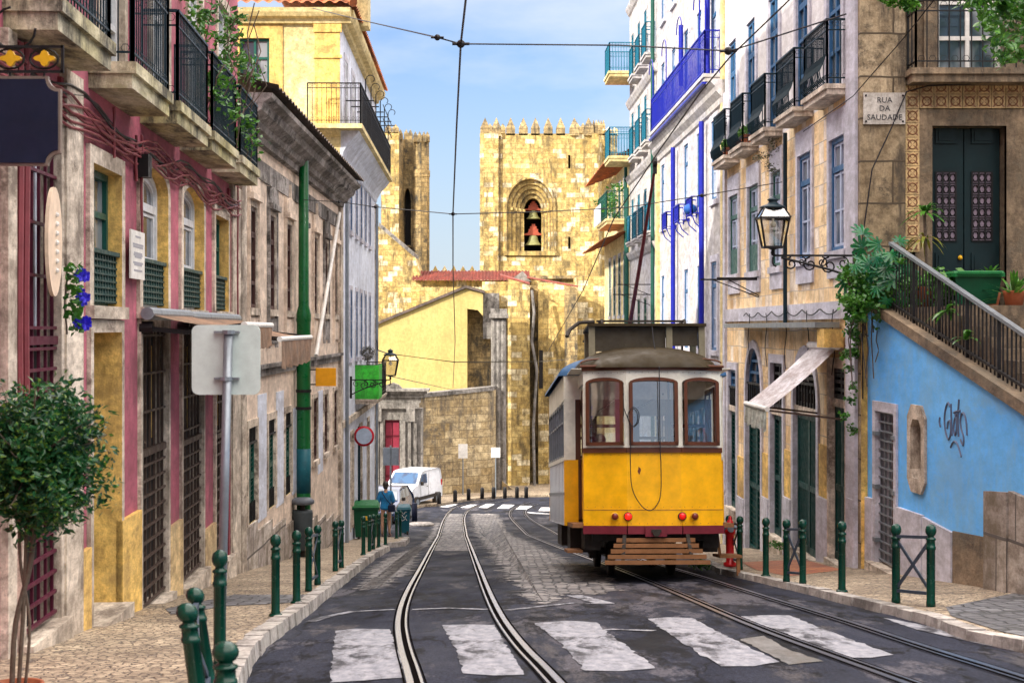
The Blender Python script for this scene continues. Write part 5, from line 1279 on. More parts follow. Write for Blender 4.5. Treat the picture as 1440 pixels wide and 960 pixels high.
for k in range(rings):
    oi = lerp_o(k/rings); oo = lerp_o((k+1)/rings); wd = -.9+.9*k/rings
    a = outline(*oi, n=14); b = outline(*oo, n=14)
    for i in range(len(a)-1):
        m.poly([TW.p(*a[i], wd), TW.p(*a[i+1], wd), TW.p(*b[i+1], wd), TW.p(*b[i], wd)]); m.poly([TW.p(*b[i], wd), TW.p(*b[i+1], wd), TW.p(*b[i+1], wd+.9/rings), TW.p(*b[i], wd+.9/rings)])
    mo = MB(); mo.tube([TW.p(x, y, wd+.05) for x, y in b], .085, 5); mo.build('archivolt', M['cath_dark'], tw)  # darker colour draws shade into the arch grooves
    for x in (oi[0], oi[1]): m.box(TW.p(x-.09, 0).x, TW.p(x+.09, 0).x, dT-wd-.12, dT-wd+.06, oi[3]-oi[4]-.1, oi[3]-oi[4]+.12)
a = outline(*base_o, n=14)
for i in range(len(a)-1): m.poly([TW.p(*a[i], -.9), TW.p(*a[i+1], -.9), TW.p(*a[i+1], -2.2), TW.p(*a[i], -2.2)])
TW.box(m, ho[0]-.2, ho[1]+.2, ho[2]-.3, ho[2], -.9, .18)
ring = outline(*lerp_o(1.08), n=14); m.tube([TW.p(x, y, .05) for x, y in ring], .11, 5)
m.build('pointed_arch', M['cath'], tw)
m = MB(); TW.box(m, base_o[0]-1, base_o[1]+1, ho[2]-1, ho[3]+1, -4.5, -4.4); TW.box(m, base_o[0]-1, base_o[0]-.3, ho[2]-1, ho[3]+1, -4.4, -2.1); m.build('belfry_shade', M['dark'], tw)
m = MB(); TW.box(m, TW.px(700, 0)[0], TW.px(704, 0)[0], zb, zt, -.0, .06); TW.box(m, 0, TW.len+.2, TW.px(0, 392)[1], TW.px(0, 388)[1], -.01, .35); m.build('string_course', M['cath_dark'], tw)
for (yy, y2, y3) in ((296, 308, 283), (331, 345, 315)):
    c = P(750, yy, dT+1.6); sc = (y2-yy)/F*(dT+1.6)
    bell = thing('bell', 'upper bronze bell under a red wooden yoke in the tower opening' if yy < 300 else 'lower and wider bronze bell under a red wooden yoke in the tower opening', 'bell', c-V((0, 0, sc)), 'bells in the tower')
    pr = [(.5, 0), (.49, .06), (.42, .16), (.33, .35), (.28, .6), (.25, .85), (.18, .97), (.02, 1)]
    k = 1.0 if yy < 300 else 1.15
    MB().lathe([(r*k, z*sc) for r, z in pr], c-V((0, 0, sc)), 16).build('bell_body', paint('bronze_green', (.24, .24, .10), .5, .2), bell, True)
    h = (yy-y3)/F*dT; m = MB()
    prof = [(-.72, 0), (.72, 0), (.72, .12), (.38, .2), (.30, .42), (.34, .5), (.20, .62), (.24, .74), (.10, .85), (.12, 1), (-.12, 1), (-.10, .85), (-.24, .74), (-.20, .62), (-.34, .5), (-.30, .42), (-.38, .2), (-.72, .12)]
    m.prism([c+V((x, -.15, z*h)) for x, z in prof], V((0, .3, 0))); m.build('yoke', paint('red_yoke', (.36, .08, .045), .6, .2), bell)
# second part of the right tower, left tower
m = MB(); blk(m, 842, 868, 188, 112, 8); 
for x in (846, 856, 865): merlon(m, x, 190, 178, 9, 112)
m.build('rear_tower', M['cath'], CA)
m = MB(); blk(m, 536, 561, 186, 112, 6); lt = m.build('left_tower', M['cath'], CA)
m = MB()
a = P(561, 190, 112); b = P(568, 190, 114); m.add([(a.x, 112, zb), (b.x, 113.5, zb), (b.x, 113.5, a.z), (a.x, 112, a.z)], [(0, 1, 2, 3)])
LW = Wall.plan((P(566, 0, 114).x, 114), (P(583, 0, 114).x, 114), (0, -1)); lo_ = (LW.px(568.5, 0)[0], LW.px(578, 0)[0], LW.px(570, 345)[1], LW.px(570, 265)[1], 1.1)
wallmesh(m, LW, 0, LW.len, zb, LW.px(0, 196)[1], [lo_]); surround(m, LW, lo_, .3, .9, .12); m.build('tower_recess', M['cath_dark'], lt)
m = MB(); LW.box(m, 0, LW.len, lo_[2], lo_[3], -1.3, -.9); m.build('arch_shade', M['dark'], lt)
c = P(592, 0, 113.5); rad = 12/F*113.5; m = MB()
def octo(r, z0, z1): m.lathe([(r, z0), (r, z1)], (c.x, c.y, 0), 8)
octo(rad, zb, P(0, 249, 113.5).z); octo(rad*1.06, P(0, 249, 113.5).z, P(0, 240, 113.5).z); octo(rad*.96, P(0, 240, 113.5).z, P(0, 197, 113.5).z); m.build('turret', M['cath_dark'], lt)
m = MB()
for x in (546, 556): merlon(m, x, 187, 174, 9, 112)
for x, d in ((563, 112.5), (571, 115), (577, 115)): merlon(m, x, 196, 181, 6, d)
for x, d in ((584, 112.8), (590, 112.2), (596, 112.3), (601, 112.9)): merlon(m, x, 199, 184, 6, d, .4)
m.build('merlons', M['cath_dark'], lt)
# lower masses
m = MB(); slab(m, [(505, 318), (535, 318), (582, 360), (594, 392), (594, 720), (505, 720)], 98, 5); m.build('transept', M['cath'], CA)
m = MB(); m.obox(P(533, 319, 97.8), P(582, 361, 97.8)-P(533, 319, 97.8), V((0, 5, 0)), V((0, 0, .28))); m.build('coping', M['greystone'], CA)
m = MB(); blk(m, 578, 760, 394, 97, 4); blk(m, 590, 745, 404, 95, 2.2); m.build('nave_wall', M['cath'], CA)
m = MB(); a = P(579, 396, 96.5); b = P(745, 396, 96.5); tileroof(m, a, V((b.x-a.x, 0, 0)), V((0, 3.4, .75)), 34, .09, 4); 
a = P(703, 388, 92.5); b = P(745, 400, 90.5); m.prism([a, b, b+V((0, 0, .08)), a+V((0, 0, .08))], V((0, 2.0, .12)))
a = P(741, 391, 94); b = P(813, 404, 91.2); m.prism([a, b, b+V((0, 0, .08)), a+V((0, 0, .08))], V((0, 2.0, .10))); m.build('red_roof', M['red_roof'], CA)
m = MB(); slab(m, [(720, 392), (735, 381), (748, 396)], 95.2, 3); m.build('small_gable', M['greystone'], CA)
m = MB()
for x in (612, 625, 638, 651, 664): merlon(m, x, 386, 373, 9, 118, .5, .3)
blk(m, 600, 680, 385, 118.2, 1); m.build('rear_battlement', M['cath'], CA)
m = MB(); blk(m, 678, 716, 396, 92.5, 6); slab(m, [(714, 392), (745, 400), (745, 720), (714, 720)], 91, 6); slab(m, [(757, 396), (796, 402), (796, 720), (757, 720)], 92, 6); blk(m, 812, 900, 388, 95, 6); m.build('buttress', M['cath'], CA)
m = MB(); blk(m, 745, 757, 401, 94, 5); slab(m, [(795, 402), (812, 405), (812, 720), (795, 720)], 90.4, 6); blk(m, 657, 690, 420, 91.5, 4); m.build('weathered_buttress', M['cath_dark'], CA)
m = MB(); pts = [P(748, 408, 90.8), P(751, 440, 90.6), P(748, 480, 90.8), P(755, 520, 90.6), P(750, 600, 90.8), P(752, 690, 90.7)]; m.tube(pts, .09, 6); m.build('downspout', M['greystone'], CA)
m = MB()
for x in (694.5, 701, 707.5): m.cyl(P(x, 450, 87.8), P(x, 700, 87.8), .16, n=8)
m.box(P(691, 0, 88).x, P(712, 0, 88).x, 88, 90, zb, P(0, 447, 88).z); m.box(P(688, 0, 88).x, P(715, 0, 88).x, 87.4, 90, P(0, 447, 88).z, P(0, 441, 88).z); m.box(P(690, 0, 88).x, P(713, 0, 88).x, 87.6, 90, P(0, 441, 88).z+.002, P(0, 434, 88).z); m.build('grey_pilaster', M['greystone'], CA)
m = MB(); blk(m, 758, 763.5, 492, 91.95, .1, 510); m.build('slit_window', M['dark'], CA)
m = MB(); slab(m, [(706, 708), (706, 676), (742, 706)], 87.5, .5); m.build('ramp_wall', M['retain'], CA)
# plastered annex
AX = thing('annex', 'plain pale yellow plastered building with a slanting roofline in front of the cathedral', 'building', P(600, 560, 90))
m = MB(); slab(m, [(490, 474), (527, 458), (655, 406), (679, 413), (679, 444), (672, 436), (657, 434), (657, 720), (490, 720)], 90, 1.4); m.build('wall', M['lemon'], AX)
m = MB(); m.obox(P(490, 473, 89.8), P(655, 405, 89.8)-P(490, 473, 89.8), V((0, 3, 0)), V((0, 0, .16))); m.obox(P(655.2, 405, 89.8), P(681, 412, 89.8)-P(655.2, 405, 89.8), V((0, 3, 0)), V((0, 0, .16))); m.build('roof_edge', M['dark_roof'], AX)
m = MB(); blk(m, 679.3, 702, 412, 91, 1.3, 440); m.build('slate_patch', M['greystone'], AX)
# retaining wall and gate
RW = thing('retaining_wall', 'long streaked stone retaining wall along the far pavement', 'wall', P(640, 700, 84.5))
m = MB(); a = P(583, 560, 83); b = P(692, 549, 86); vs = [a, b]; 
q = [V((a.x, a.y, gz(-5, 84)-1)), V((b.x, b.y, gz(0, 86)-1)), b, a]; m.prism(q, V((.3, 2.5, 0))); m.build('wall', M['retain'], RW)
m = MB(); m.obox(a+V((0, -.1, 0)), b-a, V((.3, 2.8, 0)), V((0, 0, .22))); m.build('coping', M['greystone'], RW)
GT = thing('stone_gate', 'carved stone gateway with grey cornice around a dark red door', 'gate', P(560, 702, 80))
m = MB(); d = 80
def gb(x0, x1, y0, y1, w0, w1): a = P(x0, y1, d); b = P(x1, y0, d); m.box(a.x, b.x, d-w1, d-w0, a.z, b.z)
gb(505, 541, 590, 715, -.8, 0); gb(562, 594, 590, 715, -.8, 0); gb(505, 594, 574, 590, -.8, .02)
for x in (531, 537, 568, 576, 584): gb(x-2.2, x+2.2, 592, 706, .0, .18)
gb(500, 590, 566, 574, 0, .28); gb(527, 592, 558, 566, -.02, .2); gb(520, 596, 553, 558, -.3, .4); gb(505, 600, 549, 553.2, -.4, .6); gb(515, 604, 546, 549.3, -.5, .8)
for x in (531, 578): gb(x-6, x+6, 568, 592, .18, .3)
a = [P(x, y, d-.3) for x, y in ((535, 546), (565, 546), (560, 541), (552, 538), (543, 541))]; m.prism(a, V((0, .6, 0)))
m.build('portal', M['greystone'], GT)
m = MB(); gb(541, 562, 588, 712, -.35, -.25); gd_ = m.build('door', paint('dark_red_door', (.17, .015, .03), .5, .2), GT)
m = MB()
for x0, x1 in ((542.2, 550.8), (552.2, 561)):
    for y0, y1 in ((594, 612), (616, 640), (644, 668), (672, 700)): gb(x0, x1, y0, y1, -.25, -.18)
m.build('door_panels', paint('red_door_panel', (.21, .02, .04), .5, .2), gd_)
# distant hillside beyond everything
m = MB(); m.poly([(-300, 500, 10), (300, 500, 10), (300, 500, -60), (-300, 500, -60)]); 
# ================================================================== TRAM
M['ty'] = paint('tram_yellow', (.92, .46, .002), .45, .10, (.40, .17, .01), scale=3, coat=.05); M['tc'] = paint('tram_cream', (.84, .82, .70), .4, .15, (.45, .38, .25), scale=4, coat=.1)
M['tred'] = paint('tram_bumper_red', (.17, .018, .03), .5, .4, (.15, .06, .05)); M['troof'] = paint('tram_roof_brown', (.03, .019, .004), .6, .4, (.06, .045, .02), scale=3); M['tblue'] = paint('tram_roof_blue', (.06, .15, .30), .45, .2)
M['tmah'] = paint('mahogany_frame', (.10, .032, .014), .4, .2, (.06, .02, .01)); M['tside'] = flat('tram_side_white', (.80, .84, .90), .22)
M['wood'] = paint('worn_slats', (.24, .11, .045), .7, .5, (.09, .045, .02)); M['under'] = paint('underframe', (.035, .028, .022), .7, .4, (.08, .05, .03))
tx, ty_ = 2.0, 21.8
TR_ = thing('tram', 'yellow and cream vintage tram seen from behind with its trolley pole raised', 'tram', (tx, ty_, gz(tx, ty_)+.01), None, False, (R(-6.1), 0, R(1.2)))
Z0, Z1, Z2, Z3, Z4 = .77, 1.79, 1.86, 2.95, 3.0
rp_ = [(-.98, .20), (-.38, .03), (.38, .03), (.98, .20)]
def endpanels(rp, face, label):
    ws = [Wall.plan(rp[i], rp[i+1], (0, face)) for i in range(3)]
    m = MB()
    n = 12
    low = MB(); cream = MB()
    ops = []
    for i, W in enumerate(ws):
        mg = .035
        o = (mg if i else .05, W.len-(mg if i < 2 else .05), 1.89, 2.85, .08); ops.append(o)
        wallmesh(cream, W, 0, W.len, Z2, Z3, [o])
        W.box(low, 0, W.len, Z0+.22, Z1, -.03, 0); W.box(low, -.0, W.len, Z0, Z0+.22, -.03, .022)
    b = low.build('end_panel', M['ty'], TR_); c = cream.build('end_frame', M['tc'], TR_)
    m = MB()
    for W in ws: W.box(m, 0, W.len, Z1, Z2, -.02, .03)
    m.build('belt_rail', M['tmah'], TR_)
    for W, o in zip(ws, ops):
        m = MB(); gridbars(m, W, o, -.02, (), (), .03, .05, .05); wf = m.build('window', M['tmah'], TR_)
        g = MB(); g.poly([W.p(x, y, -.01) for x, y in outline(*o)]); g.build('pane', M['clear'], wf)
    m = MB(); 
    for W in ws: W.box(m, -.01, W.len+.01, Z3, Z4, -.03, .05)
    m.build('roof_rim', M['tmah'], TR_)
    return ws
endpanels(rp_, -1, '')
rf = [(-.98, 7.5), (-.38, 7.67), (.38, 7.67), (.98, 7.5)]; endpanels(rf, 1, '')
# platform sides, saloon
YS0, YS1 = 1.38, 6.30; HWD = 1.19
def box1(name, mat, *bx, parent=TR_):
    m = MB()
    for b in bx: m.box(*b)
    return m.build(name, M[mat], parent)
for ya, yb, s in ((.20, YS0, 1), (YS1, 7.5, 1)):
    for x in (-.98, .98):
        sx = .03 if x < 0 else -.03
        x0, x1 = sorted((x, x+sx))
        rear = ya < 3
        e0 = ya if rear else yb-.22; 
        box1('platform_side', 'ty', (x0, x1, e0, e0+.22, Z0, Z1)); box1('platform_frame', 'tc', (x0, x1, e0, e0+.10, Z1, Z3), (x0, x1, ya, yb, 2.78, Z3))
        d0, d1 = (ya+.24, yb-.05) if rear else (ya+.05, yb-.24)
        dd = MB(); xi = x+sx*1.6; a, b = sorted((xi, xi+sx*.6)); dd.box(a, b, d0, d1, .85, 1.75); g = dd.build('door', M['ty'], TR_)
        dd = MB()
        for (p, q, r, t) in ((d0, d0+.06, 1.75, 2.72), (d1-.06, d1, 1.75, 2.72), ((d0+d1)/2-.03, (d0+d1)/2+.03, .85, 2.72), (d0, d1, 2.66, 2.74), (d0, d1, 1.75, 1.82)): dd.box(a, b, p, q, r, t)
        dd.build('door_frame', M['tmah'], g)
for x in (-HWD, HWD):
    s = 1 if x > 0 else -1; a, b = sorted((x, x-s*.04))
    box1('saloon_lower', 'tside', (a, b, YS0+.16, YS1-.16, Z0-.02, 1.72))
    box1('saloon_corner', 'ty', (a-.001*s, b-.001*s, YS0, YS0+.16, Z0-.02, 1.72), (a-.001*s, b-.001*s, YS1-.16, YS1, Z0-.02, 1.72))
    m = MB(); n = 7; pw = (YS1-YS0)/n
    for k in range(n+1): c = YS0+pw*k; m.box(a, b, max(YS0, c-.06), min(YS1, c+.06), 1.72, 2.62)
    m.box(a, b, YS0, YS1, 2.60, 2.98); m.box(a-.015 if s < 0 else a, b if s < 0 else b+.015, YS0, YS1, 1.70, 1.76); m.build('saloon_frame', M['tc'], TR_)
    m = MB()
    for k in range(1, 11): c = YS0+(YS1-YS0)*k/11; xx = x+s*.006; m.box(min(x, xx), max(x, xx), c-.012, c+.012, Z0, 1.70)
    xx = x+s*.012; m.box(min(x, xx), max(x, xx), YS0, YS1, 1.2, 1.24); m.build('panel_beading', M['grey_metal'], TR_)
    for k in range(n):
        W = Wall.plan((x, YS0+pw*k+.06), (x, YS0+pw*(k+1)-.06), (s, 0)); o = (0, W.len, 1.76, 2.60, .08)
        m = MB(); gridbars(m, W, o, .02, (), (.62,), .03, .03, .035); wf = m.build('side_window', M['grey_metal'], TR_)
        g = MB(); g.poly([W.p(p, q, -.02) for p, q in outline(*o)]); g.build('pane', M['clear'], wf)
# bulkheads between platform and saloon
for y in (YS0, YS1-.04):
    m = MB()
    for (x0, x1, z0, z1) in ((-1.15, -.98, .80, 1.72), (.98, 1.15, .80, 1.72)): m.box(x0, x1, y, y+.04, z0, z1)
    m.build('bulkhead_panel', M['ty'], TR_)
    m = MB()
    for (x0, x1, z0, z1) in ((-1.15, -1.02, 1.72, 2.62), (1.02, 1.15, 1.72, 2.62), (-1.15, 1.15, 2.62, 2.98)): m.box(x0, x1, y, y+.04, z0, z1)
    m.build('bulkhead_frame', M['tc'], TR_)
    m = MB()
    for (x0, x1, z0, z1) in ((-1.02, -.94, 1.6, 2.62), (.94, 1.02, 1.6, 2.62), (-.42, -.34, .85, 2.62), (.34, .42, .85, 2.62), (-1.0, -.42, .85, 1.65), (.42, 1.0, .85, 1.65), (-.98, -.42, 2.2, 2.25), (.42, .98, 2.2, 2.25)): m.box(x0, x1, y+.005, y+.035, z0, z1)
    m.build('bulkhead_woodwork', M['tmah'], TR_)
box1('floor', 'wood', (-1.14, 1.14, .2, 7.5, .74, .80)); box1('ceiling', 'tc', (-1.14, 1.14, .25, 7.45, 2.985, 2.995))
for k in range(6):
    for x in (-.62, .62):
        m = MB(); y = 1.9+k*.72; m.bbox(x-.42, x+.42, y, y+.40, 1.16, 1.24); m.bbox(x-.42, x+.42, y+.40, y+.46, 1.1, 1.75); m.box(x-.38, x+.38, y+.1, y+.3, .8, 1.16); m.build('seat', M['wood'], TR_)
m = MB()
for x in (-.3, .3): m.cyl((x, .7, .8), (x, .7, 2.98), .018); m.cyl((x, 6.9, .8), (x, 6.9, 2.98), .018); m.cyl((x, YS0, 2.7), (x, YS1, 2.7), .016)
m.cyl((-.45, .35, .8), (-.45, .35, 1.75), .09); m.bar((-.6, .35, 1.78), (-.25, .35, 1.82), .05); m.cyl((-.2, .3, 1.9), (-.2, .3, 2.35), .03); m.build('controls', M['black_iron'], TR_)
# roof
def roofmesh(y0, y1, hw, rise, end0, end1, mat, name, zb_=2.985, ny=22, nx=20, pinch=.30):
    m = MB(); vs = []
    for j in range(ny+1):
        y = y0+(y1-y0)*(.5-.5*math.cos(math.pi*j/ny)); t0 = min(1, (y-y0)/end0) if end0 else 1; t1 = min(1, (y1-y)/end1) if end1 else 1; t = min(t0, t1)
        hh = rise*math.sqrt(max(0, 1-(1-t)**2.2)); ww = hw*(1-pinch*(1-min(1, t*1.0))**3)
        for i in range(nx+1):
            q = -1+2*i/nx; q = math.sin(q*math.pi/2); vs.append((q*ww, y, zb_+hh*math.sqrt(max(0, 1-abs(q)**2.3))))
    fs = [(j*(nx+1)+i, j*(nx+1)+i+1, (j+1)*(nx+1)+i+1, (j+1)*(nx+1)+i) for j in range(ny) for i in range(nx)]
    m.add(vs, fs); return m.build(name, M[mat], TR_, True)
roofmesh(-.06, 2.0, 1.06, .40, 1.5, 0, 'troof', 'rear_hood'); roofmesh(5.7, 7.78, 1.05, .30, 0, 1.5, 'troof', 'front_hood')
roofmesh(1.30, 6.40, 1.27, .34, .12, .12, 'tblue', 'saloon_roof', 2.975)
m = MB()
for y in (.0, 1.5, 6.0): pass
pp = []
m.tube([(x, -.02+.17*(abs(x)/1.02)**2, 3.01) for x in [i*.102-1.02 for i in range(21)]], .025, 6)
for c in (-.68, 0, .68): m.tube([(c+.33*math.sin(a), .14+.16*(abs(c)), 3.06+.07*math.cos(a*1.0)) for a in [i*.25-1.5 for i in range(13)]], .012, 4)
m.build('gutter', M['tmah'], TR_)
# roof destination board
m = MB(); m.box(-.86, .88, .78, 1.9, 3.66, 3.70); m.build('board_top', M['troof'], TR_)
m = MB(); 
for x in (-.80, .34, .82): m.box(x-.045, x+.045, .84, .92, 3.15, 3.66)
for x in (-.80, .82): m.box(x-.045, x+.045, 1.78, 1.86, 3.25, 3.66)
m.build('board_posts', M['tc'] if False else paint('aged_board', (.20, .18, .12), .6, .4), TR_)
m = MB(); m.box(-.75, .29, .90, .94, 3.30, 3.655); m.box(.39, .77, .90, .94, 3.38, 3.655); m.build('destination_board', paint('dark_board', (.05, .04, .025), .6, .3), TR_)
m = MB(); 
for x in (-.62, .62): m.tube([(x, 1.2, 3.72), (x, 1.25, 3.80), (x, 4.5, 3.82), (x, 4.6, 3.3)], .022, 5)
for y in (1.3, 2.0, 2.8, 3.6, 4.4): m.bar((-.7, y, 3.79), (.62, y, 3.79), .03)
for y in (1.4, 3.0, 4.4): 
    for x in (-.6, .6): m.bar((x, y, 3.2), (x, y, 3.8), .03)
m.tube([(-.72, 1.5, 3.80), (-.95, 1.4, 3.78), (-1.1, 1.3, 3.66), (-1.15, 1.2, 3.55)], .03, 6); m.build('trolley_plank', M['under'], TR_)
# trolley pole up to the wire
LOC = Matrix.Translation(TR_.location) @ TR_.rotation_euler.to_matrix().to_4x4()
def tloc(p): return LOC.inverted() @ V(p)
tip = tloc(P(921, 236, 20.6)); m = MB(); b0 = V((.0, 3.6, 3.84)); m.tube([b0, b0.lerp(tip, .5)+V((0, 0, -.05)), tip], [.035, .028, .018], 7); tp = m.build('trolley_pole', paint('pole_red', (.20, .02, .03), .5, .3), TR_)
m = MB(); m.cyl(tip+V((-.025, 0, .07)), tip+V((.025, 0, .07)), .07); m.bar(tip-V((0, 0, .08)), tip+V((0, 0, .1)), .05); m.build('trolley_wheel', M['black_iron'], tp)
m = MB(); m.cyl((0, 3.6, 3.4), (0, 3.6, 3.86), .12, .06); m.cyl((-.3, 3.6, 3.8), (.3, 3.6, 3.8), .04); m.build('pole_base', M['under'], TR_)
# rope
def cat(a, b, sag, n=10): a, b = V(a), V(b); return [a.lerp(b, i/n)+V((0, 0, -sag*4*(i/n)*(1-i/n))) for i in range(n+1)]
fx = lambda x: .03-.06
m = MB(); pts = [(.08, .85, 3.73), (.08, .5, 3.34), (.08, .0, 3.06), (.08, -.07, 2.8), (.08, -.05, 2.0), (.09, -.05, 1.6), (.085, -.05, 1.25), (.04, -.05, 1.08), (-.07, -.05, .98), (-.2, -.05, 1.06), (-.32, -.05, 1.3), (-.34, -.05, 1.7), (-.33, -.05, 2.1), (-.37, -.06, 2.3), (-.30, -.07, 2.42), (-.22, -.07, 2.36), (-.22, -.07, 2.22), (-.30, -.06, 2.15), (-.36, -.05, 2.25), (-.42, -.04, 2.4)]
m.tube(cr(pts, 5), .007, 5); m.build('trolley_rope', M['wire'], TR_)
# panel seams, rivets and a rust spot
m = MB()
for i in range(3):
    W = Wall.plan(rp_[i], rp_[i+1], (0, -1)); W.box(m, 0, W.len, Z0+.215, Z0+.225, .0, .026)
    k = .05
    while k < W.len: 
        for z in (Z0+.03, Z0+.26, Z1-.03): m.sph(W.p(k, z, .024 if z < Z0+.2 else .001), .006, 6, 4)
        k += .115
    for z in (Z2+.04, Z3-.03):
        k = .05
        while k < W.len: m.sph(W.p(k, z, .001), .005, 6, 4); k += .09
m.build('rivets', paint('rivet_paint', (.35, .18, .03), .5, .3), TR_)
W = Wall.plan(rp_[1], rp_[2], (0, -1)); m = MB(); m.poly([W.p(.175+.022*math.cos(a*.7)*(1+.4*math.sin(a*3)), 1.54+.05*math.sin(a*.7)*(1+.3*math.cos(a*2)), .003) for a in range(9)]); m.build('rust_spot', flat('rust', (.14, .03, .01), .8), TR_)
# lamps, bumper, fender
def lamp(x, lit):
    y = .03-.02; m = MB(); m.lathe([(.060, 0), (.060, .03), (.050, .045)], (x, y, .90), 16, Matrix.Rotation(R(90), 3, 'X')); l = m.build('tail_lamp', M['under'] if lit else M['gold'], TR_, True)
    m = MB(); m.lathe([(.048, .0), (.048, .045), (.038, .06), (.016, .066)], (x, y, .90), 16, Matrix.Rotation(R(90), 3, 'X'))
    m.build('lens', flat('lit_red_lens', (.65, .01, .008), .2, 0, (1, .012, .004), .55 if lit > 1 else .10) if lit else flat('unlit_amber_lens', (.16, .02, .008), .15), l, True)
lamp(-.56, 0); lamp(-.375, 2); lamp(.385, 1); lamp(.56, 0)
m = MB(); W = Wall.plan((-.97, .17), (-.35, .0), (0, -1)); 
for i in range(3): W = Wall.plan(rp_[i], rp_[i+1], (0, -1)); W.box(m, -.0, W.len, Z0-.115, Z0-.002, -.05, .06)
m.box(-.14, .16, -.07, .0, Z0-.15, Z0+.0); m.build('bumper', M['tred'], TR_)
m = MB(); m.box(-.06, .08, -.10, -.06, Z0-.09, Z0-.05); m.cyl((0.01, -.12, Z0-.10), (.01, -.02, Z0-.10), .05); m.build('coupler', M['under'], TR_)
for k in range(5):
    z = .60-.075*k; x = .50+.045*k; m = MB(); m.box(-x-.04, x+.06, -.02-.05*k, .01-.05*k, z-.058, z); m.build('fender_slat', M['wood'], TR_)
m = MB()
for x in (-.42, .45): m.bar((x, .02, .68), (x+(-.05 if x < 0 else .05), -.18, .24), .05, .03)
m.build('fender_frame', M['under'], TR_)
box1('underframe', 'under', (-.85, .85, .35, 7.35, .55, .745), (-1.1, -.75, 1.5, 2.2, .35, .75), (-1.14, -.9, 3.2, 4.4, .40, .75), (.75, 1.1, 1.5, 2.4, .35, .75), (-.95, -.72, .5, 1.3, .42, .75), (.74, .97, .5, 1.25, .45, .75), (-.5, .5, 2.6, 4.9, .25, .6))
for y in (2.05, 4.75):
    m = MB(); m.cyl((-.8, y, .36), (.8, y, .36), .05); ax = m.build('axle', M['under'], TR_)
    for x in (-.46, .46):
        m = MB(); m.lathe([(.37, -.05), (.37, .04), (.34, .05), (.30, .03), (.12, .03), (.10, .07), (.0, .07)], (x, y, .36), 22, Matrix.Rotation(R(-90 if x < 0 else 90), 3, 'Y')); m.build('wheel', M['under'], ax, True)
    m = MB()
    for x in (-.72, .72): m.bbox(x-.06, x+.06, y-.16, y+.16, .25, .55)
    m.build('axlebox', M['under'], TR_)
m = MB(); m.box(.98, 1.3, .5, 1.2, .30, .34); m.bar((1.0, .6, .32), (.95, .6, .75), .04); m.bar((1.25, .55, .05), (1.25, .55, .32), .05); m.box(-1.2, -.98, .45, 1.3, .38, .42); m.build('step_board', M['wood'], TR_)
# ================================================================== people
def skinmesh(name, J, E, mat, parent, sub=2, root=0):
    me = bpy.data.meshes.new(name); names = list(J); me.from_pydata([J[k][0] for k in names], [(names.index(a), names.index(b)) for a, b in E], [])
    o = bpy.data.objects.new(name, me); COL.objects.link(o)
    sk = o.modifiers.new('s', 'SKIN'); sk.use_smooth_shade = True; sb = o.modifiers.new('u', 'SUBSURF'); sb.levels = sub; sb.render_levels = sub
    for i, k in enumerate(names):
        r = J[k][1]; r = r if isinstance(r, tuple) else (r, r); me.skin_vertices[0].data[i].radius = r; me.skin_vertices[0].data[i].use_root = (i == root)
    bpy.context.view_layer.update(); dg = bpy.context.evaluated_depsgraph_get(); nm = bpy.data.meshes.new_from_object(o.evaluated_get(dg)); bpy.data.objects.remove(o)
    nm.materials.clear(); nm.materials.append(mat); nm.name = name
    for p in nm.polygons: p.use_smooth = True
    ob = bpy.data.objects.new(name, nm); COL.objects.link(ob); ob.parent = parent; return ob
M['skin'] = paint('skin', (.50, .27, .17), .5, 0, scale=2); M['hair'] = flat('dark_hair', (.02, .012, .01), .6)
wp = G(542.5, 754, .115)
WM = thing('person', 'woman seen from behind in a blue tunic with a dark bag on a diagonal strap', 'person', wp, None, False, (0, 0, R(-6)))
J = {'pelvis': ((0, 0, .90), (.13, .10)), 'waist': ((0, .0, 1.04), (.115, .09)), 'chest': ((0, 0, 1.24), (.14, .10)), 'neckb': ((0, -.0, 1.40), (.06, .06)), 'neck': ((0, .01, 1.45), .045), 'head0': ((0, .015, 1.51), (.07, .08)), 'head1': ((0, .02, 1.60), (.072, .085)), 'head2': ((0, .01, 1.655), (.04, .05)), 'nose': ((0, .115, 1.545), .012),
     'shL': ((-.17, 0, 1.35), .055), 'elL': ((-.22, -.03, 1.10), .042), 'wrL': ((-.22, .06, .88), .028), 'haL': ((-.22, .09, .80), (.02, .035)), 'f1L': ((-.225, .10, .735), .010), 'f2L': ((-.215, .12, .74), .009), 'thL': ((-.19, .12, .79), .009),
     'shR': ((.17, 0, 1.35), .055), 'elR': ((.23, -.04, 1.11), .042), 'wrR': ((.20, .10, 1.0), .028), 'haR': ((.17, .16, .98), (.02, .035)), 'f1R': ((.15, .21, .965), .010), 'f2R': ((.155, .20, .94), .009), 'thR': ((.14, .17, 1.0), .009),
     'hipL': ((-.09, 0, .86), .085), 'knL': ((-.095, -.03, .48), .055), 'clL': ((-.10, -.06, .33), .052), 'anL': ((-.10, -.07, .09), .032), 'toL': ((-.11, .09, .03), (.035, .022)),
     'hipR': ((.09, 0, .86), .085), 'knR': ((.095, .07, .48), .055), 'clR': ((.10, .06, .33), .052), 'anR': ((.10, .06, .09), .032), 'toR': ((.11, .22, .03), (.035, .022))}
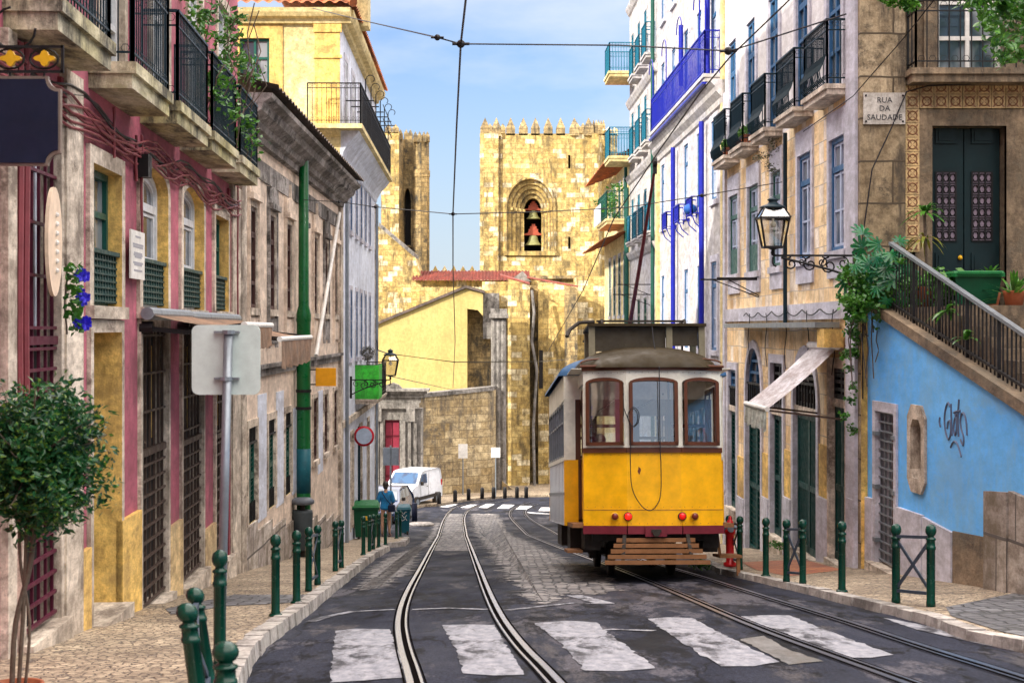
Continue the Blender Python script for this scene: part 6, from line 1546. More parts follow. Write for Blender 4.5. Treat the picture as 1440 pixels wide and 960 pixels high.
E = [('pelvis', 'waist'), ('waist', 'chest'), ('chest', 'neckb'), ('neckb', 'neck'), ('neck', 'head0'), ('head0', 'head1'), ('head1', 'head2'), ('head0', 'nose'), ('chest', 'shL'), ('shL', 'elL'), ('elL', 'wrL'), ('wrL', 'haL'), ('haL', 'f1L'), ('haL', 'f2L'), ('wrL', 'thL'), ('chest', 'shR'), ('shR', 'elR'), ('elR', 'wrR'), ('wrR', 'haR'), ('haR', 'f1R'), ('haR', 'f2R'), ('wrR', 'thR'),
     ('pelvis', 'hipL'), ('hipL', 'knL'), ('knL', 'clL'), ('clL', 'anL'), ('anL', 'toL'), ('pelvis', 'hipR'), ('hipR', 'knR'), ('knR', 'clR'), ('clR', 'anR'), ('anR', 'toR')]
skinmesh('body', J, E, M['skin'], WM)
J2 = {'h': ((0, 0, .80), (.21, .16)), 'h1': ((0, 0, .92), (.19, .145)), 'w': ((0, 0, 1.06), (.165, .125)), 'c': ((0, 0, 1.24), (.175, .125)), 'n': ((0, 0, 1.385), (.09, .07)), 'sl': ((-.18, 0, 1.34), .075), 'el': ((-.235, -.03, 1.09), .072), 'ol': ((-.235, .02, .97), .062), 'sr': ((.18, 0, 1.34), .075), 'er': ((.245, -.04, 1.10), .072), 'or': ((.225, .04, 1.04), .062)}
skinmesh('tunic', J2, [('h', 'h1'), ('h1', 'w'), ('w', 'c'), ('c', 'n'), ('c', 'sl'), ('sl', 'el'), ('el', 'ol'), ('c', 'sr'), ('sr', 'er'), ('er', 'or')], plaster('blue_cotton', (.01, .22, .48), (.008, .16, .36), st=.2, patch=0), WM)
m = MB(); m.sph((0, -.005, 1.60), .105, 14, 10, (.92, 1.0, .95)); m.sph((0, -.045, 1.53), .075, 10, 8, (1.05, .8, 1)); m.build('hair', M['hair'], WM, True)
m = MB(); m.tube(cr([(-.12, .06, 1.40), (-.10, -.08, 1.38), (-.02, -.15, 1.25), (.10, -.165, 1.10), (.19, -.13, .98)], 5), .014, 5); bgp = m.build('bag_strap', M['navy'], WM); m = MB(); m.bbox(.10, .32, -.20, -.09, .78, 1.0, .03); m.build('bag', M['navy'], WM)
for x, y in ((-.11, .0), (.11, .13)): m = MB(); m.bbox(x-.045, x+.045, y-.13, y+.14, -.005, .03, .01); m.build('sandal', M['frame_brown'], WM)
def passenger(x, y, label, shirt):
    base = LOC @ V((x, y, 1.24)); p = thing('person', label, 'person', base, 'passengers inside the tram', False, (0, 0, 0))
    J = {'p': ((0, 0, .10), (.13, .11)), 'w': ((0, -.02, .28), (.12, .09)), 'c': ((0, -.02, .46), (.15, .10)), 'n0': ((0, -.01, .60), .055), 'n': ((0, 0, .65), .045), 'h0': ((0, .02, .71), (.065, .075)), 'h1': ((0, .02, .80), (.07, .085)), 'h2': ((0, .01, .86), .045), 'no': ((0, .11, .75), .012),
         'sl': ((-.18, 0, .55), .055), 'el': ((-.22, .02, .30), .042), 'hl': ((-.15, .22, .22), .03), 'fl': ((-.12, .29, .2), .012), 'tl': ((-.10, .25, .24), .01), 'sr': ((.18, 0, .55), .055), 'er': ((.22, .02, .30), .042), 'hr': ((.15, .22, .22), .03), 'fr': ((.12, .29, .2), .012), 'tr': ((.10, .25, .24), .01),
         'kl': ((-.10, .30, .08), .07), 'al': ((-.10, .31, -.34), .04), 'ol': ((-.10, .42, -.38), .035), 'kr': ((.10, .30, .08), .07), 'ar': ((.10, .31, -.34), .04), 'or': ((.10, .42, -.38), .035)}
    E = [('p', 'w'), ('w', 'c'), ('c', 'n0'), ('n0', 'n'), ('n', 'h0'), ('h0', 'h1'), ('h1', 'h2'), ('h0', 'no'), ('c', 'sl'), ('sl', 'el'), ('el', 'hl'), ('hl', 'fl'), ('hl', 'tl'), ('c', 'sr'), ('sr', 'er'), ('er', 'hr'), ('hr', 'fr'), ('hr', 'tr'), ('p', 'kl'), ('kl', 'al'), ('al', 'ol'), ('p', 'kr'), ('kr', 'ar'), ('ar', 'or')]
    skinmesh('body', J, E, M['skin'], p)
    J = {'h': ((0, 0, .06), (.15, .13)), 'w': ((0, -.02, .28), (.145, .115)), 'c': ((0, -.02, .48), (.17, .12)), 'n': ((0, -.01, .585), (.08, .07)), 'sl': ((-.18, 0, .55), .068), 'el': ((-.22, .02, .32), .056), 'sr': ((.18, 0, .55), .068), 'er': ((.22, .02, .32), .056)}
    skinmesh('shirt', J, [('h', 'w'), ('w', 'c'), ('c', 'n'), ('c', 'sl'), ('sl', 'el'), ('c', 'sr'), ('sr', 'er')], shirt, p)
    m = MB(); m.sph((0, -.005, .80), .10, 12, 8, (.92, 1, .95)); m.build('hair', M['hair'], p, True)
passenger(-.62, 1.92, 'seated passenger in dark clothes behind the left rear window of the tram', flat('dark_shirt', (.03, .03, .04), .8)); passenger(.60, 2.64, 'seated passenger in a blue shirt behind the right rear window of the tram', flat('blue_shirt', (.03, .10, .25), .8))
# ================================================================== STREET FURNITURE
BP = [(.046, 0), (.046, .05), (.042, .06), (.042, .60), (.048, .605), (.048, .635), (.042, .64), (.041, .70), (.05, .705), (.05, .72), (.032, .73), (.030, .745), (.042, .757), (.053, .785), (.054, .81), (.045, .845), (.022, .865), (.002, .87)]
HB_ = .80/.87
def bmesh_(m, c): return m.lathe([(r, z*HB_) for r, z in BP], c, 14)
def gp2(px, py): q = G(px, py, .115); return V((q.x, q.y, pv(q.x, q.y)))
BL = 'bollards and barriers along the kerbs'
first = None
def bollard(pos, label, lean=None):
    global first
    if first is None:
        t = thing('bollard', label, 'bollard', pos, BL, False); bmesh_(MB(), (0, 0, 0)).build('post', M['bollard'], t, True); m = MB(); m.lathe([(.07, 0), (.065, .02), (.048, .03)], (0, 0, 0), 12); m.build('base_collar', M['bollard'], t, True); first = t
        return t
    return dup(first, pos, lean or (0, 0, random.uniform(0, 3)), label, BL)
bollard(gp2(387.5, 866), 'paint-chipped green bollard at the left kerb, nearest standing before the taupe house')
bollard(gp2(417, 847.5), 'green bollard at the left kerb just in front of the first crossed barrier')
bollard(V(((309-720)/F*10.5, 10.5, pv(-2, 10.5))), 'tall green bollard in front of the pole of the blank square sign')
bollard(gp2(511, 780), 'green bollard beside the dark green bin, first of the far group on the left kerb')
bollard(gp2(532.5, 769), 'green bollard directly left of the woman in blue')
bollard(gp2(542, 766), 'green bollard directly in front of the woman in blue')
bollard(gp2(557.5, 757), 'green bollard just right of the woman in blue')
bollard(gp2(563, 754), 'green bollard in front of the blue-green bin, middle of the last three')
bollard(gp2(570.6, 750), 'last green bollard at the rounded kerb end by the blue-green bin')
bollard(gp2(1184, 827), 'single green bollard on the right kerb beside the yellow corner post')
bollard(gp2(1077, 806), 'single green bollard on the right kerb at the red paving')
bollard(V(((317-720)/F*6.2, 6.2, pv(-1.1, 6.2))), 'nearest green bollard whose ball top shows at the bottom edge').scale = (1, 1, .70)
M['barrier'] = paint('barrier_iron', (.05, .07, .10), .45, .4, (.2, .16, .12))
def barrier(a, b, label, leanA=None, leanB=None, hs=1):
    t = thing('barrier', label, 'barrier', (a+b)/2, BL, True)
    up = V((0, 0, 1)); la = V(leanA or (0, 0, 0)); lb = V(leanB or (0, 0, 0))
    for p, l in ((a, la), (b, lb)):
        m = MB(); bmesh_(m, (0, 0, 0))
        m.v = [V((q.x, q.y, q.z*hs))+l*(q.z/.8)+p for q in m.v]; m.build('post', M['bollard'], t, True)
    m = MB(); A = lambda f: a+la*f+up*.8*f*hs; B = lambda f: b+lb*f+up*.8*f*hs
    m.bar(A(.84), B(.84), .03, .03); m.build('rail', M['barrier'], t); m = MB(); m.bar(A(.16), B(.16), .03, .03); m.build('rail', M['barrier'], t)
    m = MB(); m.bar(A(.82), B(.18), .012, .035); m.build('cross_brace', M['barrier'], t); m = MB(); off = V((0, .014, 0)); m.bar(A(.18)+off, B(.82)+off, .012, .035); m.build('cross_brace', M['barrier'], t)
barrier(gp2(434, 831), gp2(446.5, 822), 'crossed green barrier on the left kerb by the big green pole')
barrier(gp2(471.5, 803), gp2(480, 798), 'crossed green barrier on the left kerb between the big green pole and the bins')
barrier(gp2(519.6, 775), gp2(525, 772), 'small crossed barrier left of the woman, in front of the green bin')
barrier(gp2(1309, 847), gp2(1260, 842), 'large crossed barrier on the right kerb in front of the blue wall')
barrier(gp2(1129, 816), gp2(1106, 814), 'crossed barrier on the right kerb standing on the red paving')
barrier(gp2(1040.5, 797), gp2(1025, 792), 'crossed barrier on the right kerb beside the tram and the red hydrant')
a = V(((286-720)/F*7.6, 7.6, pv(-1.4, 7.6))); b = V(((297-720)/F*9.0, 9.0, pv(-1.6, 9.0)))
barrier(a, b, 'bent green barrier leaning to the left at the bottom left corner', (-.085, 0, 0), (-.10, 0, 0), .78)
# square sign seen from behind
pz = 11.25; pb = V(((310-720)/F*pz, pz, pv(-2.2, pz))); tp_ = P(321, 470, pz)
SGN = thing('traffic_sign', 'square blank back of a traffic sign on a thin grey pole', 'traffic sign', pb)
m = MB(); m.cyl(pb, tp_, .033, n=12); m.build('pole', M['grey_metal'], SGN, True)
c = P(315.5, 506, pz); w2 = .247; h2 = .252
rim = []
for sx, sz, a0 in ((1, 1, 0), (-1, 1, 90), (-1, -1, 180), (1, -1, 270)):
    for k in range(6): a = R(a0+90*k/5); rim.append(c+V((sx*(w2-.05)+.05*math.cos(a), .06, sz*(h2-.05)+.05*math.sin(a))))
m = MB(); m.prism(rim, V((0, .018, 0))); m.build('panel', M['sign_back'], SGN)
m = MB()
for dz in (.20, -.135): m.box(c.x-.08, c.x+.10, c.y+.02, c.y+.055, c.z+dz-.008, c.z+dz+.008); m.cyl(V((c.x+(.03 if dz > 0 else .012), c.y, c.z+dz-.014)), V((c.x+(.03 if dz > 0 else .012), c.y, c.z+dz+.014)), .045)
m.build('clamps', M['grey_metal'], SGN)
# tram pole, litter bin, yellow panel
q = gp2(427, 782); PO = thing('tram_pole', 'thick green painted steel pole carrying the overhead wires', 'pole', q)
top = P(425.5, 185, q.y); m = MB(); hgt = top.z-q.z
m.lathe([(.17, 0), (.17, .35), (.145, .4), (.145, hgt*.55), (.155, hgt*.555), (.155, hgt*.57), (.11, hgt*.59), (.095, hgt-.05), (.06, hgt), (.01, hgt+.02)], q, 18); m.build('shaft', M['pole_green'], PO, True)
m = MB(); m.lathe([(.148, 0), (.148, .9)], q+V((0, 0, 1.3)), 18); m.build('paint_patch', paint('teal_patch', (.01, .10, .13), .5, .5, (.15, .3, .3)), PO, True)
m = MB()
for z in (2.6, 3.3): m.lathe([(.16, 0), (.16, .06)], (q.x, q.y, -z*.5), 16)
m.build('bands', M['black_iron'], PO, True)
bq = q+V((.02, -.32, 0)); LB = thing('litter_bin', 'dark grey round litter bin with a domed lid strapped to the green pole', 'litter bin', bq+V((0, 0, .18)))
m = MB(); m.lathe([(.17, 0), (.19, .03), (.21, .75), (.20, .80)], bq+V((0, 0, .18)), 18); m.build('body', paint('bin_grey', (.045, .055, .06), .5, .3), LB, True)
m = MB(); m.lathe([(.20, .92), (.235, .94), (.24, 1.0), (.16, 1.05), (.01, 1.06)], bq+V((0, 0, .18)), 18); m.build('lid', paint('bin_lid', (.10, .11, .13), .45, .2), LB, True)
m = MB(); m.cyl(bq, bq+V((0, 0, 1.12)), .05); m.build('stand', M['under'], LB)
yq = P(458, 530, q.y); YP = thing('advert_panel', 'plain orange yellow panel held out from the green pole on dark brackets', 'sign panel', yq-V((0, 0, .2)))
m = MB(); m.bbox(yq.x-.21, yq.x+.21, yq.y, yq.y+.03, yq.z-.185, yq.z+.185, .008); m.build('panel', paint('orange_panel', (.78, .34, .01), .5, .1, scale=3), YP)
m = MB()
for dz in (.15, -.15): m.bar((q.x+.1, q.y, yq.z+dz), (yq.x-.2, yq.y, yq.z+dz), .025)
m.build('bracket', M['black_iron'], YP)
# round sign
q2 = gp2(505, 757); RS = thing('traffic_sign', 'round white traffic sign with a red rim on a dark pole by the bins', 'traffic sign', q2)
tpz = P(505, 600, q2.y-.2); m = MB(); m.cyl(q2, V((q2.x, q2.y, tpz.z)), .04); m.build('pole', M['iron'], RS)
c = P(512, 613, q2.y-.08); m = MB(); m.lathe([(.001, -.01), (.30, -.01), (.30, .012), (.001, .012)], c, 28, Matrix.Rotation(R(90), 3, 'X')); dk = m.build('rim', paint('sign_red', (.50, .015, .03), .4, .1), RS, True)
m = MB(); m.lathe([(.001, .013), (.235, .013), (.235, .017), (.001, .017)], c, 28, Matrix.Rotation(R(90), 3, 'X')); m.build('disc', paint('sign_pale', (.42, .50, .62), .4, .1), dk)
# twin grey sign backs
q3 = gp2(558, 733); q3 = V(((549.5-720)/F*58, 58, gz(-5, 58))); TS = thing('traffic_sign', 'pair of small grey sign backs on one thin pole before the red door', 'traffic sign', q3)
m = MB(); m.cyl(q3, P(549.5, 626, 58), .035); m.build('pole', M['grey_metal'], TS)
for x0, x1 in ((538.5, 548.8), (550.5, 561)): a = P(x0, 654, 57.9); b = P(x1, 629, 57.9); m = MB(); m.bbox(a.x, b.x, 57.9, 57.93, a.z, b.z, .006); m.build('panel', M['grey_metal'], TS)
for x, y0, y1, yb, lab in ((651, 624, 644, 697, 'small white sign back on a pole before the retaining wall, the left of two'), (697, 629, 643, 698, 'small white sign back on a pole before the grey pilaster, the right of two')):
    g0 = G(x, yb, .12); t = thing('traffic_sign', lab, 'traffic sign', g0, 'white sign backs by the retaining wall'); d = g0.y
    m = MB(); m.cyl(g0, P(x, y0, d), .035); m.build('pole', M['grey_metal'], t); a = P(x-6.5, y1, d-.06); b = P(x+6.5, y0, d-.06); m = MB(); m.bbox(a.x, b.x, d-.08, d-.055, a.z, b.z, .006); m.build('panel', M['white_paint'], t)
# far dark bollards
ft = None
for i, (x, yb) in enumerate([(617.5, 708), (640, 705.5), (659, 703), (678, 701), (694, 700.5), (710, 700.5), (727, 700), (740, 700)]):
    g0 = G(x, yb, .12); lab = 'short black bollard on the far pavement, number %d' % (i+1)
    near_ = ['right of the white van', 'second to the right of the white van', 'just right of the left white sign back', 'midway between the two white sign backs', 'at the foot of the right white sign back', 'at the low end wall of the grey pilaster', 'second from the tram side', 'closest to the tram'][i]
    lab = 'short black bollard on the far pavement, '+near_
    if ft is None:
        ft = thing('bollard', lab, 'bollard', g0, 'black bollards on the far pavement', False); m = MB(); m.lathe([(.10, 0), (.10, .52), (.085, .56), (.02, .6)], (0, 0, 0), 10); m.build('post', M['black_iron'], ft, True)
    else: dup(ft, g0, None, lab)
g0 = G(583, 735, .0); t = thing('bollard', 'dark blue post on the small traffic island by the kerb', 'bollard', g0); m = MB(); m.lathe([(.11, 0), (.11, .78), (.02, .8)], g0, 10); m.build('post', M['navy'], t, True); 
g1 = G(592, 739); m = MB(); m.lathe([(.5, -.1), (.5, .08), (.44, .11), (.01, .11)], (g1.x, g1.y, gz(g1.x, g1.y)), 14); struct('traffic_island', m, M['kerb'])
# wheelie bins
def bin_(x0, x1, yt, yb, label, mat, lidmat, extra=None):
    g0 = G((x0+x1)/2, yb, .115); d = g0.y; w_ = (x1-x0)/F*d; h = (yb-yt)/F*d
    t = thing('wheeled_bin', label, 'bin', g0, None, False, (0, 0, R(3)))
    m = MB(); a = w_*.40; b = w_*.48; dd = min(.42, w_*.5); z1 = h*.86
    m.add([(-a, -dd*.85, .08), (a, -dd*.85, .08), (a, dd*.85, .08), (-a, dd*.85, .08), (-b, -dd, z1), (b, -dd, z1), (b, dd, z1), (-b, dd, z1)], [(3, 2, 1, 0), (4, 5, 6, 7), (0, 1, 5, 4), (1, 2, 6, 5), (2, 3, 7, 6), (3, 0, 4, 7)])
    m.bbox(-b-.03, b+.03, -dd-.03, dd+.03, z1-.06, z1, .01); m.build('body', M[mat], t)
    m = MB(); m.add([(-b-.04, -dd-.05, z1+.002), (b+.04, -dd-.05, z1+.002), (b+.04, dd+.03, z1+.002), (-b-.04, dd+.03, z1+.002), (-b, -dd, z1+.07), (b, -dd, z1+.07), (b*.9, dd*.8, h), (-b*.9, dd*.8, h)], [(0, 1, 5, 4), (1, 2, 6, 5), (2, 3, 7, 6), (3, 0, 4, 7), (4, 5, 6, 7)]); m.build('lid', M[lidmat], t)
    for x in (-a*.7, a*.7):
        for y in (-dd*.7, dd*.7): m = MB(); m.cyl((x-.03, y, .07), (x+.03, y, .07), .07, n=12); m.build('wheel', M['under'], t)
    return t, b, dd, z1
M['bin_green'] = paint('bin_green', (.006, .13, .03), .45, .2, scale=4); M['bin_dark'] = paint('bin_dark_green', (.004, .07, .03), .5, .2, scale=4); M['bin_teal'] = paint('bin_teal', (.01, .09, .12), .45, .2, scale=4)
t, b, dd, z1 = bin_(497, 533, 704, 757, 'large dark green wheeled bin against the house behind the round sign', 'bin_dark', 'bin_green')
m = MB(); m.box(-.05, .22, -dd-.012, -dd-.002, z1*.62, z1*.74); m.build('sticker', M['gold'], t)
t, b, dd, z1 = bin_(559, 577, 709, 751, 'narrow blue-green wheeled bin just right of the woman in blue', 'bin_teal', 'bin_teal')
m = MB()
for k, zz_ in enumerate((.60, .72, .50)): m.tube([(-.10+.05*i, -dd-.005, zz_+.05*math.sin(i*2+k)) for i in range(5)], .010, 4)
m.build('scrawl', M['white_paint'], t)
# green bin on the terrace
tq = P(1367, 0, 21.7); tq.z = .29; t = thing('wheeled_bin', 'green wheeled bin with a lighter lid on the terrace before the double door', 'bin', tq, None, False)
m = MB(); m.add([(-.26, -.24, .05), (.26, -.24, .05), (.26, .24, .05), (-.26, .24, .05), (-.32, -.3, .42), (.32, -.3, .42), (.32, .3, .42), (-.32, .3, .42)], [(0, 1, 5, 4), (1, 2, 6, 5), (2, 3, 7, 6), (3, 0, 4, 7), (3, 2, 1, 0)]); m.build('body', M['bin_dark'], t)
m = MB(); m.bbox(-.36, .36, -.34, .34, .42, .50, .03); m.bar((-.3, -.36, .47), (.3, -.36, .47), .03); m.build('lid', M['bin_green'], t)
# hydrant
hq = gp2(1033, 796)+V((.0, .5, -.03)); t = thing('fire_hydrant', 'red fire hydrant behind the crossed barrier next to the tram', 'fire hydrant', hq)
m = MB(); m.lathe([(.10, 0), (.10, .05), (.062, .07), (.062, .48), (.085, .50), (.085, .55), (.07, .57), (.07, .64), (.04, .70), (.022, .72), (.022, .76), (.001, .77)], hq, 16); m.build('barrel', paint('hydrant_red', (.62, .015, .02), .35, .15, coat=.3), t, True)
m = MB(); m.cyl(hq+V((-.14, 0, .6)), hq+V((.14, 0, .6)), .045); m.cyl(hq+V((0, -.13, .58)), hq+V((0, 0, .58)), .05); m.build('outlets', M['hyd'] if 'hyd' in M else M['grey_metal'], t)
# ------------------------------------------------------------------ vehicles
def mkvan():
    g0 = G(585, 713); t = thing('van', 'small white panel van parked at the corner with dark lower trim and windscreen', 'van', V((g0.x-.25, g0.y+1.0, gz(g0.x, g0.y+1)+.0)), None, False, (0, 0, R(160)))
    # local: +Y = front, length 4, width 1.66
    Lh, Wd = 1.95, .80
    side = [(-1.92, .35), (-1.95, .9), (-1.90, 1.55), (-1.80, 1.74), (-1.5, 1.79), (.25, 1.79), (.55, 1.74), (1.15, 1.18), (1.75, 1.02), (1.93, .85), (1.97, .55), (1.95, .32)]
    m = MB(); n = len(side)
    def ring(x, ins): return [V((x, y*(1-ins*.02), z-(ins*.03 if z > 1.5 else 0))) for y, z in side]
    vs = ring(-Wd+.06, 1)+ring(-Wd, 0)+ring(Wd, 0)+ring(Wd-.06, 1)
    for i in range(n):
        if side[i][1] > 1.2: 
            for k in (1, 2): vs[k*n+i].x *= .92
            for k in (0, 3): vs[k*n+i].x *= .90
    fs = [tuple(range(n-1, -1, -1)), tuple(range(3*n, 4*n))]
    for k in range(3): fs += [(k*n+i, k*n+(i+1) % n, (k+1)*n+(i+1) % n, (k+1)*n+i) for i in range(n)]
    m.add(vs, fs); b = m.build('body', paint('van_white', (.74, .76, .80), .3, .03, scale=2, coat=.5), t, 'auto')
    glass = pane_mat('car_glass', (.01, .03, .08), (.02, .08, .18), .8); glass.node_tree.nodes['Principled BSDF'].inputs['Specular IOR Level'].default_value = .4
    m = MB(); m.add([(-.62, .62, 1.70), (.62, .62, 1.70), (.70, 1.14, 1.215), (-.70, 1.14, 1.215)], [(0, 1, 2, 3)]); m.v = [p+V((0, .02, .02)) for p in m.v]; m.build('windscreen', glass, t)
    for s in (-1, 1):
        x = s*.755; m = MB(); m.prism([(x, -.10, 1.18), (x, .78, 1.18), (x-s*.02, .42, 1.62), (x-s*.02, -.05, 1.64)], V((s*.012, 0, 0))); m.build('side_window', glass, t)
        m = MB(); m.box(min(s*.80, s*.83), max(s*.80, s*.83), -1.3, 1.2, .42, .58); m.build('side_trim', M['under'], t)
        m = MB(); m.bbox(s*.86-.07, s*.86+.07, .70, .80, 1.12, 1.30, .02); m.build('mirror', M['under'], t)
        m = MB(); m.bar((s*.812, -.15, .5), (s*.79, -.15, 1.6), .012); m.bar((s*.812, .80, .6), (s*.80, .80, 1.15), .012); m.box(min(s*.79, s*.815), max(s*.79, s*.815), -.08, .05, 1.0, 1.04); m.build('door_lines', M['under'], t)
        m = MB(); m.bbox(s*.60-.14, s*.60+.14, 1.83, 1.955, .68, .88, .03); m.build('headlight', flat('headlight', (.6, .65, .7), .1), t)
        m = MB(); m.bbox(s*.70-.08, s*.70+.08, -1.97, -1.9, .9, 1.2, .02); m.build('tail_light', flat('tail_red', (.5, .02, .02), .2), t)
        for y in (1.25, -1.25):
            m = MB(); m.cyl((s*.66, y, .31), (s*.835, y, .31), .31, n=22); wl = m.build('wheel', M['under'], t)
            m = MB(); m.cyl((s*.83, y, .31), (s*.845, y, .31), .19, n=14); m.build('hubcap', M['grey_metal'], wl)
    m = MB(); m.bbox(-.78, .78, 1.90, 2.02, .32, .58, .03); m.bbox(-.78, .78, -2.02, -1.9, .32, .55, .03); m.build('bumper', M['under'], t)
    m = MB(); m.box(-.35, .35, 1.93, 1.975, .66, .80); m.build('grille', M['black_iron'], t)
    m = MB(); m.box(-.26, .26, 2.02, 2.028, .40, .51); m.build('number_plate', M['white_paint'], t)
mkvan()
def mkcar():
    y = 63; x = (541-720)/F*y; t = thing('car', 'dark blue parked car mostly hidden behind the woman and the bins', 'car', (x, y, gz(x, y)), None, False, (0, 0, R(172)))
    side = [(-1.9, .3), (-1.95, .75), (-1.75, .95), (-1.25, 1.38), (-.3, 1.45), (.35, 1.38), (.95, .95), (1.75, .80), (1.92, .6), (1.92, .3)]
    Wd = .82; n = len(side); m = MB(); vs = []
    for x in (-Wd+.05, -Wd, Wd, Wd-.05):
        for yy, z in side: vs.append(V((x*(.84 if z > 1.2 else 1), yy*(.985 if abs(x) < Wd else 1), z)))
    fs = [tuple(range(n-1, -1, -1)), tuple(range(3*n, 4*n))]
    for k in range(3): fs += [(k*n+i, k*n+(i+1) % n, (k+1)*n+(i+1) % n, (k+1)*n+i) for i in range(n)]
    m.add(vs, fs); m.build('body', paint('car_navy', (.02, .05, .14), .25, .02, scale=2, coat=.8), t, 'auto')
    gl = pane_mat('car_glass_pale', (.10, .13, .16), (.4, .45, .5), .6)
    m = MB(); m.add([(-.60, .40, 1.36), (.60, .40, 1.36), (.72, .93, .99), (-.72, .93, .99)], [(0, 1, 2, 3)]); m.v = [p+V((0, .02, .015)) for p in m.v]; m.build('windscreen', gl, t)
    for s in (-1, 1):
        m = MB(); m.prism([(s*.76, -1.1, 1.0), (s*.76, .7, 1.0), (s*.70, .25, 1.32), (s*.70, -.9, 1.34)], V((s*.03, 0, 0))); m.build('side_window', gl, t)
        m = MB(); m.bbox(s*.62-.15, s*.62+.15, 1.80, 1.94, .58, .72, .03); m.build('headlight', flat('headlight2', (.6, .65, .7), .1), t)
        m = MB(); m.bbox(s*.9-.07, s*.9+.07, .55, .65, .95, 1.08, .02); m.build('mirror', M['under'], t)
        for yy in (1.2, -1.2): m = MB(); m.cyl((s*.66, yy, .3), (s*.825, yy, .3), .3, n=18); wl = m.build('wheel', M['under'], t); m = MB(); m.cyl((s*.82, yy, .3), (s*.835, yy, .3), .18, n=12); m.build('hubcap', M['grey_metal'], wl)
    m = MB(); m.bbox(-.8, .8, 1.86, 1.98, .28, .5, .03); m.build('bumper', M['under'], t); m = MB(); m.box(-.26, .26, 1.98, 1.988, .36, .47); m.build('number_plate', M['white_paint'], t)
mkcar()
# ------------------------------------------------------------------ wall lanterns
def lantern(name, label, top, h, wall_pt, scroll_h, tilt=0, flip=False):
    """top: world point of the lantern finial; bracket goes to wall_pt"""
    b = top-V((0, 0, h)); t = thing('wall_lantern', label, 'street lamp', b)
    r1, r0 = h*.24, h*.155; zt_ = b.z+h*.62; zb_ = b.z+h*.14
    def ring(r, z): return [V((b.x+sx*r, b.y+sy*r, z)) for sx, sy in ((-1, -1), (1, -1), (1, 1), (-1, 1))]
    m = MB(); lo, hi = ring(r0, zb_), ring(r1, zt_)
    for p, q_ in zip(lo, hi): m.bar(p, q_, h*.025)
    for r in (lo, hi):
        for i in range(4): m.bar(r[i], r[(i+1) % 4], h*.03)
    h2 = ring(r1*1.06, zt_); h3 = ring(r1*.66, zt_+h*.17)
    for p, q_ in zip(h2, h3): m.bar(p, q_, h*.02)
    for i in range(4): m.bar(h3[i], h3[(i+1) % 4], h*.02)
    m.build('frame', M['black_iron'], t)
    m = MB()
    for i in range(4): m.poly([lo[i], lo[(i+1) % 4], hi[(i+1) % 4], hi[i]])
    m.build('glass', M['clear2'], t)
    m = MB()
    for i in range(4): m.poly([h2[i], h2[(i+1) % 4], h3[(i+1) % 4], h3[i]])
    m.build('upper_glass', M['clear2'], t)
    m = MB(); m.lathe([(r1*.95, .79*h), (r1*.85, .82*h), (r1*.4, .86*h), (r1*.28, .90*h), (r1*.42, .925*h), (r1*.30, .95*h), (.02, .985*h), (.001, h)], b, 12); m.build('cap', M['iron'], t, True)
    m = MB(); m.sph(b+V((0, 0, h*.52)), h*.055, 10, 8); m.cyl(b+V((0, 0, h*.56)), b+V((0, 0, h*.8)), h*.02); m.build('bulb', flat('lamp_bulb', (.7, .7, .65), .2), t)
    m = MB(); m.lathe([(.02, .0), (.035, .05*h), (.02, .09*h), (r0*.8, .13*h), (r0, .14*h)], b, 10)
    a = b; w_ = V(wall_pt); d = (w_-a); d.z = 0; L_ = d.length; dn = d.normalized(); up = V((0, 0, 1))
    m.bar(a+up*.0, V((w_.x, w_.y, a.z)), .035, .03)
    m.tube(cr([a+up*-.02, a+up*-.12, a+dn*.05+up*-.16], 3), .014, 5)
    def arc(c, r, a0, a1, rr=None): return arcpts(c, r, a0, a1, 14, dn, up, rr)
    for (f, r, s) in ((.22, .10, -1), (.45, .11, -1), (.68, .13, -1)): m.tube(arc(a+dn*L_*f+up*(-r-.02), r, 90, 90+500, r*.2), .012, 4); m.tube(arc(a+dn*(L_*f+r*1.6)+up*(-r*.7-.02), r*.7, 90, -380, r*.15), .010, 4)
    m.tube(cr([a+dn*L_*.10+up*-.03, a+dn*L_*.35+up*-scroll_h*.30, a+dn*L_*.7+up*-scroll_h*.62, V((w_.x, w_.y, a.z-scroll_h))], 6), .018, 5)
    m.box(w_.x-.03, w_.x+.03, w_.y-.05, w_.y+.05, a.z-scroll_h-.1, a.z+.1)
    m.build('bracket', M['black_iron'], t)
lantern('wall_lantern', 'large iron lantern on a scrolled bracket in front of the tiled house', P(1087, 275, 22.95), .88, P(1203, 352, 22.95), .34)
lantern('wall_lantern', 'small dark lantern on a scrolled bracket beside the green balcony', P(549, 490, 44), .88, W3.p(W3.u(51.8), 0, .06)*1, .42)
# white awning
awn = thing('shop_awning', 'grey-white sloping canvas awning over the last green shop door of the tiled house', 'awning', W4.p(W4.u(29), -.4, .2))
u0, u1 = W4.u(27.95), W4.u(30.1); n = 8; m = MB(); va = W4.px(1180, 488)[1]; ob_ = 1.08; vo = -1.22
prof = [(f*ob_, va+(vo-va)*f-.04*math.sin(math.pi*f)) for f in [i/n for i in range(n+1)]]
vs = [W4.p(u, v, .12+w_) for u in (u0, u1) for w_, v in prof]; m.add(vs, [(i, i+1, n+2+i, n+1+i) for i in range(n)])
m.build('canopy', M['awning_white'], awn)
m = MB(); cols = 14; vs = []
for i in range(cols+1): u = u0+(u1-u0)*i/cols; vs += [W4.p(u, vo, .13+ob_), W4.p(u, vo-.33-.03*math.sin(i*1.7), .13+ob_+.03*math.sin(i*2.3))]
m.add(vs, [(2*i, 2*i+2, 2*i+3, 2*i+1) for i in range(cols)]); m.build('valance', plaster('pale_valance', (.50, .62, .62), (.62, .62, .55), st=.4), awn)
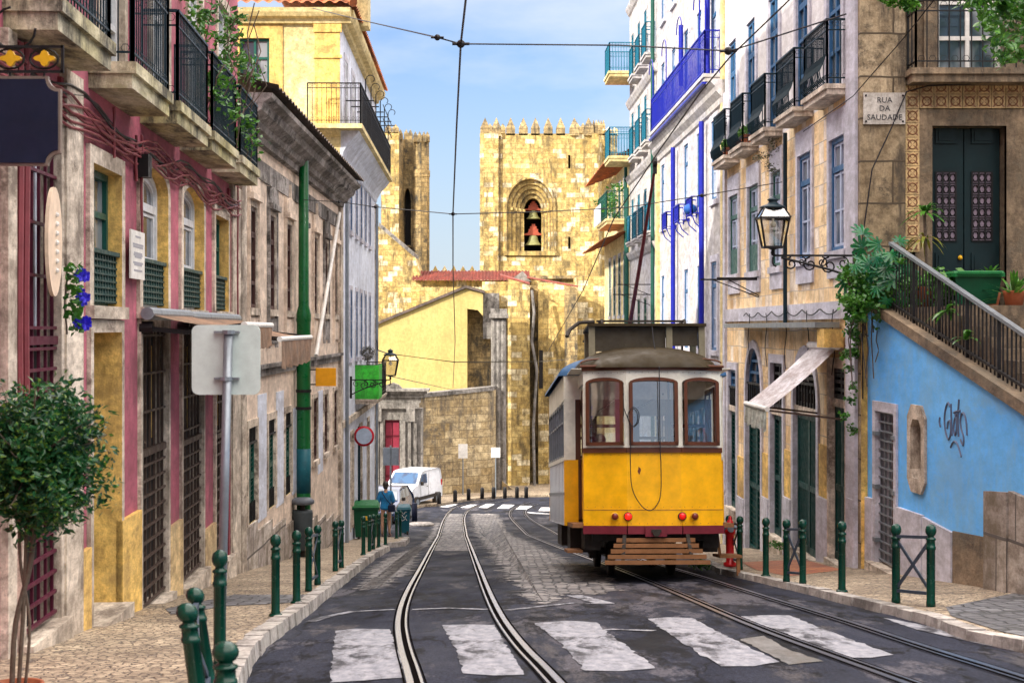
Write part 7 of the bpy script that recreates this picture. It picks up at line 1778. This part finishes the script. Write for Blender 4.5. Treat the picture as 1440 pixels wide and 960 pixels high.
m = MB(); m.cyl(W4.p(u0-.04, vo, .12+ob_), W4.p(u1+.04, vo, .12+ob_), .04); m.cyl(W4.p(u0-.05, va+.02, .14), W4.p(u1+.05, va+.02, .14), .06); m.build('bars', M['white_paint'], awn)
m = MB()
for u in (u0+.05, u1-.05): m.bar(W4.p(u, vo-.02, .12+ob_), W4.p(u, vo-.16, .02), .03)
m.build('arms', M['rust_iron'], awn)
m = MB(); m.obox(W4.p(u0-.1, va, .05), W4.U*.5, W4.N*.3, V((0, 0, .28))); m.build('end_cover', M['yellow_stone'], awn)
# wall irons near the white house
for (x0, y0, x1) in ((1008, 391, 1052), (985, 393, 1020), (868, 400, 887), (862, 414, 887)):
    d = 31 if x0 > 950 else 50; a = P(x1, y0, d); b = P(x0, y0, d); t = thing('clothes_line_arm', 'thin iron clothes line arm on the facade %s' % {1008: 'of the tiled house', 985: 'between the tiled and the white house', 868: 'of the far cream house, upper one', 862: 'of the far cream house, lower one'}[x0], 'wall bracket', a, 'clothes line arms')
    ww = (6.62-.0236*d/S)*S; m = MB(); m.bar(b, V((ww, d, a.z)), .03); m.bar(b.lerp(V((ww, d, a.z)), .2), V((ww, d, a.z-.35)), .02); m.build('arm', M['black_iron'], t)
# ------------------------------------------------------------------ overhead wires
def wire(pts, label, r=.012, n=4, name='overhead_wire', group='overhead wires'):
    m = MB(); m.tube(pts, r, n); o = m.build(name, M['wire']); return tag(o, label, 'wire', group)
def contact(pix):
    out = []
    for x, y in pix: d = 5.0/S*S; z = (4.15/S*S)/( (462-y)/F+.1035) if False else None; out.append(None)
    return out
def cw(x, y, h0=4.15):              # point on a wire held h0 above the eye-line slope of the road
    d = h0/((CY-y)/F+.103); return P(x, y, d)
wire([cw(x, y) for x, y in ((660, -120), (655, 0), (648, 62), (642, 180), (637, 300), (637, 375), (640, 480), (637, 545))], 'trolley wire above the left track running down to the annex', .010)
wire([cw(x, y) for x, y in ((1170, -60), (1103, 7), (1027, 80), (985, 130), (927, 212), (863, 308), (820, 408), (770, 495))], 'trolley wire above the right track meeting the tram pole', .010)
dA = cw(648, 62).y
wire([P(440, 12, dA*1.9), P(505, 28, dA*1.5), P(615, 53, dA), P(648, 62, dA), P(870, 64, dA), P(1027, 72, dA*1.02), P(1190, 20, dA*.95)], 'span wire crossing the street near the top of the picture', .007)
dB = cw(637, 300).y
wire([P(425, 281, gp2(427, 782).y), P(477, 284, dB*1.25), P(528, 291, dB*1.1), P(637, 301, dB), P(760, 298, dB), P(880, 292, dB), P(987, 275, dB), P(1100, 256, dB*1.05)], 'span wire from the green pole across the street to the tiled house', .007)
wire([P(530, 478, 50), P(531, 492, 50), P(545, 497, 47), P(640, 509, 45), P(760, 508, 60), P(800, 505, 78)], 'dark span wire at the height of the small lantern', .018)
wire([P(545, 528, 46), P(600, 540, 60), P(655, 552, 82)], 'thin sagging wire above the stone gate', .012)
wire([P(1130, 185, 22), P(1200, 135, 20), P(1270, 55, 18), P(1330, -20, 17)], 'pale stay wire rising to the right over the street plate', .008)
wire([P(1192, 476, 22.6), P(1200, 440, 22.6), P(1215, 380, 22.7), P(1258, 335, 22.75), P(1272, 290, 22.75)] if False else [E4.p(epx(x, 0)[0], epx(0, y)[1], .2) for x, y in ((1209, 560), (1208, 340), (1222, 240), (1250, 180), (1270, 132), (1300, 124), (1440, 118))], 'black cable looping over the quoin stones past the street plate', .010)
for x, y, d in ((648, 62, dA), (637, 301, dB), (615, 53, dA), (1024, 72, dA*1.02), (528, 291, dB*1.1), (477, 284, dB*1.25), (987, 275, dB)):
    q_ = P(x, y, d); t = thing('insulator', {648: 'cross-shaped wire clamp under the left trolley wire near the top', 637: 'small wire clamp in the gap between the towers', 615: 'black insulator left of the top clamp', 1024: 'bulky black insulator beside the cobalt balcony', 528: 'brown insulator before the left tower', 477: 'brown insulator at the end of the grimy cornice', 987: 'small insulator before a cobalt drainpipe'}[x], 'insulator', q_-V((0, 0, .04)), 'insulators on the span wires')
    m = MB(); s_c = .04 if x in (648, 1024) else .03; m.sph(q_, s_c, 8, 6); m.cyl(q_-V((s_c*2, 0, 0)), q_+V((s_c*2, 0, 0)), s_c*.35); m.build('clamp', M['black_iron'], t)
# ------------------------------------------------------------------ vegetation
def cloud(m, c, rad, n, size, asp=.5, shell=.55, sq=(1, 1, 1), clumps=0):
    cl = [V((random.gauss(0, 1), random.gauss(0, 1), random.gauss(0, 1))).normalized()*random.uniform(.35, 1) for _ in range(clumps)] if clumps else None
    for _ in range(n):
        if cl:
            k = random.choice(cl); d = k+V([max(-.3, min(.3, random.gauss(0, .15))) for _ in range(3)])
        else: d = V((random.gauss(0, 1), random.gauss(0, 1), random.gauss(0, 1))).normalized()*(shell+(1-shell)*random.random())
        m.leaf(V(c)+V((d.x*rad*sq[0], d.y*rad*sq[1], d.z*rad*sq[2])), size*random.uniform(.6, 1.3), asp=asp)
tq = V((-2.72, 8.6, 0)); tq.z = pv(tq.x, tq.y)
BT_ = thing('bay_tree', 'round clipped bay tree in a terracotta pot at the left edge', 'potted tree', tq)
m = MB(); m.lathe([(.10, 0), (.11, .02), (.13, .11), (.145, .12), (.145, .145), (.125, .145), (.12, .12)], tq, 18); m.build('pot', M['terracotta_pot'], BT_, True)
cc = P(44, 648, 8.6); m = MB()
for k in range(3): m.tube(cr([tq+V((.03*k-.03, .02*k, .10)), tq.lerp(cc, .35)+V((.035*(k-1), .01*k, 0)), tq.lerp(cc, .6)+V((.03*(1-k), 0, 0)), cc-V((.02*k, 0, .25)), cc+V((.1*(k-1), .1*math.sin(k), .1))], 4), .015-.003*k, 6)
for k in range(14): d = V((random.gauss(0, 1), random.gauss(0, 1), random.gauss(0, .8))).normalized(); m.tube([cc-V((0, 0, .15)), cc+d*.25, cc+d*.42], [.010, .007, .003], 4)
for k in range(26):
    d = V((random.gauss(0, 1), random.gauss(0, 1), random.gauss(.3, .8))).normalized(); m.tube([cc+d*.2, cc+d*.36, cc+d*(.43+.06*random.random())+V((0, 0, .02))], [.006, .004, .002], 4)
m.build('trunk', M['bark'], BT_, True)
m = MB()
for k in range(40):
    d = V((random.gauss(0, 1), random.gauss(0, 1), random.gauss(.3, .8))).normalized()
    for j in range(9): m.leaf(cc+d*(.28+.02*j)+V((random.gauss(0, .018), random.gauss(0, .018), random.gauss(0, .018))), .06, asp=.4)
cloud(m, cc, .39, 6500, .055, .42, .3, (.98, 1, 1.12), 95); cloud(m, cc, .31, 4800, .06, .42, .2)
m.build('crown', M['leaf_bay'], BT_)
# balcony plants on the pink house
t = thing('balcony_plant', 'leafy climbing plant spilling over the far balconies of the pink house', 'plant', W1.p(W1.u(24.5), 2.85*S, .25))
m = MB()
for k in range(16):
    z = random.uniform(23.0, 28.2); h = random.uniform(.6, 2.4); p0 = W1.p(W1.u(z), 2.86*S, random.uniform(.15, .38)); ln = [p0+V((random.uniform(-.1, .1)+.05*i, random.uniform(-.1, .1), h*i/5)) for i in range(6)]; m.tube(ln, .008, 4)
    mm_ = [m]; 
    for q_ in ln[1:]:
        for _ in range(34): pass
m.build('stems', M['bark'], t)
m = MB()
for k in range(26):
    z = random.uniform(22.6, 28.4); c = W1.p(W1.u(z), random.uniform(3.0, 5.2)*S, random.uniform(.15, .55)); cloud(m, c, random.uniform(.14, .30), 60, .09, .55, .1)
m.build('leaves', M['leaf_mid'], t)
m = MB(); 
for z in (22.9, 23.6, 26.3, 27.0): p = W1.p(W1.u(z), 2.86*S, .2); m.lathe([(.08, 0), (.11, .18), (.12, .2)], p, 12)
m.build('pots', M['terracotta_pot'], t, True)
# monstera and ivy over the corner of the blue wall
def lobed(m, c, size, nrm, updir):
    nrm = V(nrm).normalized(); u = V(updir); u = (u-nrm*u.dot(nrm)).normalized(); s = nrm.cross(u); out = []
    n = 9
    for i in range(n):
        a = R(-130+260*i/(n-1)); L_ = size*(.55+.45*math.cos(a*.6)); out.append((a-.13, L_*.93)); out.append((a, L_)); out.append((a+.10, L_*.93)); 
        if i < n-1: out.append((a+.27, L_*.45))
    pts = [V(c)-u*size*.15]+[V(c)+u*math.cos(a)*l+s*math.sin(a)*l-nrm*.25*size*(l/size)**2 for a, l in out]
    for i in range(1, len(pts)-1): m.add([pts[0], pts[i], pts[i+1]], [(0, 1, 2)])
vq = P(1225, 420, 22.7); t = thing('climbing_plant', 'large monstera and ivy tumbling over the top corner of the blue wall', 'climbing plant', vq)
m = MB()
for k in range(48):
    x = max(1185, min(1285, random.gauss(1232, 24))); y = max(330, random.gauss(372, 22))+(x-1228)*.25; d = random.uniform(21.6, 23.2); nrm = V((random.uniform(-.9, .4), -1, random.uniform(-.2, .9))); lobed(m, P(x, y, d), random.uniform(.13, .25), nrm, (random.uniform(-1, 1), 0, random.uniform(-1, .6)))
m.build('monstera_leaves', M['leaf_teal'], t)
m = MB()
for k in range(58):
    x = random.uniform(1190, 1288); y0 = 385+(x-1192)*.3; c = P(x, random.uniform(y0-10, y0+55), random.uniform(21.9, 22.95)); cloud(m, c, .19, 75, .075, .75, .1)
for k in range(18):
    x = random.uniform(1196, 1224); y = random.triangular(420, 640, 440); c = WB.p(min(HB, WB.px(max(x, 1214), 0)[0]), P(x, y, 22.7).z, .12)+V((random.uniform(-.22, .02), 0, 0)); cloud(m, c, .10, 45, .06, .75, .1)
m.build('ivy_leaves', M['leaf_mid'], t)
m = MB()
for k in range(12):
    x = random.uniform(1195, 1270); m.tube([P(x+random.uniform(-5, 5), 390+j*random.uniform(14, 26), 22.4-.03*j) for j in range(7)], .009, 4)
m.build('stems', M['bark'], t)
# dracaena, spiky plants on the terrace
def spiky(root, c, n, L_, w_, mat, droop=.5, up0=.6, name='leaves'):
    m = MB()
    for k in range(n):
        a = random.uniform(0, 6.283); e = random.uniform(up0*.2, 1.3); l = L_*random.uniform(.7, 1.1); d = V((math.cos(a)*math.cos(e), math.sin(a)*math.cos(e), math.sin(e))); s = d.cross(V((0, 0, 1))).normalized(); prev = None
        for i in range(6):
            f = i/5; p = V(c)+d*l*f-V((0, 0, droop*l*f*f)); ww = w_*math.sin(math.pi*min(.97, f*.85+.12)); row = (p-s*ww, p+s*ww)
            if prev: m.add([prev[0], prev[1], row[1], row[0]], [(0, 1, 2, 3)])
            prev = row
    return m.build(name, M[mat], root)
dq = P(1300, 0, 22.1); dq.z = .29; t = thing('dracaena', 'tall potted dracaena with some yellowed leaves beside the green double door', 'potted plant', dq)
m = MB(); m.lathe([(.13, 0), (.17, .28), (.18, .3), (.15, .3)], dq, 14); m.build('pot', M['terracotta_pot'], t, True)
th_ = P(0, 300, dq.y).z-dq.z; m = MB(); m.tube([dq+V((0, 0, .2)), dq+V((.03, 0, th_*.5)), dq+V((.0, 0, th_))], .022, 6); m.build('trunk', M['bark'], t)
spiky(t, dq+V((0, 0, th_)), 26, .42, .028, 'leaf_mid', .6); spiky(t, dq+V((0, 0, th_*.72)), 16, .40, .026, 'leaf_yellow', .9, .2, 'lower_leaves')
for (px, yv, n, L_, lab, mt) in ((1426, .3, 44, .62, 'bright green spiky plant at the right edge of the terrace', 'leaf_mid'), (1392, .25, 14, .35, 'small spiky plant in a red pot beside the terrace bin', 'leaf_mid')):
    d_ = 1.9 if px == 1426 else .8; q_ = P(px, 0, 23-d_); q_.z = .29; t = thing('spiky_plant', lab, 'potted plant', q_); m = MB(); m.lathe([(.11, 0), (.15, .2), (.16, .22)], q_, 12); m.build('pot', M['terracotta_pot'], t, True); spiky(t, q_+V((0, 0, .1 if px == 1426 else .45)), n, L_, .026, mt, .35)
    if px != 1426: MB().tube([q_+V((0, 0, .1)), q_+V((0, 0, .46))], .02, 6).build('stem', M['bark'], t)
t = thing('shrub', 'low green shrubs growing along the terrace behind the handrail', 'shrub', E4.p(epx(1330, 0)[0], .29, 1.8)); m = MB()
for k in range(22):
    f = random.random()*.42; u = HB-.3-f*2.9; c = WB.p(u, .29+random.uniform(.05, .42), -.45-random.uniform(0, .5)); cloud(m, c, .20, 40, .12, .5, .1)
m.build('leaves', M['leaf_mid'], t)
for (px, py) in ((1326, 437), (1262, 372), (1352, 478)):
    u, v = WB.px(px, py); t = thing('fern', 'small fern sprouting through the handrail bars, %s' % {1326: 'the middle one', 1262: 'the highest one near the monstera', 1352: 'the lowest one'}[px], 'fern', WB.p(u, v, -.05)); spiky(t, WB.p(u, v, -.05), 12, .3, .03, 'leaf_mid', .6, 0)
# overhanging tree at top right
tb = V((9.4, 16.0, .2)); t = thing('tree', 'leafy tree whose branches hang into the top right corner', 'tree', tb)
m = MB(); m.tube(cr([tb, tb+V((-.1, .1, 1.6)), tb+V((-.5, .1, 3.0)), tb+V((-1.2, 0, 4.2)), tb+V((-2.2, 0, 4.9))], 5), [.16-.006*i for i in range(21)], 8)
for k in range(9): a = tb+V((-.8-.2*k, 0, 3.6+.15*k)); m.tube([a, a+V((-.5-.1*k*.3, random.uniform(-.6, .6), .3)), a+V((-1.1, random.uniform(-1, 1), -.1))], [.04, .025, .01], 5)
m.build('trunk', M['bark'], t, True)
m = MB()
for k in range(120):
    x = random.gauss(1450, 45); y = random.gauss(-5, 45); 
    if x < 1385 and y > 20: continue
    if y > 88: continue
    cloud(m, P(x, y, random.uniform(14.5, 17.5)), random.uniform(.12, .24), 42, .10, .5, .1)
for k in range(260): c = tb+V((random.gauss(-.3, 1.3), random.gauss(0, 1.3), random.gauss(5.3, .8))); cloud(m, c, .3, 16, .13, .5, .1)
for k in range(16): cloud(m, P(random.uniform(1238, 1290), random.uniform(-16, 8), 16.5), .1, 30, .08, .5, .1)
m.build('crown', M['leaf_mid'], t)
# small plants
for (pt, r, n, lab, mt) in ((gp2(1322, 806)+V((.1, .2, .12)), .18, 160, 'weeds growing at the foot of the blue wall behind the crossed barrier', 'leaf_mid'), (G(985, 793, .1), .16, 140, 'low weeds at the right kerb beside the tram step', 'leaf_mid'), (W4.p(W4.u(32.9), gz(6, 28)+.25, .2), .16, 120, 'weeds at the foot of the tiled house near the shop door', 'leaf_mid')):
    t = thing('weeds', lab, 'weeds', pt-V((0, 0, .1))); m = MB(); cloud(m, pt, r, n, .07, .5, .1, (1.4, .8, .6)); m.build('leaves', M[mt], t)
gq = W3.p(W3.u(55.0), -1.22*S+.25, .35); t = thing('ball_plant', 'round dried ball-shaped plant on the green balcony', 'potted plant', gq-V((0, 0, .45))); m = MB(); m.tube([gq-V((0, 0, .45)), gq], .02, 5); m.build('stem', M['bark'], t); m = MB(); cloud(m, gq+V((0, 0, .05)), .24, 900, .06, .3, .5); m.build('ball', leafmat('dry_twigs', (.05, .05, .04), (.10, .09, .07), (.14, .12, .08)), t)
t = thing('balcony_plant', 'green plants growing on the far cream house balcony', 'plant', W7.p(W7.u(69), 4.72*S, .4)); m = MB()
for k in range(16): cloud(m, W7.p(W7.u(random.uniform(67.6, 72)), (4.8+random.random()*1.6)*S, random.uniform(.2, .9)), .3, 26, .16, .5, .1)
m.build('leaves', M['leaf_mid'], t)
for z, lab, mt in ((39.8, 'green potted plants on the farthest black balcony of the tiled house', 'leaf_mid'), (37.2, 'planter of small plants on the fourth black balcony of the tiled house', 'leaf_mid')):
    t = thing('balcony_plant', lab, 'plant', W4.p(W4.u(z), 4.31*S, .2)); m = MB()
    for k in range(5): cloud(m, W4.p(W4.u(z-.5+.25*k), 4.31*S+.32, .2), .13, 50, .08, .5, .1)
    m.build('leaves', M[mt], t); m = MB(); W4.box(m, W4.u(z-.6), W4.u(z+.6), 4.31*S+.005, 4.31*S+.2, .12, .28); m.build('trough', M['terracotta_pot'], t)
t = thing('wall_plant', 'scruffy plant growing out of the tiled wall beside the green downpipe', 'plant', W4.p(W4.px(1092, 0)[0], W4.px(1092, 250)[1], .05)); m = MB()
for k in range(10): c = W4.px(1092+random.uniform(-14, 8), random.uniform(180, 245)); cloud(m, W4.p(c[0], c[1], .15), .14, 40, .06, .4, .1)
m.build('leaves', leafmat('dull_leaf', (.06, .07, .04), (.12, .10, .07), (.10, .14, .04)), t)
t = thing('blue_bundle', 'bright blue cloth bundle hanging on the cobalt window guard', 'bundle', W5.p(W5.u(46.0), 3.35*S, .25)); m = MB(); m.sph(W5.p(W5.u(46.0), 3.3*S+.18, .25), .17, 12, 8, (1, 1.2, .8)); m.build('cloth', flat('blue_cloth', (.006, .07, .30), .8), t, True)
t = thing('laundry', 'pale laundry hanging from the plant filled balcony of the far cream house', 'laundry', W7.p(W7.u(71), 4.6*S, .95)); m = MB()
for k in range(5): u = W7.u(68.5+k*.8); m.obox(W7.p(u, 4.65*S, .95), W7.U*.35, W7.N*.02, V((0, 0, .7)))
m.build('cloths', M['cool_white'], t)

# ------------------------------------------------------------------ every separate piece of trim becomes a part of its own
def split_loose(o):
    me = o.data; n = len(me.vertices); par = list(range(n))
    def find(a):
        while par[a] != a: par[a] = par[par[a]]; a = par[a]
        return a
    for p in me.polygons:
        r = find(p.vertices[0])
        for v in p.vertices[1:]: par[find(v)] = r
    groups = {}
    for p in me.polygons: groups.setdefault(find(p.vertices[0]), []).append(p)
    if len(groups) < 2 or len(groups) > 60: return
    uv = me.uv_layers[0].data; first = True; mat = me.materials[0]; res = []
    for ps in groups.values():
        idx = {}; vs = []; fs = []; uvs = []
        for p in ps:
            f = []
            for li, v in zip(p.loop_indices, p.vertices):
                if v not in idx: idx[v] = len(vs); vs.append(me.vertices[v].co.copy())
                f.append(idx[v]); uvs.append(tuple(uv[li].uv))
            fs.append(f)
        nm = bpy.data.meshes.new(o.name.split('.')[0]); nm.from_pydata(vs, [], fs); l = nm.uv_layers.new(name='UVMap').data
        for i, u in enumerate(uvs): l[i].uv = u
        nm.materials.append(mat); res.append(nm)
    o.data = res[0]
    for nm in res[1:]:
        c = o.copy(); c.data = nm; COL.objects.link(c)
NS = {'step_board', 'shutter_hinge', 'bands', 'rough_base', 'pale_base', 'pilaster', 'corner_strip', 'plinth', 'ochre_panel', 'rainwater_pipe', 'whitewash_patch', 'string_course', 'trim_strip', 'merlons', 'buttress', 'weathered_buttress', 'corner_buttress', 'nave_wall', 'stone_base', 'tower_side', 'gold_flower', 'bolts', 'pots', 'cloths', 'board_posts', 'destination_board', 'saloon_corner', 'bulkhead_panel', 'text_lines', 'finials', 'lintel', 'bars', 'raised_letters', 'eave', 'balcony_edge', 'gutter', 'clothes_frame', 'axlebox', 'door_panels', 'outlets', 'arms', 'clamps', 'flowers' if False else 'arms'}
for o in list(COL.objects):
    if o.type == 'MESH' and o.name.split('.')[0] in NS and not o.children: 
        split_loose(o)
for o in COL.objects:
    b = o.name.split('.')[0]
    if b in ('merlons',): o.name = 'merlon'
    if b == 'pots': o.name = 'pot'
    if b == 'bolts': o.name = 'bolt'
